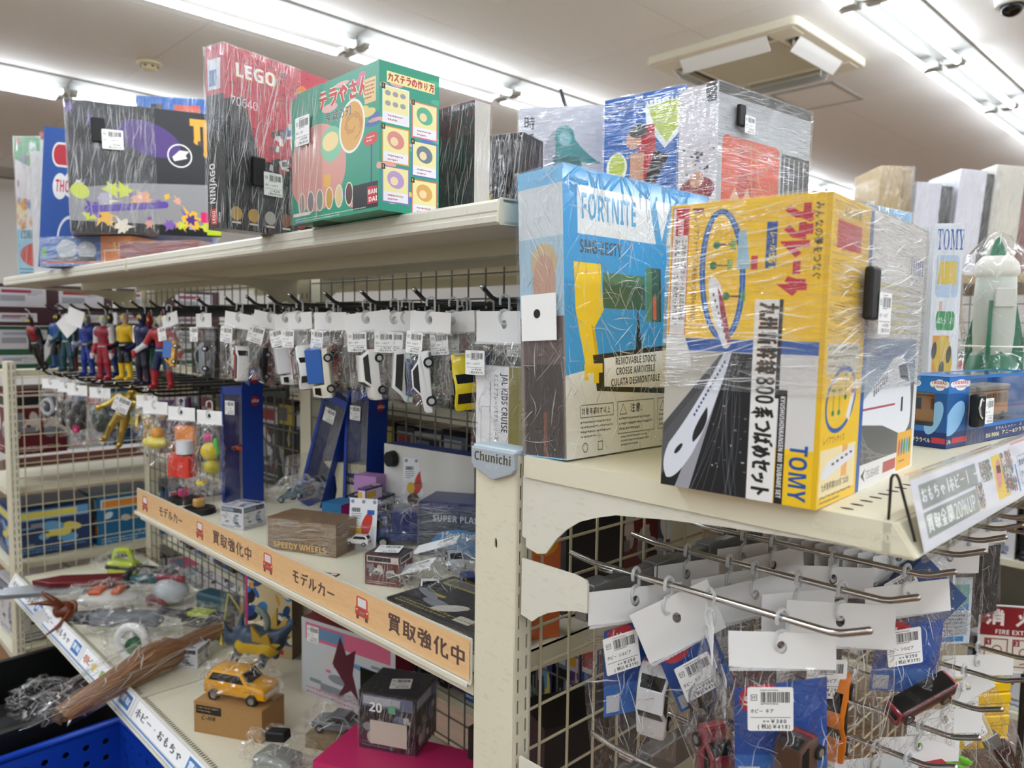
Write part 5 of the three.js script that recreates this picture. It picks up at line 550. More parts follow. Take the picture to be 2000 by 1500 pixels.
// ---------------------------------------------------------------- toy cars
const CARS = {   // side outline, side window, windscreen and rear screen lines, on a length of 1
  sedan: { w: 0.4, o: [[-0.5, 0.06], [-0.5, 0.17], [-0.46, 0.2], [-0.22, 0.235], [-0.08, 0.36], [0.2, 0.36], [0.36, 0.24], [0.49, 0.215], [0.5, 0.06]], s: [[-0.17, 0.24], [-0.06, 0.335], [0.19, 0.335], [0.3, 0.245]], f: [[-0.215, 0.24], [-0.088, 0.352]], r: [[0.21, 0.352], [0.345, 0.25]] },
  van: { w: 0.4, o: [[-0.5, 0.06], [-0.5, 0.2], [-0.4, 0.26], [-0.26, 0.44], [0.44, 0.45], [0.5, 0.36], [0.5, 0.06]], s: [[-0.3, 0.28], [-0.2, 0.41], [0.4, 0.415], [0.42, 0.28]], f: [[-0.395, 0.27], [-0.268, 0.43]], r: [[0.455, 0.425], [0.497, 0.3]] },
  suv: { w: 0.42, o: [[-0.5, 0.08], [-0.5, 0.22], [-0.45, 0.26], [-0.24, 0.28], [-0.12, 0.42], [0.38, 0.42], [0.48, 0.28], [0.5, 0.08]], s: [[-0.18, 0.285], [-0.09, 0.39], [0.34, 0.39], [0.41, 0.285]], f: [[-0.235, 0.285], [-0.128, 0.41]], r: [[0.39, 0.41], [0.475, 0.29]] },
  sport: { w: 0.44, o: [[-0.5, 0.05], [-0.49, 0.12], [-0.3, 0.19], [-0.16, 0.21], [0.0, 0.3], [0.16, 0.305], [0.4, 0.24], [0.49, 0.22], [0.5, 0.06]], s: [[-0.1, 0.215], [0.01, 0.28], [0.15, 0.285], [0.28, 0.235]], f: [[-0.155, 0.215], [-0.008, 0.295]], r: [[0.17, 0.3], [0.36, 0.25]] },
  truck: { w: 0.42, o: [[-0.5, 0.07], [-0.5, 0.24], [-0.46, 0.44], [-0.24, 0.45], [-0.22, 0.2], [0.5, 0.2], [0.5, 0.07]], s: [[-0.44, 0.28], [-0.41, 0.4], [-0.28, 0.4], [-0.28, 0.28]], f: [[-0.498, 0.27], [-0.47, 0.41]], r: [[-0.232, 0.4], [-0.228, 0.3]] },
  bus: { w: 0.28, o: [[-0.5, 0.05], [-0.5, 0.26], [-0.48, 0.3], [0.48, 0.3], [0.5, 0.27], [0.5, 0.05]], s: [[-0.45, 0.15], [-0.45, 0.25], [0.45, 0.25], [0.45, 0.15]], f: [[-0.499, 0.14], [-0.497, 0.25]], r: [[0.497, 0.25], [0.499, 0.15]] },
};
const carGeo = {};
for (const [k, c] of Object.entries(CARS)) {
  const hw = c.w / 2, lean = (g) => { const p = g.attributes.position; for (let i = 0; i < p.count; i++) { const y = p.getY(i); if (y > 0.22) p.setZ(i, p.getZ(i) * (1 - (y - 0.22) * (k === 'bus' ? 0.2 : 0.9))); const x = Math.abs(p.getX(i)); if (x > 0.36) p.setZ(i, p.getZ(i) * (1 - (x - 0.36) * 0.8)); } g.computeVertexNormals(); return toCreasedNormals(g, 0.6); };
  const s = shape(c.o); const body = lean(extrude(s, c.w - 0.05, 0.025).translate(0, 0, -hw + 0.025));
  const win = lean(new THREE.ExtrudeGeometry(shape(c.s), { depth: c.w + 0.012, bevelEnabled: false }).translate(0, 0, -hw - 0.006));
  const screen = ([a, b], out) => { const dx = b[0] - a[0], dy = b[1] - a[1], l = Math.hypot(dx, dy), nx = -dy / l * 0.006, ny = dx / l * 0.006, q = nx * out < 0 ? -1 : 1; return lean(new THREE.ExtrudeGeometry(shape([[a[0], a[1]], [b[0], b[1]], [b[0] + nx * q, b[1] + Math.abs(ny)], [a[0] + nx * q, a[1] + Math.abs(ny)]]), { depth: c.w * 0.8, bevelEnabled: false }).translate(0, 0, -c.w * 0.4)); };
  carGeo[k] = { body, win, front: screen(c.f, -1), rear: screen(c.r, 1) };
}
const wheelG = cyl(0.085, 0.085, 0.06, 16).rotateX(Math.PI / 2), hubG = cyl(0.05, 0.05, 0.064, 10).rotateX(Math.PI / 2);
const GLASS_DARK = paint(0x14171a, 0.12), RUBBER = paint(0x151515, 0.7), HUB = paint(0xb8bcc0, 0.25, { metalness: 0.8 });
const paints = new Map(); const gloss = (c) => { if (!paints.has(c)) paints.set(c, paint(c, 0.28, { clearcoat: 0.6, clearcoatRoughness: 0.1 })); return paints.get(c); };
function toyCar(style, color, label, length = 0.07, { stripe, cargo, group, glass } = {}) {
  const o = thing('toy_car', label, 'toy car', [0, 0, 0], 0, group), G = carGeo[style], c = CARS[style]; o.scale.setScalar(length);
  part(o, 'body', G.body, gloss(color)); part(o, 'side_window', G.win, glass ?? GLASS_DARK); part(o, 'windscreen', G.front, GLASS_DARK); part(o, 'rear_screen', G.rear, GLASS_DARK);
  for (const x of [-0.31, 0.31]) for (const z of [-1, 1]) { const w = part(o, 'wheel', wheelG, RUBBER, [x, 0.075, z * (c.w / 2 - 0.02)]); part(w, 'hub', hubG, HUB); }
  if (stripe !== undefined) part(o, 'side_stripe', box(0.94, 0.035, c.w + 0.008, 0, 0.15, 0), gloss(stripe));
  if (cargo !== undefined) part(o, 'cargo_box', rbox(0.68, 0.32, c.w * 0.98, 0.02, 0.15, 0.36, 0), gloss(cargo));
  if (style === 'bus') part(o, 'roof', rbox(0.9, 0.03, 0.24, 0.012, 0, 0.302, 0), GLASS_DARK);
  part(o, 'tail_lamp', box(0.01, 0.05, c.w * 0.78, 0.497, 0.16, 0), gloss(0xa81c24)); part(o, 'head_lamp', box(0.01, 0.045, c.w * 0.72, -0.499, 0.15, 0), gloss(0xdfe3e6));
  return o;
}
// ---------------------------------------------------------------- hanging bags
const bagFilm = [0, 1, 2, 3].map((v) => {   // a flat pouch of unit width and height hanging below its top edge
  const nu = 14, nv = 18, pos = [], uv = [], idx = [], ph = v * 2.1;
  for (const s of [1, -1]) for (let j = 0; j <= nv; j++) for (let i = 0; i <= nu; i++) {
    const a = i / nu, b = j / nv, full = Math.sin(Math.PI * a) ** 0.7 * Math.sin(Math.PI * Math.min(1, b * 0.92 + 0.06)) ** 0.8;
    pos.push((a - 0.5) * (1 + 0.07 * Math.sin(b * 5 + ph)), -b * (1 + 0.03 * Math.sin(a * 7 + ph)) + (b > 0.9 ? 0.03 * Math.cos((a - 0.5) * 6) : 0), s * full * (0.5 + 0.16 * Math.sin(a * 17 + b * 9 + ph) + 0.12 * Math.sin(b * 25 - a * 8 + ph) + 0.08 * Math.sin(a * 33 - b * 21)));
    uv.push(a * 0.7 + v * 0.2, b);
  }
  const n = (nu + 1) * (nv + 1); for (let s = 0; s < 2; s++) for (let j = 0; j < nv; j++) for (let i = 0; i < nu; i++) { const p = s * n + j * (nu + 1) + i, q = p + nu + 1; s ? idx.push(p, p + 1, q, q, p + 1, q + 1) : idx.push(p, q, p + 1, q, q + 1, p + 1); }
  const g = new THREE.BufferGeometry(); g.setAttribute('position', new THREE.Float32BufferAttribute(pos, 3)); g.setAttribute('uv', new THREE.Float32BufferAttribute(uv, 2)); g.setIndex(idx); g.computeVertexNormals(); return g;
});
const filmPoint = (a, b, s, ph) => V((a - 0.5) * (1 + 0.07 * Math.sin(b * 5 + ph)), -b * (1 + 0.03 * Math.sin(a * 7 + ph)), s * (Math.max(0, Math.sin(Math.PI * a)) ** 0.7 * Math.max(0, Math.sin(Math.PI * Math.min(1, b * 0.92 + 0.06))) ** 0.8) * (0.5 + 0.16 * Math.sin(a * 17 + b * 9 + ph) + 0.12 * Math.sin(b * 25 - a * 8 + ph) + 0.08 * Math.sin(a * 33 - b * 21)));
const bagGlintCrease = [0, 1, 2, 3].map((v) => { const paths = []; for (let i = 0; i < 30; i++) { const edge = i < 8, a0 = edge ? (i % 2 ? 0.02 : 0.98) : rnd(0.06, 0.94), b0 = rnd(0.02, 0.9), an = edge ? 1.57 : rnd() < 0.6 ? 1.57 + rnd(-0.6, 0.6) : rnd(0, 3.1), l = edge ? 0.5 : rnd(0.1, 0.4), bend = rnd(-0.08, 0.08), pts = [], nrm = []; for (let k = 0; k < 8; k++) { const t = k / 7 - 0.5, q = bend * (0.25 - t * t) * 4, a = a0 + Math.cos(an) * l * t + Math.sin(an) * q, b = b0 + Math.sin(an) * l * t; if (a < 0.01 || a > 0.99 || b < 0 || b > 1) continue; pts.push(filmPoint(a, b, 1, v * 2.1).add(V(0, 0, 0.012))); nrm.push(V(0, 0, 1)); } if (pts.length > 2) paths.push({ pts, nrm, w: rnd(0.002, 0.0062) }); } return ridges(paths); });  // creases of the pouch, their white standing in for highlights
const headerGeo = (w, h) => { const s = shape([[-w / 2, -h], [w / 2, -h], [w / 2, 0], [-w / 2, 0]]), p = new THREE.Path(); p.absellipse(0, -h * 0.42, 0.0045, 0.006, 0, Math.PI * 2); s.holes.push(p); const g = new THREE.ExtrudeGeometry(s, { depth: 0.0006, bevelEnabled: false, curveSegments: 10 }), q = g.attributes.position; for (let i = 0; i < q.count; i++) q.setZ(i, q.getZ(i) + 0.004 * Math.sin(q.getX(i) / w * 2.4)); g.computeVertexNormals(); return g; };
const clipG = join(tube([[0.0062, -0.013, 0], [0.0062, -0.002, 0], [0.006, 0.004, 0], [0.001, 0.0085, 0], [-0.005, 0.006, 0], [-0.0062, 0.0, 0], [-0.0055, -0.005, 0]], 0.0017, 24, 6).scale(1, 1, 1.3), new THREE.TorusGeometry(0.007, 0.0015, 6, 18).scale(1, 1.35, 1).translate(0, -0.021, 0), rbox(0.012, 0.003, 0.003, 0.001, 0, -0.0125, 0));
const headers = new Map();
let bagCount = 0;
function hangBag({ at, yaw, tilt = 0, lean = 0, w = 0.09, hh = 0.032, bh = 0.115, thick = 0.024, label, sticker = [-0.02, -0.055], stickerTilt = 0, group, name = 'hang_bag', size = 0.032, clip = true, mat = FILM_BAG }) {
  const o = thing(name, label, 'bag', at, 0, group); o.rotation.set(lean, yaw, 0, 'YXZ');
  if (clip) part(o, 'hang_clip', clipG, CLIP, [0, 0, 0], [0, Math.PI / 2 * 0.3, 0]);
  const p = new THREE.Group(); p.name = 'pouch'; p.position.set(0, -0.013, 0); p.rotation.z = tilt; o.add(p);
  const key = Math.round(w * 500) + ',' + Math.round(hh * 500); if (!headers.has(key)) headers.set(key, headerGeo(w, hh));
  part(p, 'header_card', headers.get(key), PAPER);
  const f = part(p, 'bag_film', bagFilm[bagCount % 4], mat, [0, -hh + 0.002, 0]); f.scale.set(w * 1.04, bh, thick);
  const fc = part(p, 'film_glint_creases', bagGlintCrease[bagCount++ % 4], GLINT_FILM, [0, -hh + 0.002, 0]); fc.scale.set(w * 1.04, bh, thick);
  part(p, 'heat_seal', box(w, 0.0026, 0.0012, 0, -hh - 0.0008, 0), GLINT_FILM);
  if (sticker) part(p, 'price_label', LABEL_G[size === 40 ? 40 : 32], LABEL[bagCount % 2], [sticker[0], sticker[1], thick * 0.5 + 0.0035], [0, 0, stickerTilt]);
  o.updateMatrixWorld(true);
  o.userData.hold = null; delete o.userData.hold;
  return o;
}
function inside(bag, o, [x, y, z], [rx, ry, rz]) {   // put a thing inside a bag: where the bag hangs, the thing hangs
  const pouch = bag.children.find((c) => c.name === 'pouch'); bag.updateMatrixWorld(true);
  o.position.copy(V(x, y, z).applyMatrix4(pouch.matrixWorld)); o.quaternion.copy(pouch.getWorldQuaternion(new THREE.Quaternion())).multiply(new THREE.Quaternion().setFromEuler(new THREE.Euler(rx, ry, rz)));
  return o;
}
const UP = Math.PI / 2, RN = 'clear hang bags on the aisle rack hooks', LN = 'clear hang bags under the upper shelf';
const deg = (a) => a * Math.PI / 180;
const sikuMap = canvas(256, 384, (g, w, h) => { g.fillStyle = '#1a4fa0'; g.fillRect(0, 0, w, h); g.fillStyle = '#2f6cb8'; g.fillRect(0, 260, w, 124); g.fillStyle = '#d02436'; g.beginPath(); g.ellipse(76, 74, 62, 56, 0, 0, 7); g.fill(); word(g, 'siku', 24, 94, 56, '#f4f4f4', { squeeze: 0.95 }); g.fillStyle = '#c8ccd2'; g.fillRect(10, 300, 60, 70); });
const cardG = (w, h) => { const s = shape([[-w / 2, 0], [w / 2, 0], [w / 2, h], [-w / 2, h * 0.9]]), g = new THREE.ExtrudeGeometry(s, { depth: 0.0008, bevelEnabled: false }), p = g.attributes.position, u = g.attributes.uv; for (let i = 0; i < p.count; i++) u.setXY(i, p.getX(i) / w + 0.5, p.getY(i) / h); return g.translate(0, -h / 2, -0.0004); };
const CARD = printed(sikuMap, 0.4);
const backCard = (bag, w, h, y, label, z = -0.006, rz = 0) => inside(bag, solo('backing_card', label, 'card', cardG(w, h), CARD), [0, y, z], [0, 0, rz]);
// --- front bags on the aisle rack
{
  const S = { w: 0.1, hh: 0.034, group: RN, size: 40 };
  let b = hangBag({ ...S, at: [0.125, HOOK_Y, HOOK_Z[0]], yaw: deg(66), w: 0.108, hh: 0.036, bh: 0.165, thick: 0.03, tilt: 0.02, sticker: [-0.026, -0.06], stickerTilt: 0.14, label: 'hang bag with a white and black toy car, next to the rack arm' });
  backCard(b, 0.068, 0.105, -0.088, 'blue blister card in the hang bag next to the rack arm'); inside(b, toyCar('sedan', 0xd9dadb, 'white toy sedan with black windows upright in a bag beside the rack arm', 0.085), [0.03, -0.125, -0.004], [0.1, 0.75, UP * 0.95]);
  b = hangBag({ ...S, at: [0.166, HOOK_Y, HOOK_Z[0]], yaw: deg(58), w: 0.088, hh: 0.058, bh: 0.15, thick: 0.03, tilt: 0.42, sticker: [-0.008, -0.082], label: 'tilted hang bag with tall white header holding a black toy chassis' });
  backCard(b, 0.066, 0.08, -0.085, 'dark blue blister card in the tilted hang bag'); inside(b, toyCar('sport', 0x1b1c1e, 'black toy car chassis in the tilted hang bag', 0.085), [0.004, -0.15, 0.0], [0.1, -0.9, UP]);
  b = hangBag({ ...S, at: [0.215, HOOK_Y, HOOK_Z[0]], yaw: deg(128), w: 0.1, bh: 0.17, thick: 0.028, sticker: [0.02, -0.09], label: 'hang bag turned edge-on with a dark red toy car inside' }); inside(b, toyCar('sedan', 0x7a1d2c, 'dark red toy sedan in the edge-on hang bag', 0.08), [0, -0.15, 0], [0, 0.5, UP]);
  b = hangBag({ ...S, at: [0.288, HOOK_Y, HOOK_Z[0]], yaw: deg(42), w: 0.094, hh: 0.034, bh: 0.14, thick: 0.034, tilt: 0.045, sticker: [-0.016, -0.062], label: 'foremost hang bag with clean white header and a brown toy car' });
  backCard(b, 0.084, 0.11, -0.1, 'blue blister card with red oval mark behind the brown toy car'); inside(b, toyCar('suv', 0x4a3226, 'dark brown toy off-roader with silver wheels in the foremost hang bag', 0.078), [0.022, -0.13, 0.0], [0, 0.7, UP * 0.95]);
  const row = (hook, x, yaw, w, hh, bh, tilt, car, label, carLabel, o = {}) => { const g = hangBag({ ...S, at: [x, o.y ?? HOOK_Y, o.z ?? HOOK_Z[hook]], yaw: deg(yaw), w, hh, bh, tilt, label, sticker: [-0.018, -hh - 0.026], thick: 0.028, ...o.bag }); if (car) inside(g, toyCar(car[0], car[1], carLabel, car[2] ?? 0.072, car[3]), o.pos ?? [0.008, -hh - bh * 0.52, 0], o.rot ?? [0.1, 0.6, UP]); return g; };
  row(1, 0.113, 72, 0.09, 0.036, 0.13, 0.02, null, 'hang bag of dark blue card nearest the bar on the second hook'); backCard(scene.children[scene.children.length - 1], 0.07, 0.1, -0.09, 'dark blue card in the innermost bag of the second hook');
  row(1, 0.168, 70, 0.1, 0.042, 0.15, 0.06, ['sedan', 0x1e2a5a, 0.072], 'hang bag with a navy toy car on the second hook', 'navy toy sedan hanging on the second hook');
  row(1, 0.199, 66, 0.1, 0.042, 0.13, 0.12, ['sport', 0x6a2630, 0.07], 'hang bag with a maroon toy car on the second hook', 'maroon toy sports car hanging on the second hook');
  row(1, 0.249, 62, 0.084, 0.044, 0.13, 0.03, ['van', 0x8f9498, 0.07], 'hang bag with a silver toy van on the second hook', 'silver toy van hanging on the second hook');
  row(1, 0.294, 46, 0.108, 0.046, 0.135, -0.02, ['sport', 0xe07b14, 0.1], 'wide hang bag at the second hook tip holding a large orange toy car', 'large orange toy sports car with black windows in clear bag', { rot: [0.05, 0.95, UP * 1.04], pos: [0.0, -0.118, -0.012] });
  row(2, 0.123, 74, 0.08, 0.036, 0.11, 0.02, ['sedan', 0x50545a, 0.07], 'hang bag with a grey toy car nearest the bar on the third hook', 'grey toy sedan hanging innermost on the third hook');
  row(2, 0.163, 70, 0.09, 0.04, 0.12, 0.12, ['suv', 0x7a2a4a, 0.07], 'hang bag with a plum toy car on the third hook', 'plum toy off-roader hanging on the third hook');
  row(2, 0.239, 52, 0.096, 0.036, 0.11, -0.04, ['truck', 0x33383c, 0.075, { cargo: 0x3c4044 }], 'hang bag with a charcoal toy lorry on the third hook', 'charcoal toy lorry hanging on the third hook');
  const s3 = row(2, 0.318, 52, 0.094, 0.036, 0.155, 0.12, null, 'hang bag at the third hook tip with a toy bus on a blue card'); backCard(s3, 0.078, 0.085, -0.085, 'blue card with red oval mark behind the toy bus', -0.008, -0.2);
  inside(s3, toyCar('bus', 0x9c1c30, 'dark red toy bus with black roof lying in a clear tray', 0.082, { glass: GLASS_DARK }), [0.0, -0.135, 0.008], [0.5, 0.25, 0.1]); inside(s3, solo('bus_roof_tray', 'clear plastic tray over the dark red toy bus', 'tray', rbox(0.086, 0.032, 0.04, 0.004), CLEAR), [0, -0.122, 0.008], [0.5, 0.25, 0.1]);
  // blue boxed toy in a bag, a card, and stacks of dark sleeves on the hooks behind
  const b4 = hangBag({ ...S, at: [0.27, HOOK_Y, HOOK_Z[3]], yaw: deg(50), w: 0.1, hh: 0.012, bh: 0.12, thick: 0.05, tilt: 0.5, sticker: [-0.022, -0.03], label: 'hang bag with a slanted slate blue carton on the fourth hook' }); inside(b4, solo('small_carton', 'small slate blue carton slanted inside a hang bag', 'box', rbox(0.072, 0.08, 0.03, 0.002), paint(0x3d5888, 0.4)), [0.004, -0.06, 0], [0, 0, 0.3]);
  const cardMap = canvas(256, 384, (g, w, h) => { g.fillStyle = '#c9d4dc'; g.fillRect(0, 0, w, h); g.fillStyle = '#7fb4a8'; g.fillRect(16, 40, 224, 150); g.fillStyle = '#2f86c8'; g.beginPath(); g.moveTo(16, 190); g.lineTo(16, 130); g.lineTo(130, 200); g.lineTo(240, 150); g.lineTo(240, 190); g.fill(); g.fillStyle = '#d8c83a'; g.fillRect(96, 110, 50, 70); g.fillStyle = '#20262c'; g.fillRect(106, 90, 70, 60); g.fillStyle = '#aab4bc'; g.fillRect(16, 196, 224, 140); lines(g, 26, 214, 200, 5, 22, '#5a646c'); g.fillStyle = '#3a86c0'; g.fillRect(70, 340, 150, 30); });
  const b5 = hangBag({ ...S, at: [0.305, HOOK_Y, HOOK_Z[4]], yaw: deg(52), w: 0.075, hh: 0.035, bh: 0.105, thick: 0.006, sticker: [-0.016, -0.052], label: 'flat hang bag with a blue and silver trading card on the fifth hook' }); inside(b5, solo('trading_card', 'blue and silver trading card in a flat sleeve', 'card', new THREE.BoxGeometry(0.063, 0.088, 0.0006), printed(cardMap, 0.25)), [0.002, -0.086, 0], [0, 0, 0]);
  for (let k = 0; k < 16; k++) { const hk = k < 8 ? 5 : 6, q = k % 8; const g = hangBag({ ...S, at: [0.15 + q * 0.022, HOOK_Y, HOOK_Z[hk]], yaw: deg(72 + rnd(-6, 6)), w: 0.08, hh: 0.03, bh: 0.12, thick: 0.005, tilt: rnd(-0.04, 0.04), sticker: null, label: hk === 5 ? 'slim dark sleeve in the stack on the sixth hook' : 'slim dark sleeve in the stack on the seventh hook', group: hk === 5 ? 'dark sleeves on the sixth hook' : 'dark sleeves on the seventh hook', name: 'card_sleeve' }); part(g.children.find((c) => c.name === 'pouch'), 'dark_insert', box(0.07, 0.1, 0.0012, 0, -0.085, 0), pick([BLACK, paint(0x1c1f24, 0.3), paint(0x2a2420, 0.35)])); }
  for (let k = 0; k < 9; k++) { const g = hangBag({ ...S, at: [0.12 + k * 0.018, HOOK_Y, HOOK_Z[3]], yaw: deg(80), w: 0.07, hh: 0.034, bh: 0.09, thick: 0.006, sticker: null, label: 'pale slim sleeve in the pack on the fourth hook', group: 'pale sleeves on the fourth hook', name: 'card_sleeve' }); part(g.children.find((c) => c.name === 'pouch'), 'grey_insert', box(0.06, 0.08, 0.001, 0, -0.075, 0), paint(0x8d9296, 0.5)); }
  // second row of hooks
  const Y2 = 1.003;
  row(0, 0.30, 46, 0.1, 0.04, 0.12, 0.05, ['suv', 0x9a3a20, 0.07], 'hang bag with a rust toy car on the lower hook beneath the orange car', 'rust toy off-roader on the lower hook', { y: Y2, z: -0.215 });
  row(0, 0.24, 60, 0.1, 0.04, 0.12, -0.05, ['van', 0xd8dadc, 0.07], 'hang bag with a white toy van on the lower hook beneath the orange car', 'white toy van on the lower hook', { y: Y2, z: -0.215 });
  row(0, 0.17, 66, 0.1, 0.04, 0.12, 0.02, ['sport', 0xc85a18, 0.08], 'hang bag with an amber toy car deep on the lower hook', 'amber toy sports car deep on the lower hook', { y: Y2, z: -0.215 });
  row(0, 0.28, 50, 0.1, 0.04, 0.12, 0.1, ['sedan', 0x1f6e3c, 0.07], 'hang bag with a green toy car on the second lower hook', 'green toy sedan on the second lower hook', { y: Y2, z: -0.33 });
  row(0, 0.2, 64, 0.1, 0.04, 0.12, 0.0, ['sport', 0xe08a1c, 0.08], 'hang bag with a yellow-orange toy car on the second lower hook', 'yellow-orange toy sports car on the second lower hook', { y: Y2, z: -0.33 });
  // bright plastic oddments towards the next bay
  const odd = (z, x, label, bagLabel, parts, o = {}) => { const g = hangBag({ ...S, at: [x, o.y ?? Y2, z], yaw: deg(o.yaw ?? 54), w: o.w ?? 0.105, hh: 0.034, bh: o.bh ?? 0.15, thick: 0.03, tilt: o.tilt ?? 0, label: bagLabel, sticker: o.sticker ?? [-0.03, -0.058], clip: true }); const t = thing(o.name ?? 'plastic_toy', label, 'toy'); for (const [n, geo, m] of parts) part(t, n, geo, m); inside(g, t, o.pos ?? [0, -0.1, 0], o.rot ?? [0, 0, 0]); return g; };
  const LIME = paint(0x6cc21e, 0.35), YEL = paint(0xf2c40c, 0.4), RED = paint(0xa3141c, 0.4), GREEN = paint(0x157a3c, 0.4);
  odd(-0.52, 0.3, 'lime green ribbed plastic toy with a yellow block in a clear bag', 'hang bag of lime green plastic pieces on the third lower hook', [...[0, 1, 2, 3].map((k) => ['rib', rbox(0.09, 0.007, 0.012, 0.002).rotateZ(-0.4).translate(0, 0.04 - k * 0.011, 0), LIME]), ['green_block', rbox(0.05, 0.06, 0.014, 0.003, 0.02, -0.03, 0), LIME], ['yellow_block', rbox(0.034, 0.05, 0.018, 0.003, -0.012, -0.055, 0.004), YEL]]);
  odd(-0.42, 0.3, 'dark red flat plastic wedge in a clear bag', 'hang bag holding a dark red plastic wedge', [['wedge', extrude(shape([[-0.036, 0.05], [0.03, 0.06], [0.04, 0.044], [0.026, -0.05], [-0.036, -0.036]]), 0.01, 0.002), RED]], { pos: [0.0, -0.09, 0], bh: 0.14 });
  odd(-0.33, 0.315, 'green rounded plastic cone in a clear bag', 'hang bag holding a green plastic cone', [['cone', new THREE.LatheGeometry([[0, 0.04], [0.012, 0.036], [0.022, 0.01], [0.024, -0.03], [0, -0.03]].map(([x, y]) => new THREE.Vector2(x, y)), 18), GREEN]], { pos: [0.02, -0.06, 0], bh: 0.11 });
  odd(-0.64, 0.29, 'dark brown toy paint brush with pale bristles in a clear bag', 'narrow hang bag with a dark brush, header twisted', [['handle', rbox(0.026, 0.08, 0.014, 0.005, 0.008, -0.06, 0), paint(0x3a201c, 0.4)], ['ferrule', rbox(0.024, 0.022, 0.012, 0.002, -0.002, -0.01, 0), STEEL], ['bristles', rbox(0.024, 0.05, 0.012, 0.004, -0.008, 0.024, 0), paint(0xd8c79a, 0.8)]], { tilt: 0.5, w: 0.075, bh: 0.17, name: 'toy_brush' });
  odd(-0.75, 0.28, 'yellow ribbed plastic crate toy in a clear bag', 'hang bag with a bright yellow ribbed crate', [...[0, 1, 2, 3, 4, 5].map((k) => ['ridge', rbox(0.088, 0.017, 0.02 + (k % 2) * 0.004, 0.003, 0, 0.05 - k * 0.018, 0), YEL])], { w: 0.12, bh: 0.17, pos: [0.01, -0.1, 0], name: 'toy_crate' });
}
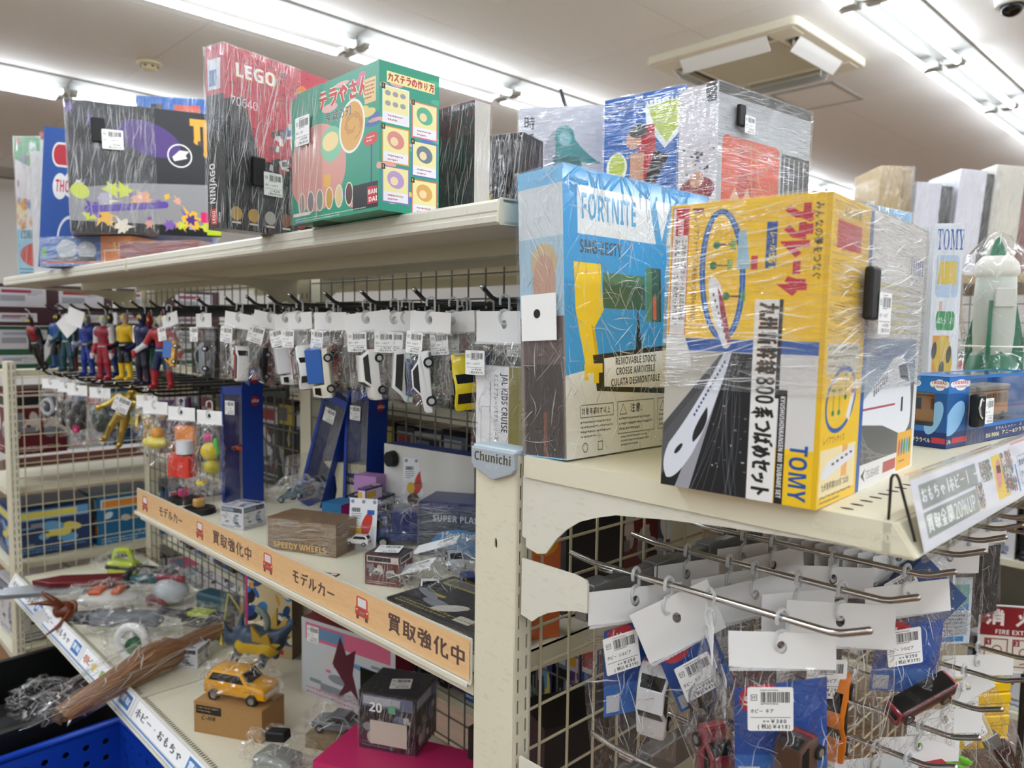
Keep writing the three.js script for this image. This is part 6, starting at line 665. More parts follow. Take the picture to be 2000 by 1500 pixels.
// --- bags under the upper shelf of the long rack
{
  const Y = 1.5285, list = [
    [-1.281, 'van', 0xe8a81c, 'orange-yellow toy van with a blue cab', 'hang bag with a yellow and blue toy beside the hanging figures', { cargo: 0x2a6ac0 }, 0.06], [-1.094, 'sedan', 0x8a9096, 'silver grey toy sedan under the upper shelf', 'hang bag with a silver grey toy car', {}, 0.07], [-0.905, 'van', 0xe8e8e6, 'white toy van with red side mark', 'hang bag with a white toy van marked in red', { stripe: 0xb8303a }, 0.07],
    [-0.8, 'sport', 0x15161a, 'glossy black toy coupe under the upper shelf', 'hang bag with a glossy black toy coupe', {}, 0.07], [-0.75, 'truck', 0xe6e6e8, 'white toy lorry with red trim', 'hang bag with a white toy lorry trimmed in red', { cargo: 0xececee, stripe: 0xb03038 }, 0.072], [-0.662, 'sedan', 0xf0f0ee, 'white toy patrol car with dark red lamp', 'hang bag with a white toy patrol car', { stripe: 0xe8e8e8 }, 0.08], [-0.55, 'truck', 0xe9e4d0, 'blue and cream toy tank lorry', 'hang bag with a blue and cream toy lorry', { cargo: 0x2467c0 }, 0.085],
    [-0.448, 'suv', 0xf0efe9, 'white toy off-roader with black windows', 'hang bag with a white toy off-roader', {}, 0.082], [-0.4, 'van', 0x23428a, 'white, blue and yellow toy rescue car', 'hang bag with a white, blue and yellow toy rescue car', { stripe: 0xe8c81c }, 0.07], [-0.384, 'van', 0xe9ecea, 'white toy minivan with teal flank', 'hang bag with a white and teal toy minivan', { stripe: 0x2fae90 }, 0.082], [-0.283, 'sedan', 0xeeeeec, 'large white toy saloon upright in a bag', 'hang bag with a large white toy saloon', {}, 0.09], [-0.262, 'sport', 0xf0d818, 'bright yellow toy sports car with black bonnet', 'hang bag with a bright yellow toy sports car', {}, 0.082], [-0.262, 'sport', 0x128a6c, 'teal toy sports car by the rack end', 'hang bag with a teal toy sports car', {}, 0.082],
  ];
  list.forEach(([x, style, col, carLabel, bagLabel, extra, len], i) => {
    const z = [-0.1, -0.105, -0.1, -0.115, -0.12, -0.1, -0.095, -0.1, -0.12, -0.13, -0.1, -0.125, -0.15][i];
    const b = hangBag({ at: [x, Y, z], yaw: deg([12, 8, 20, 40, 18, 10, 8, 36, 34, 28, 10, 14, 20][i]), tilt: [0.2, 0.02, -0.12, -0.2, 0.14, 0.05, 0.0, 0.12, 0.1, 0.06, -0.04, 0.06, -0.06][i], w: [0.075, 0.075, 0.085, 0.07, 0.07, 0.075, 0.092, 0.08, 0.075, 0.075, 0.085, 0.08, 0.075][i], hh: 0.03, bh: 0.11, label: bagLabel, group: LN, sticker: [-0.016, -0.046], stickerTilt: rnd(-0.15, 0.1) });
    inside(b, toyCar(style, col, carLabel, len, extra), [0.012, -0.1, 0], [rnd(-0.1, 0.15), (0.75 + rnd(-0.2, 0.2)) * (i % 3 === 2 ? -1 : 1), UP * (1 + rnd(-0.16, 0.1)) * (i % 3 === 2 ? -1 : 1)]);
  });
  // bags hanging behind the front ones
  const cols = [[0x2a2c30, 'charcoal'], [0xb8bcc0, 'silver'], [0x8a2028, 'red'], [0x24407a, 'blue'], [0xe4e4e0, 'white'], [0x3a6a4a, 'green']];
  UPPER_PEGS.slice(0, 9).forEach((x, i) => { for (let k = 0; k < 3; k++) { const [c, cn] = cols[(i * 2 + k) % 6]; const b = hangBag({ at: [x + 0.004, Y, -0.17 - k * 0.055], yaw: deg(rnd(2, 18)), tilt: rnd(-0.1, 0.12), w: 0.08, hh: 0.03, bh: 0.105, label: 'hang bag behind the front ones under the upper shelf, holding a ' + cn + ' toy car', group: 'hang bags in the second rows under the upper shelf, ' + cn, sticker: [-0.014, -0.046] }); inside(b, toyCar(pick(['sedan', 'van', 'suv', 'sport']), c, cn + ' toy car hanging behind the front row under the upper shelf', 0.066, { group: cn + ' toy cars behind the front row' }), [0.008, -0.09, 0], [0.1, 0.7 + rnd(-0.3, 0.3), UP]); } });
  // large bag with an airline model box by the rack post
  const jal = canvas(384, 768, (g, w, h) => { g.fillStyle = '#e9e9ea'; g.fillRect(0, 0, w, h); g.fillStyle = '#8f844a'; g.fillRect(250, 0, 134, h); g.strokeStyle = '#777'; g.lineWidth = 3; g.strokeRect(40, 330, 70, 300); g.save(); g.translate(196, 60); g.rotate(Math.PI / 2); word(g, 'JAL KIDS CRUISE', 0, 0, 64, '#3a3c40', { squeeze: 0.95 }); jp(g, 'ミニエアプレーンモデルシリーズ', 0, 24, 38, 0.1, { color: '#4a4c50', squeeze: 0.95 }); lines(g, 60, 80, 420, 1, 24, '#777'); g.restore(); });
  const b = hangBag({ at: [-0.128, Y, -0.1], yaw: deg(10), w: 0.098, hh: 0.042, bh: 0.165, thick: 0.04, sticker: [-0.03, -0.068], label: 'tall hang bag with an airliner model box beside the rack post', group: LN });
  inside(b, solo('airliner_model_box', 'olive and white airliner model box inside the tall hang bag', 'box', new THREE.BoxGeometry(0.082, 0.125, 0.022), [paint(0x8f844a, 0.45), paint(0xd8d8d4, 0.45), paint(0xd0d0cc, 0.5), paint(0xd0d0cc, 0.5), printed(jal, 0.45), paint(0xd8d8d8, 0.5)]), [0.004, -0.135, 0], [0, 0, 0]);
}
// ---------------------------------------------------------------- toy figures
const seg = (p, a, b, ra, rb) => { const ab = [b[0] - a[0], b[1] - a[1], b[2] - a[2]], ap = [p[0] - a[0], p[1] - a[1], p[2] - a[2]], l = ab[0] ** 2 + ab[1] ** 2 + ab[2] ** 2; let t = (ap[0] * ab[0] + ap[1] * ab[1] + ap[2] * ab[2]) / l; t = t < 0 ? 0 : t > 1 ? 1 : t; return Math.hypot(ap[0] - ab[0] * t, ap[1] - ab[1] * t, ap[2] - ab[2] * t) - (ra + (rb - ra) * t); };
function fieldMesh(bones, lo, hi, res, blend) {   // a smooth body around tapered bones, with the nearest bone of each vertex
  const mc = new MarchingCubes(res, BLACK, false, false, 60000), half = res / 2, c = lo.map((v, i) => (v + hi[i]) / 2), s = lo.map((v, i) => (hi[i] - v) / 2);
  for (let z = 0; z < res; z++) for (let y = 0; y < res; y++) for (let x = 0; x < res; x++) {
    const p = [c[0] + (x - half) / half * s[0], c[1] + (y - half) / half * s[1], c[2] + (z - half) / half * s[2]]; let d = 1;
    for (const b of bones) { const e = seg(p, b[0], b[1], b[2], b[3]); const h = Math.max(0, Math.min(1, 0.5 + 0.5 * (d - e) / blend)); d = d * (1 - h) + e * h - blend * h * (1 - h); }
    mc.field[z * res * res + y * res + x] = -d * 100;
  }
  mc.isolation = 0; mc.update();
  const n = mc.count, pos = new Float32Array(n * 3), near = new Uint8Array(n);
  for (let i = 0; i < n; i++) { const p = [0, 1, 2].map((k) => c[k] + mc.positionArray[i * 3 + k] * s[k]); pos.set(p, i * 3); let best = 9; bones.forEach((b, k) => { const e = seg(p, b[0], b[1], b[2], b[3]); if (e < best) { best = e; near[i] = k; } }); }
  const g = new THREE.BufferGeometry(); g.setAttribute('position', new THREE.BufferAttribute(pos, 3)); g.setAttribute('uv', new THREE.BufferAttribute(new Float32Array(n * 2), 2));
  const m = new THREE.BufferGeometry(); m.setAttribute('position', new THREE.BufferAttribute(pos, 3)); g.computeVertexNormals(); return [g, near];
}
const figurePose = (arm, leg) => [   // [from, to, r, r, region]; head 0, chest 1, belly 2, upper arms 3, forearms 4, hands 5, thighs 6, boots 7, crest 8
  [[0, 0.15, 0.001], [0, 0.157, 0.001], 0.0095, 0.0085, 0], [[0, 0.136, 0], [0, 0.146, 0], 0.005, 0.005, 0], [[-0.014, 0.122, 0], [0.014, 0.122, 0], 0.0125, 0.0125, 1], [[0, 0.122, 0], [0, 0.1, 0], 0.0165, 0.0135, 1], [[0, 0.1, 0], [0, 0.085, 0], 0.0125, 0.014, 2],
  ...[-1, 1].flatMap((s) => { const e = [s * (0.026 + arm[0]), 0.122 - 0.03 + arm[1], arm[2]], h = [s * (0.03 + arm[3]), 0.122 - 0.056 + arm[4], 0.008 + arm[5]], k = [s * (0.011 + leg), 0.046, 0.003], f = [s * (0.013 + leg * 1.6), 0.01, 0]; return [[[s * 0.022, 0.127, 0], e, 0.0085, 0.0065, 3], [e, h, 0.0068, 0.0052, 4], [h, [h[0], h[1] - 0.009, h[2] + 0.002], 0.0055, 0.004, 5], [[s * 0.008, 0.08, 0], k, 0.0115, 0.0082, 6], [k, f, 0.0078, 0.006, 7], [[f[0], 0.006, 0], [f[0] + s * 0.002, 0.004, 0.014], 0.006, 0.0048, 7]]; }),
];
const poses = [[[0, 0, 0, 0, 0, 0], 0], [[0.012, 0.006, 0.004, 0.024, 0.016, 0.012], 0.004], [[0.004, 0, -0.006, -0.004, 0.012, 0.02], 0.002]].map(([a, l]) => { const b = figurePose(a, l); return [fieldMesh(b, [-0.075, -0.006, -0.03], [0.075, 0.172, 0.03], 54, 0.004), b]; });
const FIGURE = new THREE.MeshPhysicalMaterial({ vertexColors: true, roughness: 0.35 });
function figure(label, pose, colours, at, turn, { lean = 0, scale = 1, crest, group = 'hero figures hanging in a row', tag, hook = true, sword } = {}) {
  const o = thing('toy_figure', label, 'toy figure', at, 0, group); o.rotation.set(lean, turn, 0, 'YXZ'); o.scale.setScalar(scale);
  const [[g0, near], bones] = poses[pose], g = g0.clone(), c = new Float32Array(near.length * 3), pal = colours.map((h) => new THREE.Color(h));
  for (let i = 0; i < near.length; i++) pal[Math.min(bones[near[i]][4], pal.length - 1)].toArray(c, i * 3);
  g.setAttribute('color', new THREE.BufferAttribute(c, 3)); part(o, 'body', g, FIGURE);
  for (const s of [-1, 1]) part(o, 'eye_lens', new THREE.SphereGeometry(0.0036, 8, 6).scale(1, 1.3, 0.6), paint(0xe8d24a, 0.2), [s * 0.0045, 0.155, 0.0085], [0, s * 0.4, s * 0.4]);
  part(o, 'belt', new THREE.TorusGeometry(0.0135, 0.0022, 6, 20).rotateX(Math.PI / 2).translate(0, 0.086, 0), paint(colours[9] ?? 0xb0b0b0, 0.3, { metalness: 0.5 }));
  if (crest) part(o, 'crest', extrude(shape([[-0.004, 0.157], [0, 0.174], [0.006, 0.166], [0.007, 0.155]]), 0.003).rotateY(Math.PI / 2).translate(-0.0015, 0, 0), paint(crest, 0.3));
  if (sword) part(o, 'blade', extrude(shape([[-0.01, 0], [0.01, 0], [0.014, -0.05], [0, -0.085], [-0.012, -0.05]]), 0.003, 0.001), paint(sword, 0.3, { metalness: 0.3 }), [-0.05, 0.1, 0.015], [0.1, 0, -0.5]);
  if (hook) part(o, 'hang_loop', tube([[0, 0.158, -0.006], [0.004, 0.172, -0.004], [0, 0.186, 0], [-0.005, 0.19, 0.002], [-0.008, 0.186, 0]], 0.0016, 16, 6), CLIP);
  if (tag) part(o, 'price_label', LABEL_G[40], LABEL[0], [0.002, 0.12, 0.03], [0, 0.1, -0.03]);
  return o;
}
{
  const Y = 1.328; // foot height of the row
  const F = [
    ['black figure with red chest hanging at the far end of the row', 0, [0x26282c, 0x8c1f2c, 0x1c1c1f, 0x151517, 0x151517, 0x202024, 0x111113, 0x1a1a1c], -2.42, 0.3, { lean: 0.25, crest: 0x8c1f2c }],
    ['blue and black figure behind the red-chested one', 2, [0x15171c, 0x2a58a0, 0x16305a, 0x2458a8, 0x15171c, 0x202020, 0x1a1a1e, 0x2a4a80], -2.33, 0.5, {}],
    ['brown and black figure in the hanging row', 0, [0x201812, 0x3a2a1c, 0x2a2018, 0x4a3420, 0x1c1612, 0x2a2018, 0x17130f, 0x7c1c20], -2.24, 0.2, {}],
    ['teal figure with silver head and grey blade arm', 1, [0xb4b8ba, 0x1f5560, 0x1c4c56, 0x1f5560, 0x1c4a54, 0xa8acac, 0x174650, 0x164048], -2.13, 0.35, { sword: 0xb9bdbd }],
    ['royal blue figure with pale cape behind the silver-chested one', 2, [0x8a94a0, 0x22409a, 0x1c3488, 0x2848a8, 0x9aa0b0, 0x22409a, 0x1e3a94, 0x1c3488], -2.0, 0.4, {}],
    ['navy figure with silver chest and horned helmet', 1, [0x3a3c44, 0xc4c2b4, 0x15161a, 0x1d3a7c, 0x15161a, 0x1b1b1e, 0x1a3474, 0x1a3474, 0, 0xc8c8c8], -1.86, 0.45, { crest: 0xc8c4b8 }],
    ['red and silver figure beside the navy one', 0, [0xb8c4cc, 0x8c2030, 0xa03040, 0xd0cccc, 0xa02434, 0xcccccc, 0x96202e, 0x96202e], -1.77, 0.5, {}],
    ['yellow and black figure partly hidden in the row', 2, [0xc8a89a, 0xe0b81c, 0x17171a, 0xe0b81c, 0x17171a, 0x17171a, 0x17171a, 0xe0b81c], -1.66, 0.3, {}],
    ['green figure with red boots and white gloves under a price card', 0, [0xb02c34, 0x1f6b42, 0x1d6a3e, 0x1f6b42, 0x1d6a3e, 0xe4dcc0, 0x1f7040, 0xa8222c], -1.54, 0.4, { tag: true, crest: 0xb02c34 }],
    ['dark blue figure behind the green one', 2, [0x20264a, 0x1c2450, 0x1c2450, 0x1c2450, 0x1c2450, 0x1c2450, 0x14182e, 0x14182e], -1.46, 0.2, {}],
    ['red, white and blue figure reaching out by the bags', 1, [0xc8ccd2, 0xa82830, 0x23407c, 0xa82830, 0xd8d8d8, 0xb02430, 0x1c2c50, 0xa82830], -1.39, 0.7, { crest: 0xa82830 }],
  ];
  F.forEach(([label, pose, col, x, turn, o], i) => figure(label, pose, col, [x, Y + (i % 2) * 0.006, -0.1 - (i % 3) * 0.022], turn, { scale: 1.12, ...o }));
  const gold = figure('gold metallic figure with raised arms hanging aslant in the lower row', 1, Array(9).fill(0xb8a052), [-1.66, 1.16, -0.08], 0.5, { scale: 1.1, group: undefined, hook: false, tag: true, crest: 0xb8a052 });
  gold.children[0].material = new THREE.MeshPhysicalMaterial({ color: 0xc7ae5c, roughness: 0.28, metalness: 0.85 }); gold.rotation.set(0.1, 0.7, -0.45, 'YXZ');
  solo('blank_card', 'blank white card tucked among the hanging figures', 'card', box(0.06, 0.05, 0.0006), PAPER, [-1.93, 1.505, -0.07], [0, 0.5, -0.3]); solo('blank_card', 'tilted blank white card beside the teal figure', 'card', box(0.05, 0.06, 0.0006), PAPER, [-2.06, 1.48, -0.08], [0, 0.6, 0.7]);
}
// ---------------------------------------------------------------- shared packaging prints
const goods = canvas(1024, 1024, (g, W) => {
  const C = [['#2a56a4', '#e8e8ee', '#c83040'], ['#8a2038', '#d8c8c8', '#2a2a30'], ['#1e1e24', '#b0a040', '#606068'], ['#e4e2dc', '#4a78b0', '#c85a40'], ['#205a48', '#e0ddd0', '#b89a4a'], ['#5a3a78', '#d8cce0', '#e0b040'], ['#c8682a', '#f0e4cc', '#3a3a3e'], ['#d8d8dc', '#303848', '#8a94a8'], ['#243a6a', '#6aa8d8', '#e8d860'], ['#b83a70', '#f0d8e4', '#2a2a3a'], ['#3a3c42', '#c0c4c8', '#a03038'], ['#e8c83a', '#2a2c30', '#c04030'], ['#1c6a9a', '#d0e4ec', '#e08a30'], ['#6a1c24', '#e8d8d0', '#1c1c20'], ['#17181c', '#7080a0', '#d0d4da'], ['#c8ccd0', '#d86a8a', '#6a90b8']];
  C.forEach(([a, b, c], i) => { const x = (i % 4) * 256, y = (i >> 2) * 256; g.save(); g.beginPath(); g.rect(x, y, 256, 256); g.clip(); g.fillStyle = a; g.fillRect(x, y, 256, 256); g.fillStyle = b; g.fillRect(x + 14, y + 14, 228, 54); g.fillStyle = c; g.fillRect(x + 20, y + 22, rnd(90, 190), 36); for (let k = 0; k < 14; k++) { g.fillStyle = pick([a, b, c, '#888c94', '#cfcac0']); g.beginPath(); if (k % 2) g.ellipse(x + rnd(20, 236), y + rnd(90, 210), rnd(8, 46), rnd(8, 34), rnd(0, 3), 0, 7); else g.rect(x + rnd(10, 200), y + rnd(80, 210), rnd(10, 70), rnd(6, 36)); g.fill(); } lines(g, x + 16, y + 222, 220, 2, 15, b); g.restore(); });
});
const cell = (i) => [(i % 4) / 4 + 0.002, (i >> 2) / 4 + 0.002, (i % 4 + 1) / 4 - 0.002, ((i >> 2) + 1) / 4 - 0.002];
const TINT = [0x2a56a4, 0x8a2038, 0x1e1e24, 0xd8d6d0, 0x205a48, 0x5a3a78, 0xc8682a, 0xc8c8cc, 0x243a6a, 0xb83a70, 0x3a3c42, 0xd8b83a, 0x1c6a9a, 0x6a1c24, 0x17181c, 0xc8ccd0];
const pack = (name, label, at, size, yaw, i, o = {}) => carton({ name, label, at, size, yaw, map: goods, faces: { front: cell(i), right: cell((i + (o.side ?? 0)) % 16), left: [TINT[i]], top: o.top ? [o.top] : cell(i), ...o.faces }, color: TINT[i], tape: false, ...o });
const lumpy = (x, y, z, v) => 1 + 0.1 * Math.sin(x * 13 + v * 2 + y * 7) * Math.sin(z * 11 + y * 5) + 0.07 * Math.sin(x * 31 + z * 23 + v) + 0.05 * Math.sin(y * 37 - z * 29) + 0.04 * Math.sin(x * 53 - y * 47);
const crumpleGlintCrease = [0, 1, 2].map((v) => { const paths = []; for (let i = 0; i < 70; i++) { const a = rnd(0, 6.28), e = rnd(-0.2, 1.4), an = rnd(0, 3.14), l = rnd(0.2, 0.9), pts = [], nrm = []; for (let k = 0; k < 7; k++) { const t = k / 6 - 0.5, aa = a + Math.cos(an) * l * t, ee = e + Math.sin(an) * l * t, d = V(Math.cos(ee) * Math.cos(aa), Math.sin(ee), Math.cos(ee) * Math.sin(aa)), q = lumpy(d.x * 0.5, d.y * 0.5, d.z * 0.5, v) * 0.5 + 0.008; pts.push(d.clone().multiplyScalar(q)); nrm.push(d); } paths.push({ pts, nrm, w: rnd(0.002, 0.007) }); } return ridges(paths); });  // creases on loose bags, with highlights put into their white colour
const crumpleG = [0, 1, 2].map((v) => { const g = new THREE.IcosahedronGeometry(0.5, 9), p = g.attributes.position; for (let i = 0; i < p.count; i++) { const x = p.getX(i), y = p.getY(i), z = p.getZ(i), k = lumpy(x, y, z, v); p.setXYZ(i, x * k, Math.max(-0.42, y * k), z * k); } g.computeVertexNormals(); return g; });
const crumple = (label, at, [w, h, d], yaw = 0, v = 0, tilt = 0) => { const o = thing('clear_bag', label, 'bag', at); const m = part(o, 'bag_film', crumpleG[v], FILM_BAG, [0, h * 0.42, 0]); m.scale.set(w, h, d); part(o, 'film_glint_creases', crumpleGlintCrease[v], GLINT_FILM, [0, h * 0.42, 0]).scale.set(w, h, d); part(o, 'bag_neck', new THREE.ConeGeometry(0.16, 0.3, 10, 3, true).scale(w, w, d).rotateZ(-1.2).translate(w * 0.5, h * 0.4, 0), FILM_BAG); o.rotation.set(0, yaw, tilt, 'YXZ'); return o; };
// ---------------------------------------------------------------- lower peg row of the long rack
{
  const bagL = (x, z, w, bh, label, toy) => { const b = hangBag({ at: [x, 1.316, z], yaw: deg(25), w, hh: 0.03, bh, thick: 0.05, label, sticker: null, group: 'hang bags in the row below the figures' }); if (toy) { const t = thing('plastic_toy', toy[0], 'toy'); for (const [n, g, c] of toy.slice(1)) part(t, n, g, paint(c, 0.4)); inside(b, t, [0, -0.09, 0], [0, 0, 0]); } return b; };
  const ball = (r, x, y, z, sx = 1, sy = 1, sz = 1) => new THREE.SphereGeometry(r, 16, 12).scale(sx, sy, sz).translate(x, y, z);
  bagL(-2.26, -0.08, 0.09, 0.13, 'hang bag with a black and grey part at the far end of the lower row', ['black and grey toy part in the farthest hang bag', ['shell', ball(0.03, 0, 0, 0, 1.1, 1.2, 0.6), 0x232428], ['ring', new THREE.TorusGeometry(0.024, 0.006, 8, 20).translate(0, 0, 0.016), 0xb0b4b8]]);
  bagL(-2.08, -0.08, 0.085, 0.14, 'hang bag with a dark olive part in the lower row', ['dark olive toy part in a hang bag', ['arm', rbox(0.03, 0.07, 0.03, 0.008), 0x34362a], ['joint', ball(0.018, 0.012, -0.03, 0.01), 0x1a1a1c]]);
  bagL(-1.95, -0.075, 0.09, 0.16, 'hang bag with a black part and magenta disc', ['black toy part with a magenta disc', ['frame', rbox(0.045, 0.09, 0.03, 0.008), 0x1b1c1e], ['disc', cyl(0.012, 0.012, 0.008, 20).rotateX(Math.PI / 2).translate(0.012, -0.04, 0.018), 0xb01a58]]);
  bagL(-1.82, -0.1, 0.09, 0.14, 'hang bag with dark green armour beside the gold figure', ['dark green toy armour in a hang bag', ['plate', ball(0.032, 0, 0, 0, 1, 1.3, 0.5), 0x26382c]]);
  bagL(-1.5, -0.12, 0.08, 0.12, 'hang bag with yellow chain pieces behind the gold figure', ['yellow toy chain pieces', ...[0, 1, 2, 3].map((k) => ['link', new THREE.TorusGeometry(0.011, 0.004, 6, 12).translate((k % 2) * 0.012, 0.02 - k * 0.018, 0), 0xc89a1c])]);
  bagL(-1.328, -0.08, 0.085, 0.13, 'knotted hang bag with a yellow bath toy', ['yellow boat-shaped bath toy with orange knob', ['hull', ball(0.034, 0, -0.01, 0, 1.1, 0.45, 0.7), 0xe2d35a], ['knob', ball(0.016, 0.006, 0.012, 0), 0xe0962a]]);
  bagL(-1.165, -0.08, 0.085, 0.165, 'hang bag with an orange case and red base', ['orange and red plastic case with a white drum', ['base', rbox(0.062, 0.052, 0.03, 0.004, 0, -0.045, 0), 0xd8301c], ['drum', cyl(0.019, 0.019, 0.03, 20, 0.012, 0.0, 0.004), 0xd8dce4], ['case', rbox(0.06, 0.07, 0.016, 0.008, 0.0, 0.012, -0.012), 0xd88030]]);
  bagL(-1.06, -0.1, 0.075, 0.15, 'hang bag with yellow, green and pink baby toys', ['stacked yellow, green and pink baby toy', ['bead', ball(0.02, 0, 0, 0), 0xdcc21e], ['bead', ball(0.017, 0.004, -0.034, 0), 0xbcae2c], ['bead', ball(0.011, -0.004, 0.03, 0), 0xc84a80], ['stem', rbox(0.012, 0.04, 0.008, 0.004, 0.016, 0.01, 0), 0x4ab84a]]);
}
// ---------------------------------------------------------------- goods on the middle shelf
const MY = 1.0755;
{
  // tall blue window boxes
  const winBox = (at, yaw, rz, label, carLabel) => {
    const o = thing('window_box', label, 'box', at, 0, 'tall blue window boxes on the middle shelf'); o.rotation.set(0, yaw, rz, 'YXZ'); const w = 0.07, h = 0.272, d = 0.062, blue = paint(0x1c3f9a, 0.4);
    part(o, 'carton_shell', join(box(0.0008, h, d, -w / 2, h / 2, 0), box(0.0008, h, d, w / 2, h / 2, 0), box(w, 0.0008, d, 0, 0.0004, 0), box(w, h, 0.0008, 0, h / 2, -d / 2), box(w, 0.0008, d, 0, h, 0), box(0.008, h, 0.0008, -w / 2 + 0.004, h / 2, d / 2), box(w, 0.016, 0.0008, 0, h - 0.008, d / 2)), blue); part(o, 'inner_card', box(w - 0.003, h - 0.003, 0.0006, 0, h / 2, -0.02), paint(0x9a9ba4, 0.5));
    part(o, 'clear_window', box(w - 0.002, h - 0.002, 0.0003, 0, h / 2, d / 2 - 0.0012), FILM_BAG); const l = part(o, 'hanger_panel', extrude(shape([[-0.03, 0], [0.032, 0], [0.032, 0.03], [0.022, 0.045], [-0.018, 0.045], [-0.03, 0.032]]), 0.0008).rotateY(UP).translate(w / 2, h, 0), blue);
    for (const y of [h + 0.02, h - 0.032]) { part(o, 'round_mark', cyl(0.0115, 0.0115, 0.0005, 24).rotateZ(UP).translate(w / 2 + 0.0012, y, -0.006), paint(0xb8202c, 0.4)); part(o, 'mark_lettering', new TextGeometry('siku', { font, size: 0.0078, depth: 0.0003, curveSegments: 3 }).translate(-0.0095, -0.003, 0).rotateY(UP).translate(w / 2 + 0.0015, y, -0.006), PAPER); }
    part(o, 'price_label', LABEL_G[32], LABEL[1], [-0.004, 0.225, d / 2 + 0.0006]);
    if (carLabel) { const c = toyCar('sport', 0xe0561c, carLabel, 0.06); c.position.set(at[0], at[1] + 0.12, at[2]).add(V(0.004, 0, -0.002)); c.rotation.y = yaw; }
    return o;
  };
  winBox([-1.115, MY, -0.2], 0.28, 0, 'tall blue window box with an orange toy car standing upright', 'orange toy sports car inside the upright blue window box'); winBox([-0.985, MY, -0.32], 0.3, -0.32, 'tall blue window box leaning to the side behind the upright one'); winBox([-0.86, MY, -0.365], 0.2, -0.05, 'tall dark blue window box standing at the back of the shelf');
  const mkCase = (at, label, toyLabel, col) => { const o = thing('display_case', label, 'display case', at, 0.3); part(o, 'black_base', cyl(0.034, 0.036, 0.012, 28, 0, 0.006, 0), BLACK); part(o, 'clear_cover', new THREE.CylinderGeometry(0.032, 0.033, 0.042, 28, 1, false).translate(0, 0.033, 0), CLEAR); const t = solo('tiny_toy', toyLabel, 'toy', rbox(0.024, 0.018, 0.02, 0.004), paint(col, 0.4), [at[0], at[1] + 0.022, at[2]]); return o; };
  mkCase([-1.2, MY, -0.095], 'round clear display case with a pink toy on black base', 'small pink toy in the clear display case', 0xd0307a); mkCase([-1.077, MY, -0.08], 'round clear display case with a yellow block under a bag', 'small tan block in the clear display case', 0xc89a50);
  crumple('crumpled clear bag with a yellow toy on the display case', [-1.06, MY + 0.056, -0.085], [0.09, 0.03, 0.06], 0.3, 0); const bn = thing('toy_banana', 'curved yellow toy in the bag on the display case', 'toy', [-1.062, MY + 0.066, -0.08]); part(bn, 'body', tube([[-0.015, 0.004, 0], [-0.004, 0, 0.004], [0.01, 0.002, 0.004], [0.02, 0.01, 0]], 0.005, 16, 8), paint(0xdcc41c, 0.4));
  pack('car_carton', 'small silver and blue model car carton by the label rail', [-0.912, MY, -0.105], [0.062, 0.046, 0.062], 0.35, 7, { wrap: 'l' });
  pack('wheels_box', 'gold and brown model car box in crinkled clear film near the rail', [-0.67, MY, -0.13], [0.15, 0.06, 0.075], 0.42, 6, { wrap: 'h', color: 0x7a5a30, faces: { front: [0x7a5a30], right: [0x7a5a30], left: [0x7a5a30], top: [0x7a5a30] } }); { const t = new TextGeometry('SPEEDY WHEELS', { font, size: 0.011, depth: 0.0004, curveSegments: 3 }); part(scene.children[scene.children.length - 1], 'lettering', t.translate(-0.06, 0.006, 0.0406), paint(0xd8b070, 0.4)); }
  const tc = toyCar('sport', 0x1c4a5c, 'dark teal toy coupe in clear bag on the small boxes', 0.085); tc.position.set(-0.86, MY + 0.05, -0.2); tc.rotation.set(0, 0.3, 0.3, 'YXZ'); crumple('clear bag around the dark teal toy coupe', [-0.86, MY + 0.045, -0.2], [0.12, 0.06, 0.07], 0.3, 1, 0.25);
  pack('small_carton', 'small sky blue and magenta carton beside the gold box', [-0.745, MY, -0.235], [0.05, 0.06, 0.055], 0.3, 12, { faces: { right: [0xb02a74], top: [0x1c6a9a] } }); pack('small_carton', 'small dark purple carton standing behind the gold box', [-0.69, MY, -0.27], [0.02, 0.095, 0.055], 0.3, 5);
  { // beige kit box with a cut-out window and a silver car
    const o = thing('model_kit_box', 'beige model car box with a curved clear window and blue name badge', 'box', [-0.96, MY, -0.37], 0.32); const w = 0.26, h = 0.105, d = 0.1, bg = paint(0xd8cfae, 0.5);
    part(o, 'carton_shell', join(box(w, 0.001, d, 0, 0.0005, 0), box(w, h, 0.001, 0, h / 2, -d / 2), box(0.001, h, d, w / 2, h / 2, 0), extrude(shape([[0.02, 0], [w / 2, 0], [w / 2, h], [-0.01, h], [0.025, h * 0.7], [0.03, h * 0.4]]), 0.001).translate(0, 0, d / 2), extrude(shape([[0.0, -d / 2], [w / 2, -d / 2], [w / 2, d / 2], [-0.01, d / 2]]), 0.001).rotateX(-UP).translate(0, h, 0)), bg); part(o, 'clear_window', join(box(w / 2 + 0.02, h, 0.0004, -w / 4 + 0.01, h / 2, d / 2), box(0.0004, h, d, -w / 2, h / 2, 0), box(w / 2, 0.0004, d, -w / 4, h, 0)), FILM_BAG);
    const bd = part(o, 'name_badge', box(0.045, 0.026, 0.0006, 0.075, h * 0.68, d / 2 + 0.0016), paint(0x1d3a8c, 0.4)); part(bd, 'lettering', new TextGeometry('Revell', { font, size: 0.012, depth: 0.0004, curveSegments: 4 }).translate(0.054, h * 0.68 - 0.006, d / 2 + 0.002), paint(0xe8d23c, 0.4)); for (let k = 0; k < 3; k++) part(bd, 'stripe', box(0.012, 0.004, 0.0006, 0.105, h * 0.68 + 0.009 - k * 0.009, d / 2 + 0.0016), paint(k % 2 ? 0xeeeeee : 0xb83038, 0.4));
    const c = toyCar('sedan', 0xaab0c0, 'silver blue model car inside the beige window box', 0.12); c.position.set(-1.02, MY + 0.02, -0.34); c.rotation.y = 0.32;
  }
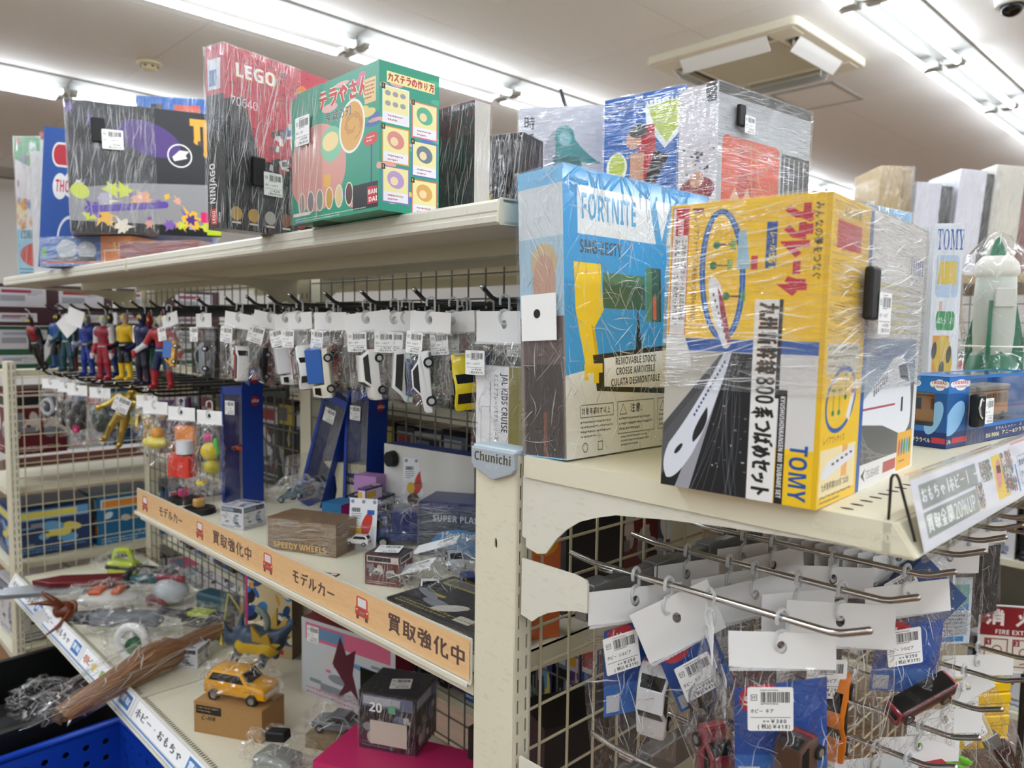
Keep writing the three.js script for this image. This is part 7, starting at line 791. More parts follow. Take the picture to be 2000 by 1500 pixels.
  const blister = (at, yaw, rx, label, carLabel, col) => { const map = canvas(192, 320, (g, w, h) => { g.fillStyle = '#e4e6ea'; g.fillRect(0, 0, w, h); for (const x of [20, 96, 172]) { g.fillStyle = '#8a8e96'; g.beginPath(); g.arc(x, 20, 12, 0, 7); g.fill(); } g.fillStyle = '#c8342c'; g.beginPath(); g.ellipse(120, 170, 34, 90, 0.3, 0, 7); g.fill(); g.fillStyle = '#e0b838'; g.beginPath(); g.ellipse(60, 210, 30, 40, 0, 0, 7); g.fill(); g.fillStyle = '#2a5aa8'; g.fillRect(124, 70, 50, 30); bars(g, 16, 60, 60, 26); lines(g, 16, 94, 70, 4, 14, '#444'); if (col === null) word(g, 'e-04', 100, 180, 34, '#20222a'); }); const o = thing('blister_card', label, 'packaging', at); o.rotation.set(rx, yaw, 0, 'YXZ'); part(o, 'card', new THREE.BoxGeometry(0.055, 0.095, 0.0008).translate(0, 0.0475, 0), printed(map, 0.4)); part(o, 'blister', rbox(0.052, 0.045, 0.03, 0.006, 0, 0.026, 0.016), CLEAR); const c = col === null ? solo('toy_medal', carLabel, 'toy', cyl(0.012, 0.012, 0.005, 20).rotateX(UP), paint(0x6a4a2c, 0.3, { metalness: 0.6 })) : toyCar('suv', col, carLabel, 0.045); c.position.set(at[0] + Math.sin(yaw) * 0.016, at[1] + 0.014, at[2] + Math.cos(yaw) * 0.016); c.rotation.y = yaw; return o; };
  blister([-0.6, MY, -0.19], 0.6, -0.12, 'hanging card pack with a small white toy car in a clear blister', 'small white toy off-roader in the clear blister', 0xe9e9ea); blister([-0.66, MY + 0.05, -0.36], 0.65, -0.1, 'card pack marked e-04 with a bronze disc', 'bronze toy disc on the card pack', null);
  pack('small_carton', 'small lilac carton on top of the dark pack', [-0.78, MY + 0.062, -0.33], [0.055, 0.036, 0.04], 0.4, 9, { faces: { front: [0xb88ac0], top: [0xb88ac0], right: [0xb88ac0], left: [0xb88ac0] } }); pack('small_carton', 'black mini car carton with yellow print in the middle of the shelf', [-0.76, MY, -0.32], [0.085, 0.06, 0.06], 0.45, 14);
  { const map = canvas(512, 384, (g, w, h) => { g.fillStyle = '#23304e'; g.fillRect(0, 0, w, h); g.fillStyle = '#1c2a6a'; g.fillRect(0, 0, w, 60); g.fillStyle = '#2f86c8'; g.beginPath(); g.ellipse(270, 300, 190, 120, 0, Math.PI, 7); g.fill(); word(g, 'SUPER PLANET', 90, 130, 62, '#b8c4d4', { squeeze: 0.85 }); word(g, 'J Soul Brothers', 150, 240, 54, '#eef2f6', { squeeze: 0.8 }); });
    carton({ name: 'blue_tin_box', label: 'dark blue tin box with glowing globe print wrapped in film', at: [-0.46, MY, -0.325], yaw: 0.55, size: [0.15, 0.1, 0.09], map, faces: { front: [0, 0, 1, 1], right: [0.1, 0, 0.6, 1], top: [0x27356e] }, color: 0x27345c, rough: 0.3, wrap: 'h' }); }
  const tr = toyCar('truck', 0x243c7c, 'navy toy lorry with large silver wheels in clear bag', 0.13, { cargo: 0x22336c }); tr.position.set(-0.58, MY, -0.275); tr.rotation.y = 0.9; crumple('clear bag around the navy toy lorry', [-0.575, MY, -0.27], [0.12, 0.1, 0.08], 0.7, 2);
  pack('playset_carton', 'large white and blue vehicle playset carton at the back', [-0.64, MY, -0.395], [0.26, 0.165, 0.045], 0.12, 3, { faces: { top: [0x1c3a8c] } }); solo('security_puck', 'black round security puck on the playset carton', 'security tag', cyl(0.016, 0.018, 0.014, 20).rotateX(UP), BLACK, [-0.735, MY + 0.135, -0.352]);
  pack('photo_card', 'small red and white photo card lying at the rail', [-0.515, MY, -0.055], [0.05, 0.0015, 0.034], 0.5, 1, { faces: { top: cell(13) } });
  pack('wrapped_pack', 'film-wrapped maroon pack with a price label on top', [-0.42, MY, -0.125], [0.062, 0.05, 0.05], 0.5, 13, { wrap: 'v', top: 0x3a3c40 }); part(scene.children[scene.children.length - 1], 'price_label', LABEL_G[40], LABEL[1], [0, 0.0535, 0], [-UP, 0, 0.2]);
  const lay = (style, col, label, x, z, yaw, len = 0.066, y = 0) => { const c = toyCar(style, col, label, len); c.position.set(x, MY + y, z); c.rotation.y = yaw; return c; };
  lay('sport', 0xececea, 'white toy coupe lying in a clear bag at the shelf front', -0.3, -0.115, 2.5, 0.068, 0.012); lay('suv', 0x1f3a7a, 'navy toy van behind the white coupe', -0.275, -0.17, 2.5, 0.062, 0.008); lay('sedan', 0xb9bdc2, 'silver toy saloon lying behind the white coupe', -0.36, -0.215, 2.6, 0.066, 0.02); lay('sport', 0xe8b41c, 'yellow toy sports car with black stripe near the rack post', -0.35, -0.28, 2.6, 0.066, 0.022);
  for (const [x, z, y, l, sz] of [[-0.305, -0.13, 0.006, 'clear bag lying over the white coupe and its header', [0.11, 0.05, 0.1]], [-0.36, -0.24, 0.012, 'clear bag lying over the silver and yellow cars', [0.12, 0.055, 0.1]], [-0.45, -0.17, 0, 'empty crinkled clear bag by the wrapped pack', [0.1, 0.03, 0.08]]]) crumple(l, [x, MY + y, z], sz, 2.5, x > -0.33 ? 0 : 1);
  for (const [x, z, y, r, l] of [[-0.375, -0.135, 0.03, -0.35, 'white header strip with barcode lying by the white coupe'], [-0.41, -0.215, 0.045, -0.3, 'long white header strip lying by the silver car']]) { const o = solo('header_strip', l, 'card', box(0.085, 0.0008, 0.032), PAPER, [x, MY + y, z]); o.rotation.set(0.25, 0.5, 0.35, 'YXZ'); part(o, 'price_label', LABEL_G[32], LABEL[0], [0.02, 0.0008, 0.002], [-UP, 0, 0.1]); }
  pack('flat_box', 'flat black box with red race car prints at the rail end', [-0.195, MY, -0.1], [0.2, 0.03, 0.13], 0.05, 14, { wrap: 'h', faces: { top: cell(2) } });
}
// ---------------------------------------------------------------- goods on the bottom shelf
{
  const LY = 0.6005;
  const kraft = canvas(256, 128, (g, w, h) => { g.fillStyle = '#a87f4c'; g.fillRect(0, 0, w, h); for (let i = 0; i < 200; i++) { g.fillStyle = `rgba(${rnd() < 0.5 ? '90,60,30' : '200,160,110'},0.2)`; g.fillRect(rnd() * w, rnd() * h, rnd(3, 20), 1); } g.fillStyle = '#1f1a16'; g.fillRect(8, 14, 96, 34); lines(g, 14, 20, 84, 2, 13, '#a8906a'); word(g, 'C-HR', 26, 72, 24, '#2a221a', { skew: -0.2 }); });
  carton({ name: 'kraft_box', label: 'brown cardboard box with a yellow model car on top', at: [-0.985, LY, -0.125], yaw: 0.52, size: [0.17, 0.07, 0.085], map: kraft, faces: { front: [0, 0, 1, 1] }, color: 0xa87f4c, rough: 0.8 });
  const yc = toyCar('suv', 0xe9a712, 'amber yellow model car with black wheels on the cardboard box', 0.155); yc.position.set(-0.985, LY + 0.07, -0.13); yc.rotation.y = 0.5 + Math.PI; crumple('clear bag around the amber model car', [-0.985, LY + 0.068, -0.13], [0.19, 0.1, 0.1], 0.5, 0);
  { // winged dragon toy, blue and yellow
    const bones = [[[-0.08, 0.05, 0], [-0.02, 0.06, 0], 0.018, 0.03, 0], [[-0.02, 0.06, 0], [0.05, 0.06, 0], 0.03, 0.026, 0], [[0.05, 0.06, 0], [0.1, 0.11, 0], 0.02, 0.007, 0], [[-0.03, 0.045, 0.012], [0.045, 0.045, 0.012], 0.022, 0.02, 1], [[-0.08, 0.06, 0.01], [-0.09, 0.1, 0.014], 0.01, 0.002, 0], [[-0.06, 0.075, -0.01], [-0.055, 0.115, -0.014], 0.01, 0.002, 0], [[-0.04, 0.035, 0.02], [-0.05, 0.006, 0.03], 0.012, 0.009, 0], [[0.035, 0.035, 0.02], [0.03, 0.006, 0.03], 0.012, 0.009, 0], [[-0.04, 0.035, -0.02], [-0.05, 0.006, -0.03], 0.012, 0.009, 0], [[0.035, 0.035, -0.02], [0.03, 0.006, -0.03], 0.012, 0.009, 0]];
    const [g, near] = fieldMesh(bones, [-0.12, -0.01, -0.06], [0.13, 0.14, 0.06], 56, 0.012), c = new Float32Array(near.length * 3), pal = [new THREE.Color(0x2c4258), new THREE.Color(0xc8a21c)]; for (let i = 0; i < near.length; i++) pal[bones[near[i]][4]].toArray(c, i * 3); g.setAttribute('color', new THREE.BufferAttribute(c, 3));
    const o = thing('toy_dragon', 'dark blue and yellow winged toy dragon behind the cardboard box', 'toy', [-1.18, LY + 0.045, -0.265], 0.5); part(o, 'body', g, FIGURE); part(o, 'horn', new THREE.TorusGeometry(0.038, 0.008, 8, 20, 2.6).rotateZ(-1.2).translate(-0.01, 0.1, 0), paint(0x7f8e84, 0.4)); for (const s of [-1, 1]) part(o, 'wing', extrude(shape([[0, 0], [0.02, 0.075], [0.034, 0.03], [0.06, 0.05], [0.055, 0.01], [0.08, 0.01], [0.05, -0.015]]), 0.004, 0.001).rotateX(s * 0.5).translate(0.0, 0.055, s * 0.02), paint(0xc09a1c, 0.4)); for (const s of [-1, 1]) part(o, 'claw', new THREE.ConeGeometry(0.005, 0.03, 8).translate(-0.1, 0.05, s * 0.012), paint(0xd8c050, 0.4));
  }
  const art = canvas(256, 512, (g, w, h) => { g.fillStyle = '#c9b48a'; g.fillRect(0, 0, w, h); for (let i = 0; i < 60; i++) { g.fillStyle = pick(['#1f5a9a', '#163a70', '#e8dcc0', '#c89030', '#2a78b8', '#101828']); g.beginPath(); g.ellipse(rnd() * w, rnd() * h, rnd(8, 40), rnd(12, 50), rnd(0, 3), 0, 7); g.fill(); } g.fillStyle = '#b03070'; g.fillRect(0, 0, 14, h); g.fillStyle = '#e0d040'; g.fillRect(30, 430, 180, 30); g.fillStyle = '#c03040'; g.fillRect(60, 466, 150, 26); });
  carton({ name: 'art_print_box', label: 'tall blue and gold printed box with magenta edge', at: [-1.3, LY, -0.37], yaw: 0.45, size: [0.15, 0.235, 0.05], map: art, faces: { front: [0, 0, 1, 1], left: [0xa83070], top: [0x8a7a54] }, color: 0x7a6a58 });
  pack('robot_box', 'grey and maroon robot toy box with a price label and dark window', [-0.9, LY, -0.37], [0.3, 0.19, 0.06], 0.22, 1, { faces: { front: cell(15), top: [0x8a3038] } }); part(scene.children[scene.children.length - 1], 'price_label', LABEL_G[40], LABEL[0], [-0.11, 0.155, 0.031]); part(scene.children[scene.children.length - 1], 'dark_window', rbox(0.09, 0.09, 0.001, 0.0004, 0.09, 0.07, 0.031), paint(0x14201c, 0.1)); part(scene.children[scene.children.length - 1], 'maroon_print', extrude(shape([[-0.03, 0.02], [-0.005, 0.06], [-0.045, 0.1], [-0.02, 0.17], [0.0, 0.13], [0.03, 0.15], [0.02, 0.09], [0.04, 0.03], [0.015, 0.05]]), 0.0006).translate(0, 0, 0.0302), paint(0x5a1c30, 0.4));
  pack('pink_box', 'bright pink toy box with a clear front and striped border', [-0.5, LY, -0.215], [0.3, 0.1, 0.14], 0.42, 9, { faces: { top: [0xc82a66], front: [0xc82a66], left: [0xc82a66], right: [0xc82a66] } }); part(scene.children[scene.children.length - 1], 'front_window', rbox(0.16, 0.075, 0.001, 0.0004, -0.04, 0.046, 0.0706), paint(0x1c3050, 0.08));
  pack('cube_box', 'dark film-wrapped cube box with numbers and a paper notice', [-0.565, LY + 0.1005, -0.25], [0.115, 0.11, 0.1], 0.5, 14, { wrap: 'v', top: 0x34363c }); { const q = scene.children[scene.children.length - 1]; part(q, 'price_label', LABEL_G[40], LABEL[1], [0.01, 0.1135, 0.01], [-UP, 0, 0.3]); part(q, 'paper_notice', box(0.075, 0.045, 0.0006, 0.005, 0.036, 0.0545), paint(0xc8bfb0, 0.6)); part(q, 'numeral', new TextGeometry('20', { font, size: 0.018, depth: 0.0005 }).translate(-0.035, 0.075, 0.0545), PAPER); part(q, 'green_patch', box(0.014, 0.014, 0.0006, 0.012, 0.083, 0.0545), paint(0x6ab08a, 0.4)); }
  const cc = toyCar('sedan', 0x6a6e74, 'grey model car under a clear dome with a paper slip', 0.11); cc.position.set(-0.78, LY + 0.03, -0.25); cc.rotation.y = 0.5; crumple('clear bag over the grey model car', [-0.78, LY, -0.25], [0.15, 0.11, 0.1], 0.4, 1); pack('small_carton', 'low tan carton under the grey model car', [-0.78, LY, -0.25], [0.12, 0.028, 0.07], 0.5, 6, { faces: { front: [0x94805c], top: [0x94805c], right: [0x94805c], left: [0x94805c] } });
  crumple('large crinkled clear bag with a grey part at the shelf front', [-0.78, LY, -0.11], [0.16, 0.085, 0.11], 0.4, 2); solo('plastic_toy', 'grey plastic part inside the large crinkled bag', 'toy', rbox(0.09, 0.035, 0.06, 0.012), paint(0x8a8d88, 0.5), [-0.78, LY + 0.018, -0.11], [0, 0.4, 0]); solo('security_puck', 'black security tag with label on the crinkled bag', 'security tag', rbox(0.045, 0.02, 0.026, 0.004), BLACK, [-0.76, LY + 0.084, -0.1], [0, 0.5, 0.1]);
  pack('dark_green_box', 'black and dark green box at the end of the bottom shelf', [-0.33, LY, -0.36], [0.2, 0.16, 0.08], 0.2, 2, { faces: { front: [0x1c2420], top: [0x1c2420], right: [0x1c2420] } });
  { // imitation rifle stock in a clear sleeve, tip over the rail
    const o = thing('wooden_stock', 'brown wooden toy gun stock in a clear sleeve jutting over the rail', 'toy', [-1.36, LY + 0.04, -0.065]); const wood = paint(0xffffff, 0.4, { map: repeat(canvas(256, 64, (g, w, h) => { g.fillStyle = '#8a5e38'; g.fillRect(0, 0, w, h); for (let i = 0; i < 90; i++) { g.strokeStyle = `rgba(${rnd() < 0.5 ? '60,36,18' : '170,120,76'},0.4)`; g.lineWidth = rnd(0.5, 2); const y = rnd() * h; g.beginPath(); g.moveTo(0, y); g.bezierCurveTo(80, y + rnd(-6, 6), 170, y + rnd(-6, 6), w, y + rnd(-4, 4)); g.stroke(); } }), 4, 8) });
    const g = extrude(shape([[-0.24, -0.012], [-0.236, -0.03], [-0.2, -0.034], [0.02, -0.03], [0.06, -0.034], [0.11, -0.01], [0.17, -0.008], [0.24, -0.012], [0.245, 0.014], [0.16, 0.022], [0.1, 0.02], [0.06, 0.042], [0.0, 0.044], [-0.12, 0.016], [-0.22, -0.006]]), 0.03, 0.011).translate(0, 0, -0.015); part(o, 'stock', toCreasedNormals(g, 0.7), wood); part(o, 'butt_plate', rbox(0.006, 0.03, 0.034, 0.003, -0.241, -0.02, 0), paint(0x5a4630, 0.5)); const sl = part(o, 'clear_sleeve', crumpleG[1], FILM_BAG, [0, 0.006, 0]); sl.scale.set(0.56, 0.12, 0.1); part(o, 'film_glint_creases', crumpleGlintCrease[1], GLINT_FILM, [0, 0.006, 0]).scale.set(0.56, 0.12, 0.1); o.rotation.set(0.15, 1.93, 0.02, 'YXZ');
  }
  // left half: loose toys in bags
  { const o = thing('toy_chainsaw', 'lime green and black toy chainsaw in clear film', 'toy', [-2.2, LY, -0.27], 0.6); const LI = paint(0xb0c41a, 0.4); part(o, 'housing', rbox(0.11, 0.06, 0.05, 0.014, 0, 0.04, 0), LI); part(o, 'handle', tube([[-0.04, 0.06, 0], [-0.03, 0.1, 0], [0.02, 0.105, 0], [0.04, 0.06, 0]], 0.009, 20, 8), LI); part(o, 'black_cover', rbox(0.112, 0.018, 0.052, 0.006, 0, 0.048, 0), BLACK); part(o, 'guide_bar', extrude(shape([[0.05, 0.02], [0.2, 0.03], [0.215, 0.042], [0.2, 0.054], [0.05, 0.06]]), 0.008, 0.002), BLACK); crumple('clear bag around the toy chainsaw', [-2.2, LY, -0.26], [0.2, 0.11, 0.12], 0.6, 0); }
  const blade = (at, yaw, label, c1, c2) => { const o = thing('toy_sword', label, 'toy', at, yaw); part(o, 'blade', extrude(shape([[-0.26, 0], [-0.18, 0.026], [0.02, 0.028], [0.02, -0.022], [-0.2, -0.02]]), 0.012, 0.003).rotateX(-1.3), paint(c1, 0.25, { metalness: 0.5 })); part(o, 'hilt', rbox(0.14, 0.03, 0.03, 0.012, 0.09, 0.004, 0), paint(c2, 0.4)); part(o, 'guard', rbox(0.02, 0.05, 0.05, 0.008, 0.025, 0.006, 0), paint(0x2a2c30, 0.4)); return o; };
  blade([-2.1, LY + 0.03, -0.1], 1.1, 'silver toy sword with black grip pointing past the far post', 0xa8adb2, 0x1c1c20); crumple('long clear bag over the silver toy sword', [-2.1, LY, -0.12], [0.3, 0.07, 0.09], 1.1, 1); blade([-2.02, LY + 0.055, -0.2], 0.95, 'dark red toy blade with teal grip on the pile', 0x7a2c30, 0x1c5a64);
  { const o = thing('toy_claw', 'glossy brown toy claw hooked over the label rail', 'toy', [-1.93, LY + 0.03, -0.02], 0.9); const br = paint(0x6a2f14, 0.25); part(o, 'palm', new THREE.SphereGeometry(0.034, 20, 14).scale(1, 0.8, 0.9), br); for (const [a, l, b] of [[0.2, 0.1, -0.05], [1.2, 0.075, 0.03], [2.2, 0.06, 0.05], [-0.9, 0.06, 0.0]]) { const pts = [0, 0.35, 0.7, 1].map((t) => [Math.cos(a + t * 1.4) * l * t * 1.1 - t * 0.02, b * t + 0.02 * Math.sin(t * 3), Math.sin(a + t * 1.4) * l * t]); const c = new THREE.CatmullRomCurve3(pts.map((p) => V(...p))), g = new THREE.TubeGeometry(c, 20, 0.014, 10), p = g.attributes.position; for (let i = 0; i < p.count; i++) { const k = Math.floor(i / 11) / 20, q = c.getPointAt(Math.min(1, k)); p.setXYZ(i, q.x + (p.getX(i) - q.x) * (1.05 - k), q.y + (p.getY(i) - q.y) * (1.05 - k), q.z + (p.getZ(i) - q.z) * (1.05 - k)); } part(o, 'talon', g, br); } part(o, 'price_tag', box(0.03, 0.04, 0.0006), PAPER, [-0.06, -0.01, 0.02], [0, 0.4, 0.3]); }
  const lump = (label, at, size, yaw, pieces, v, bag) => { const o = thing('boxed_oddment', label, 'toy', at, yaw); pieces.forEach(([n, g, c]) => part(o, n, g, paint(c, 0.4))); crumple(bag, at, size, yaw, v); return o; };
  lump('white and orange toy shell in clear film', [-1.93, LY, -0.14], [0.24, 0.1, 0.12], 0.9, [['shell', new THREE.SphereGeometry(0.05, 20, 14).scale(1.8, 0.55, 0.9).translate(0, 0.035, 0), 0xc8c4bc], ['fin', rbox(0.04, 0.014, 0.06, 0.006, -0.03, 0.064, 0), 0xd05a20], ['fin', rbox(0.03, 0.014, 0.06, 0.006, 0.03, 0.064, 0), 0xd05a20]], 2, 'clear bag around the white and orange shell');
  lump('grey and black toy launcher wrapped in film', [-1.7, LY, -0.12], [0.26, 0.1, 0.12], 0.8, [['barrel', rbox(0.2, 0.04, 0.05, 0.012, 0, 0.045, 0), 0x6a6e76], ['grip', rbox(0.03, 0.05, 0.03, 0.008, 0.04, 0.02, 0), 0x1c1d20], ['muzzle', cyl(0.018, 0.022, 0.05, 16).rotateZ(UP).translate(-0.12, 0.045, 0), 0x26282c]], 1, 'clear bag around the grey launcher');
  lump('black toy blaster with lime trim', [-1.52, LY, -0.28], [0.24, 0.1, 0.12], 0.5, [['receiver', rbox(0.16, 0.045, 0.04, 0.008, 0, 0.05, 0), 0x15161a], ['grip', rbox(0.03, 0.06, 0.03, 0.008, 0.05, 0.025, 0), 0x101113], ['trim', rbox(0.07, 0.012, 0.043, 0.003, -0.02, 0.068, 0), 0xa8b41c], ['barrel', cyl(0.012, 0.012, 0.09, 14).rotateZ(UP).translate(-0.12, 0.055, 0), 0x1c1d20]], 0, 'clear bag around the black and lime blaster');
  lump('maroon and white toy helmet in clear film', [-1.85, LY, -0.3], [0.24, 0.13, 0.14], 0.6, [['visor', new THREE.SphereGeometry(0.045, 20, 14).scale(1.3, 0.9, 1).translate(0, 0.045, 0), 0xb8bcc0], ['crest', rbox(0.1, 0.02, 0.02, 0.006, 0, 0.085, 0), 0x8a2030], ['jaw', rbox(0.07, 0.03, 0.05, 0.01, -0.03, 0.02, 0.02), 0x7a1c28]], 2, 'clear bag around the maroon and white helmet');
  lump('white wheel-shaped toy with a green centre by the rail', [-1.5, LY, -0.07], [0.15, 0.11, 0.1], 0.6, [['rim', new THREE.TorusGeometry(0.042, 0.012, 10, 28).translate(0, 0.05, 0), 0xdcdcd8], ['centre', cyl(0.022, 0.022, 0.016, 24).rotateX(UP).translate(0.01, 0.045, 0.006), 0x0f5a34], ['spoke', rbox(0.08, 0.014, 0.01, 0.003, 0, 0.05, 0), 0xdcdcd8], ['spoke', rbox(0.014, 0.08, 0.01, 0.003, 0, 0.05, 0), 0xdcdcd8], ['foot', rbox(0.08, 0.03, 0.05, 0.008, 0.05, 0.015, -0.02), 0xc8c8c4]], 0, 'clear bag around the white wheel toy');
  pack('boxed_oddment', 'small white tray pack with yellow edge next to the wheel toy', [-1.4, LY, -0.17], [0.1, 0.05, 0.07], 0.7, 7, { wrap: 'l' });
  { const o = thing('clear_bag', 'upright clear bag with yellow edging strip', 'bag', [-1.4, LY, -0.3], 0.5); part(o, 'bag_film', bagFilm[1], FILM_BAG, [0, 0.16, 0]).scale.set(0.08, 0.16, 0.03); part(o, 'yellow_edge', tube([[-0.035, 0.02, 0.006], [-0.02, 0.09, 0.008], [-0.012, 0.155, 0.004], [0.02, 0.12, 0.006], [0.036, 0.09, 0.004]], 0.0022, 24, 6), paint(0xb8b030, 0.4)); part(o, 'lime_piece', new THREE.SphereGeometry(0.02, 12, 10).scale(1, 1.4, 0.6).translate(0.01, 0.03, 0), paint(0xb8c828, 0.4)); }
  solo('plastic_toy', 'dark teal and grey pieces at the back of the bottom shelf', 'toy', rbox(0.14, 0.07, 0.06, 0.012), paint(0x1f4a58, 0.4), [-1.66, LY + 0.036, -0.37], [0, 0.3, 0]);
}
// ---------------------------------------------------------------- bins under the bottom shelf
{
  const bin = (o, name, w, h, d, t, m) => part(o, name, join(box(w, t, d, 0, t / 2, 0), box(w, h, t, 0, h / 2, d / 2 - t / 2), box(w, h, t, 0, h / 2, -d / 2 + t / 2), box(t, h, d, -w / 2 + t / 2, h / 2, 0), box(t, h, d, w / 2 - t / 2, h / 2, 0)), m);
  part(rackL, 'base_deck', join(box(2.39, 0.02, 0.5, -1.271, 0.13, -0.17), box(2.39, 0.12, 0.02, -1.271, 0.06, 0.07)), CREAM);
  const bk = thing('black_bin', 'large black plastic bin under the bottom shelf', 'bin', [-1.86, 0.141, 0.0], 0.06); const BL = paint(0x0a0a0b, 0.45); bin(bk, 'bin_body', 0.46, 0.31, 0.5, 0.006, BL); part(bk, 'bin_rim', join(box(0.48, 0.014, 0.02, 0, 0.315, 0.25), box(0.48, 0.014, 0.02, 0, 0.315, -0.25), box(0.02, 0.014, 0.52, 0.235, 0.315, 0), box(0.02, 0.014, 0.52, -0.235, 0.315, 0)), BL); part(bk, 'clear_handle', tube([[-0.2, 0.318, 0.262], [-0.1, 0.318, 0.28], [-0.08, 0.3, 0.285], [0.0, 0.296, 0.285], [0.1, 0.3, 0.28]], 0.008, 24, 8), paint(0x6a6c70, 0.2));
  crumple('crinkled clear bag in the large black bin', [-1.84, 0.36, 0.06], [0.2, 0.12, 0.16], 0.4, 1); part(thing('plastic_toy', 'dark toy pieces filling the large black bin', 'toy', [-1.86, 0.15, 0.0]), 'piece', rbox(0.4, 0.2, 0.42, 0.03, 0, 0.1, 0), paint(0x141416, 0.5));
  const bs = thing('blue_basket', 'bright blue plastic basket with rows of round holes', 'basket', [-1.365, 0.141, 0.14], 0.04); const BLU = paint(0x1244b8, 0.35), W = 0.42, H = 0.27, D = 0.42;
  const wall = (w) => { const s = shape([[-w / 2, 0], [w / 2, 0], [w / 2, H], [-w / 2, H]]); for (let r = 0; r < 4; r++) for (let k = 0; k < 8; k++) { const x = -w / 2 + 0.04 + k * (w - 0.08) / 7, p = new THREE.Path(); p.absellipse(x, 0.225 - r * 0.045, 0.0085, 0.0085, 0, Math.PI * 2); s.holes.push(p); } return new THREE.ExtrudeGeometry(s, { depth: 0.004, bevelEnabled: false, curveSegments: 8 }); };
  part(bs, 'basket_floor', box(W, 0.004, D, 0, 0.002, 0), BLU); for (const [g, at, ry] of [[wall(W), [0, 0, D / 2], 0], [wall(W), [0, 0, -D / 2], 0], [wall(D), [W / 2, 0, 0], UP], [wall(D), [-W / 2, 0, 0], UP]]) part(bs, 'perforated_wall', g, BLU, at, [0, ry, 0]); part(bs, 'basket_rim', new THREE.TorusGeometry(0.3, 0.011, 8, 4).rotateZ(Math.PI / 4).rotateX(UP).scale(W / 0.424 * 1.0, 1, D / 0.424).translate(0, H, 0), BLU);
  for (const [l, at, s, v] of [['crinkled clear bag with a dark shark-like toy in the blue basket', [-1.43, 0.26, 0.18], [0.18, 0.12, 0.16], 0], ['second crinkled clear bag in the blue basket', [-1.3, 0.26, 0.08], [0.16, 0.12, 0.16], 2]]) crumple(l, at, s, 0.5, v); solo('plastic_toy', 'dark grey lump of toys at the bottom of the blue basket', 'toy', rbox(0.36, 0.1, 0.36, 0.03), paint(0x1c2026, 0.5), [-1.365, 0.2, 0.14], [0, 0.04, 0]);
  const sm = thing('black_bin', 'small black tray beside the blue basket holding bagged figures', 'bin', [-0.93, 0.141, 0.06], 0.06); bin(sm, 'bin_body', 0.42, 0.27, 0.42, 0.006, BL); for (const [l, c, x, z] of [['green and yellow toy in clear film in the small tray', 0x1f8a3c, -1.05, 0.02], ['red and white toy dome in the small tray', 0x8a2440, -0.95, -0.06], ['purple card piece in the small tray', 0x5a4a90, -0.98, 0.1]]) { const o = thing('plastic_toy', l, 'toy', [x, 0.3, z], 0.4); part(o, 'core', new THREE.SphereGeometry(0.05, 18, 12).scale(1, 1.1, 0.8).translate(0, 0.04, 0), paint(c, 0.4)); part(o, 'cap', new THREE.ConeGeometry(0.032, 0.05, 14).translate(0, 0.105, 0), paint(0xd8c83a, 0.4)); for (const q of [-1, 1]) { part(o, 'limb', rbox(0.022, 0.06, 0.022, 0.01).rotateZ(q * 0.7).translate(q * 0.055, 0.04, 0), paint(c, 0.4)); part(o, 'foot', rbox(0.03, 0.02, 0.05, 0.009, q * 0.024, -0.012, 0.02), paint(0x2a2a2e, 0.4)); } part(o, 'film', crumpleG[1], FILM_BAG, [0, 0.05, 0]).scale.set(0.16, 0.19, 0.13); } part(thing('plastic_toy', 'dark pieces filling the small black tray', 'toy', [-0.93, 0.15, 0.06]), 'piece', rbox(0.38, 0.14, 0.36, 0.03, 0, 0.08, 0), paint(0x17181a, 0.5));
}
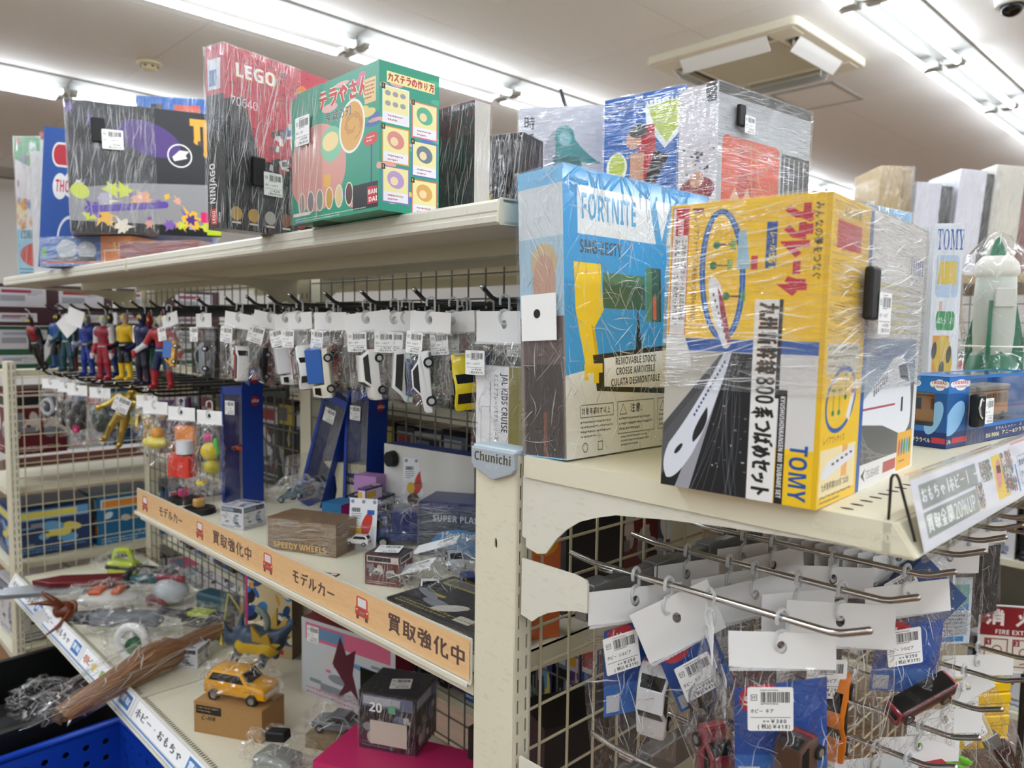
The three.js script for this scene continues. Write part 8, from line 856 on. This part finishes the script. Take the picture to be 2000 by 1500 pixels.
// ---------------------------------------------------------------- what stands behind the racks
{
  // rear side of the long rack: shelves of packs seen through the mesh
  const rear = thing('rear_shelving', 'cream shelves of small packs on the rear side of the mesh', 'display rack', [0, 0, 0]);
  for (const y of [0.66, 0.98, 1.3]) part(rear, 'shelf_board', box(2.36, 0.02, 0.34, -1.25, y - 0.011, -0.655), CREAM); for (const x of [-2.43, -1.25, -0.07]) part(rear, 'shelf_side', box(0.003, 0.1, 0.34, x, 1.255, -0.655), CREAM);
  const row = (x0, x1, y, h, z, d, wmin, wmax, idx, label, group, yaw = 0) => { let x = x0, k = 0; while (x < x1) { const w = rnd(wmin, wmax); const i = idx[k++ % idx.length]; const o = thing('small_pack', label, 'box', [x + w / 2, y, z], yaw + rnd(-0.05, 0.05), group); part(o, 'pack_body', new THREE.BoxGeometry(w * 0.94, h * rnd(0.8, 1), d).translate(0, h * 0.45, 0), printed(face(goods, ...cell(i)), 0.4)); part(o, 'pack_lid', box(w * 0.94, 0.002, d, 0, h * 0.9 + 0.001, 0), paint(TINT[i], 0.4)); x += w; } };
  row(-1.15, -0.12, 0.9805, 0.3, -0.58, 0.1, 0.07, 0.13, [14, 2, 10, 7, 14, 13, 8, 10], 'dark media pack on the rear shelf behind the middle shelf goods', 'dark media packs behind the mesh'); row(-2.3, -1.3, 0.9805, 0.3, -0.6, 0.1, 0.08, 0.14, [14, 10, 2, 14], 'dark media pack on the rear shelf behind the lower pegs', 'dark media packs behind the lower pegs');
  row(-2.3, -0.15, 0.6605, 0.26, -0.56, 0.12, 0.03, 0.06, [8, 14, 5, 0, 10, 7, 5, 14], 'slim case standing spine out behind the bottom shelf', 'slim spine-out cases behind the bottom shelf');
  row(-2.3, -0.15, 1.3005, 0.2, -0.62, 0.12, 0.09, 0.16, [10, 14, 2, 14, 13, 10], 'dim pack on the high rear shelf behind the figures', 'packs behind the figures');
  // flank rack to the left, seen through its mesh
  const fl = thing('flank_shelving', 'cream shelves of boxed toys beyond the far slotted post', 'display rack'); for (const y of [0.3, 0.62, 0.9, 1.32]) part(fl, 'shelf_board', box(0.4, 0.022, 1.2, -2.765, y - 0.012, -0.6), CREAM); part(fl, 'wood_batten', box(0.03, 0.03, 1.2, -2.58, 0.985, -0.6), paint(0x7a4a44, 0.6)); part(fl, 'panel_bracket', extrude(bracketShape(0.38), 0.003).translate(-2.95, 1.305, -0.02), CREAM_WHITE);
  const flank = (y, z0, z1, h, wmin, wmax, idx, label, group) => { let z = z0, k = 0; while (z > z1) { const w = rnd(wmin, wmax), i = idx[k++ % idx.length]; const o = thing('boxed_toy', label, 'box', [-2.75, y, z - w / 2], UP + rnd(-0.04, 0.04), group); part(o, 'box_body', new THREE.BoxGeometry(w * 0.95, h * rnd(0.85, 1), 0.24).translate(0, h * 0.46, 0), printed(face(goods, ...cell(i)), 0.4)); part(o, 'box_lid', box(w * 0.95, 0.002, 0.24, 0, h * 0.93, 0), paint(TINT[i], 0.4)); z -= w; } };
  flank(0.6205, -0.02, -1.1, 0.2, 0.2, 0.32, [8, 12, 0, 8], 'blue boxed vehicle set beyond the far mesh, lower row', 'blue vehicle sets beyond the mesh'); flank(1.0005, -0.02, -1.1, 0.26, 0.12, 0.2, [13, 15, 8, 5], 'boxed toy beyond the far mesh, upper row', 'boxed toys beyond the mesh'); flank(0.3005, -0.02, -1.1, 0.24, 0.14, 0.24, [7, 3, 10, 15], 'pale boxed toy beyond the far mesh, bottom row', 'pale boxes beyond the mesh');
  const track = (z, c, label, y, h) => { const map = canvas(384, 256, (g, w, h2) => { g.fillStyle = c; g.fillRect(0, 0, w, h2); for (const [x, y2, ww, hh] of [[14, 18, 150, 120], [204, 18, 150, 130], [14, 176, 120, 56], [210, 180, 140, 50]]) { g.fillStyle = '#b9b5ba'; g.fillRect(x, y2, ww, hh); g.fillStyle = '#8a8a92'; g.fillRect(x + 10, y2 + hh * 0.4, ww * 0.5, hh * 0.3); g.fillStyle = c === '#3a1a22' ? '#8a1f30' : '#8f93a4'; g.fillRect(x + 14, y2 + 14, ww * 0.6, hh * 0.16); lines(g, x + ww * 0.62, y2 + 16, ww * 0.32, 3, 12, '#666'); } }); const o = thing('track_box', label, 'box', [-2.7, y, z], UP); part(o, 'box_body', new THREE.BoxGeometry(0.4, h, 0.05).translate(0, h / 2, 0), printed(map, 0.45)); part(o, 'box_lid', box(0.4, 0.002, 0.05, 0, h + 0.001, 0), paint(0x2a2024, 0.5)); };
  track(-0.2, '#3a1a22', 'large maroon track set box with white panels behind the figures', 1.475, 0.15); track(-0.63, '#3a1a22', 'maroon track set box with yellow note farther behind the figures', 1.475, 0.15); track(-0.2, '#1c4a34', 'large dark green track set box with white panels behind the figures', 1.321, 0.15); track(-0.63, '#1c4a34', 'dark green track set box farther behind the figures', 1.321, 0.15);
  pack('thin_case', 'white slim case on the floor beside the far post', [-2.62, 0.004, -0.24], [0.02, 0.32, 0.16], 0.2, 15, {}); pack('thin_case', 'grey and black slim case on the floor behind the far post', [-2.62, 0.004, -0.5], [0.03, 0.3, 0.18], 0.2, 14, {});
  // aisle rack rear: a white shelf and a few bright packs seen through its mesh
  pack('printed_pack', 'orange and pink printed pack behind the aisle rack mesh', [-0.1, MY, -0.14], [0.06, 0.17, 0.02], 1.1, 6, { faces: { front: [0xd8703a], right: [0xc83a78] } }); { const q = scene.children[scene.children.length - 1]; part(q, 'yellow_burst', new THREE.CircleGeometry(0.022, 14).translate(0.006, 0.135, 0.0104), paint(0xe8a020, 0.4)); part(q, 'pale_shape', new THREE.CircleGeometry(0.026, 5).translate(-0.004, 0.06, 0.0104), paint(0xd8a488, 0.4)); }
  pack('printed_pack', 'black pack with faint yellow print behind the aisle rack mesh', [-0.115, MY, -0.27], [0.1, 0.2, 0.03], 1.25, 14, { faces: { front: [0x101012] } }); pack('printed_pack', 'dark maroon pack behind the aisle rack mesh', [-0.13, MY, -0.38], [0.1, 0.2, 0.03], 1.3, 13);
  const s = figure('orange-brown toy figure on the bottom shelf behind the aisle rack mesh', 1, [0x7a4a30, 0xa85a2c, 0x2a2a30, 0x9a5430, 0xa8704c, 0x8a5a3c, 0x24405a, 0x2a2a2e], [-0.13, 0.601, -0.16], 1.2, { scale: 1.5, group: undefined, hook: false }); pack('dark_green_box', 'dark blue boxed toy at the bottom shelf end by the mesh', [-0.16, 0.601, -0.3], [0.16, 0.3, 0.1], 1.2, 14, { faces: { front: [0x14161c] } }); 
}
{ // the next gondola beyond, with tall slip-cased boxes on top
  const g2 = thing('far_display_rack', 'tan topped display rack beyond with mesh and hanging goods', 'display rack', [0, 0, -2.5]);
  part(g2, 'top_board', rbox(3.2, 0.03, 0.9, 0.004, 0.5, 1.665, -0.1), paint(0xa8946c, 0.6)); for (const x of [-1.05, 0.15, 1.35]) part(g2, 'upright', box(0.06, 1.65, 0.03, x, 0.825, -0.1), CREAM); part(g2, 'back_panel', box(3.1, 1.3, 0.01, 0.5, 0.75, -0.12), paint(0xb8b2a0, 0.7)); for (const y of [0.25, 0.75, 1.2]) part(g2, 'shelf_board', box(3.1, 0.02, 0.34, 0.5, y, 0.06), CREAM);
  { const m = new THREE.Group(); m.name = 'mesh_panel'; g2.add(m); for (let k = 0; k < 40; k++) part(m, 'wire', wireV(0.5), WIRE_GREY, [-0.95 + k * 0.06, 1.4, 0.2]); for (let k = 0; k < 8; k++) part(m, 'wire', wireH(2.4), WIRE_GREY, [0.2, 1.17 + k * 0.06, 0.203]); }
  const slip = (x, w, h, d, lean, cs, cb, label) => { const o = thing('slip_cased_box', label, 'box', [-0.36 + x * 0.72, 1.6815, -2.42 - x * 0.69]); o.rotation.set(0, 0.76, lean, 'YXZ'); part(o, 'sleeve', rbox(w, h, d, 0.003, 0, h / 2, 0), paint(cs, 0.45)); part(o, 'inner_box', rbox(w * 0.5, h * 0.985, d * 0.96, 0.003, w * 0.76, h * 0.49, -0.004), paint(cb, 0.3)); part(o, 'plastic_wrap', filmShell(w * 1.5, 0, h, d, FILM_WRAP_V).translate(w * 0.25, 0, 0), FILM_WRAP_V); part(o, 'wrap_glint_creases', boxGlintCreases(w * 1.5, 0, h, d, 40, 1.45, 0.3, 0.12).translate(w * 0.25, 0, 0), GLINT_FILM); };
  slip(-0.33, 0.075, 0.27, 0.2, -0.02, 0xd6d6e2, 0x2a2a2c, 'short white slip-cased box at the left end of the far row'); slip(-0.185, 0.075, 0.385, 0.22, -0.02, 0xb89a58, 0xa08038, 'tall tan slip-cased box in the far row'); slip(-0.065, 0.085, 0.33, 0.22, -0.06, 0xdcdce8, 0x2c2c30, 'white slip-cased box next to the tan one'); slip(0.075, 0.09, 0.375, 0.22, -0.08, 0xe0e0ec, 0x26262a, 'taller white slip-cased box leaning in the far row'); slip(0.2, 0.1, 0.39, 0.22, -0.08, 0xd8d4c8, 0x8a5a54, 'cream slip-cased box with pink edge in the far row'); slip(0.36, 0.11, 0.38, 0.22, -0.1, 0xa8aab0, 0x4a4650, 'grey metallic slip-cased box in the far row'); slip(0.53, 0.1, 0.38, 0.22, -0.08, 0x8a8e98, 0x34363e, 'dark grey slip-cased box at the right of the far row');
  solo('tape_roll', 'white handle piece lying on top of the far boxes', 'oddment', join(rbox(0.09, 0.02, 0.02, 0.005).rotateZ(0.4), rbox(0.022, 0.03, 0.024, 0.004).rotateZ(0.4).translate(0.05, 0.022, 0)), paint(0xe0e2e0, 0.4), [0.0, 2.09, -2.7]);
  const far = (x0, x1, y, h, idx, label, group, yaw) => { let x = x0, k = 0; while (x < x1) { const w = rnd(0.1, 0.2), i = idx[k++ % idx.length], o = thing('far_pack', label, 'box', [x + w / 2, y, -2.36], rnd(-0.05, 0.05), group); part(o, 'pack_body', new THREE.BoxGeometry(w * 0.92, h * rnd(0.7, 1), 0.14).translate(0, h * 0.43, 0), printed(face(goods, ...cell(i)), 0.45)); part(o, 'pack_lid', box(w * 0.92, 0.002, 0.14, 0, h * 0.86, 0), paint(TINT[i], 0.4)); x += w; } };
  far(-1.0, 1.9, 1.211, 0.25, [10, 7, 15, 3, 2, 10], 'pack on the upper far shelf behind the rocket', 'packs on the upper far shelf'); far(-1.0, 1.9, 0.761, 0.3, [10, 7, 14, 15], 'pack on the middle far shelf', 'packs on the middle far shelf'); far(-1.0, 1.9, 0.261, 0.35, [2, 10, 14, 7], 'pack on the low far shelf', 'packs on the low far shelf');
  // fire extinguisher sign
  const map = canvas(512, 384, (g, w, h) => { g.fillStyle = '#e8e2d4'; g.fillRect(0, 0, w, h); g.fillStyle = '#8a1c24'; g.fillRect(0, 0, w, 176); jp(g, '消火', 26, 14, 116, 0.14, { color: '#f4f0ea', step: 1.35 }); jp(g, '消火', 320, 14, 0, 0.1); word(g, 'FIRE EXTINGUISHER', 80, 166, 38, '#f4f0ea', { squeeze: 0.98 }); g.strokeStyle = '#8a1c24'; g.lineWidth = 6; g.strokeRect(30, 196, 120, 160); g.strokeRect(180, 196, 120, 160); g.strokeRect(330, 196, 150, 160); for (const [x, n] of [[34, '1'], [184, '2'], [334, '3']]) { g.fillStyle = '#8a1c24'; g.fillRect(x, 200, 30, 34); word(g, n, x + 7, 228, 30, '#f4f0ea'); } for (const [x, y] of [[96, 260], [240, 270], [400, 280]]) { g.beginPath(); g.arc(x, y, 24, 0, 7); g.stroke(); g.beginPath(); g.moveTo(x, y + 24); g.quadraticCurveTo(x + 40, y + 60, x - 20, y + 70); g.stroke(); } });
  const fs = thing('fire_sign', 'dark red and white fire extinguisher sign with bilingual heading', 'sign', [0.18, 0.735, -1.62], 0.62); part(fs, 'sign_board', new THREE.BoxGeometry(0.22, 0.165, 0.002).translate(0, 0, 0), [PAPER, PAPER, PAPER, PAPER, printed(map, 0.35), PAPER]); part(fs, 'sign_frame', join(box(0.224, 0.003, 0.004, 0, 0.0835, 0), box(0.224, 0.003, 0.004, 0, -0.0835, 0), box(0.003, 0.17, 0.004, 0.1115, 0, 0), box(0.003, 0.17, 0.004, -0.1115, 0, 0)), PAPER); part(fs, 'sign_stand', join(rod([0, -0.08, -0.004], [0, -0.733, -0.004], 0.008), box(0.2, 0.01, 0.14, 0, -0.73, -0.004)), DARKSTEEL);
  // plush bear and white boxes seen through the mesh under the upper shelf
  const b = thing('far_low_rack', 'low pale display table far behind the mesh', 'display rack', [-2.3, 0, -3.2]); part(b, 'table_top', box(3.2, 0.04, 0.6, 0, 1.42, 0), CREAM_WHITE); for (const x of [-1.5, 0, 1.5]) part(b, 'table_leg', box(0.06, 1.4, 0.5, x, 0.7, 0), CREAM);
  const bear = thing('plush_toy', 'golden brown plush toy on the far display table', 'plush toy', [-2.2, 1.44, -3.1], 0.6); const FUR = paint(0xb07c34, 0.95); part(bear, 'body', new THREE.SphereGeometry(0.12, 24, 16).scale(1, 1.1, 0.9).translate(0, 0.12, 0), FUR); part(bear, 'head', new THREE.SphereGeometry(0.085, 20, 14).translate(0, 0.28, 0.02), FUR); for (const s2 of [-1, 1]) { part(bear, 'ear', new THREE.SphereGeometry(0.03, 12, 8).translate(s2 * 0.065, 0.35, 0), FUR); part(bear, 'arm', new THREE.SphereGeometry(0.045, 14, 10).scale(0.8, 1.6, 0.8).translate(s2 * 0.12, 0.14, 0.05), FUR); part(bear, 'leg', new THREE.SphereGeometry(0.05, 14, 10).scale(0.9, 0.8, 1.5).translate(s2 * 0.07, 0.04, 0.1), FUR); } part(bear, 'muzzle', new THREE.SphereGeometry(0.035, 12, 10).translate(0, 0.265, 0.09), paint(0xd8b87a, 0.95));
  for (let k = 0; k < 9; k++) pack('far_table_box', 'boxed goods on the far display table behind the mesh', [-3.7 + k * 0.32 + (k > 4 ? 0.25 : 0), 1.4405, -3.2], [0.22, rnd(0.14, 0.22), 0.2], rnd(-0.3, 0.3), [3, 7, 15, 9, 3, 7, 6, 15, 3][k], { group: 'boxes on the far display table' });
}
renderer.render(scene, camera);
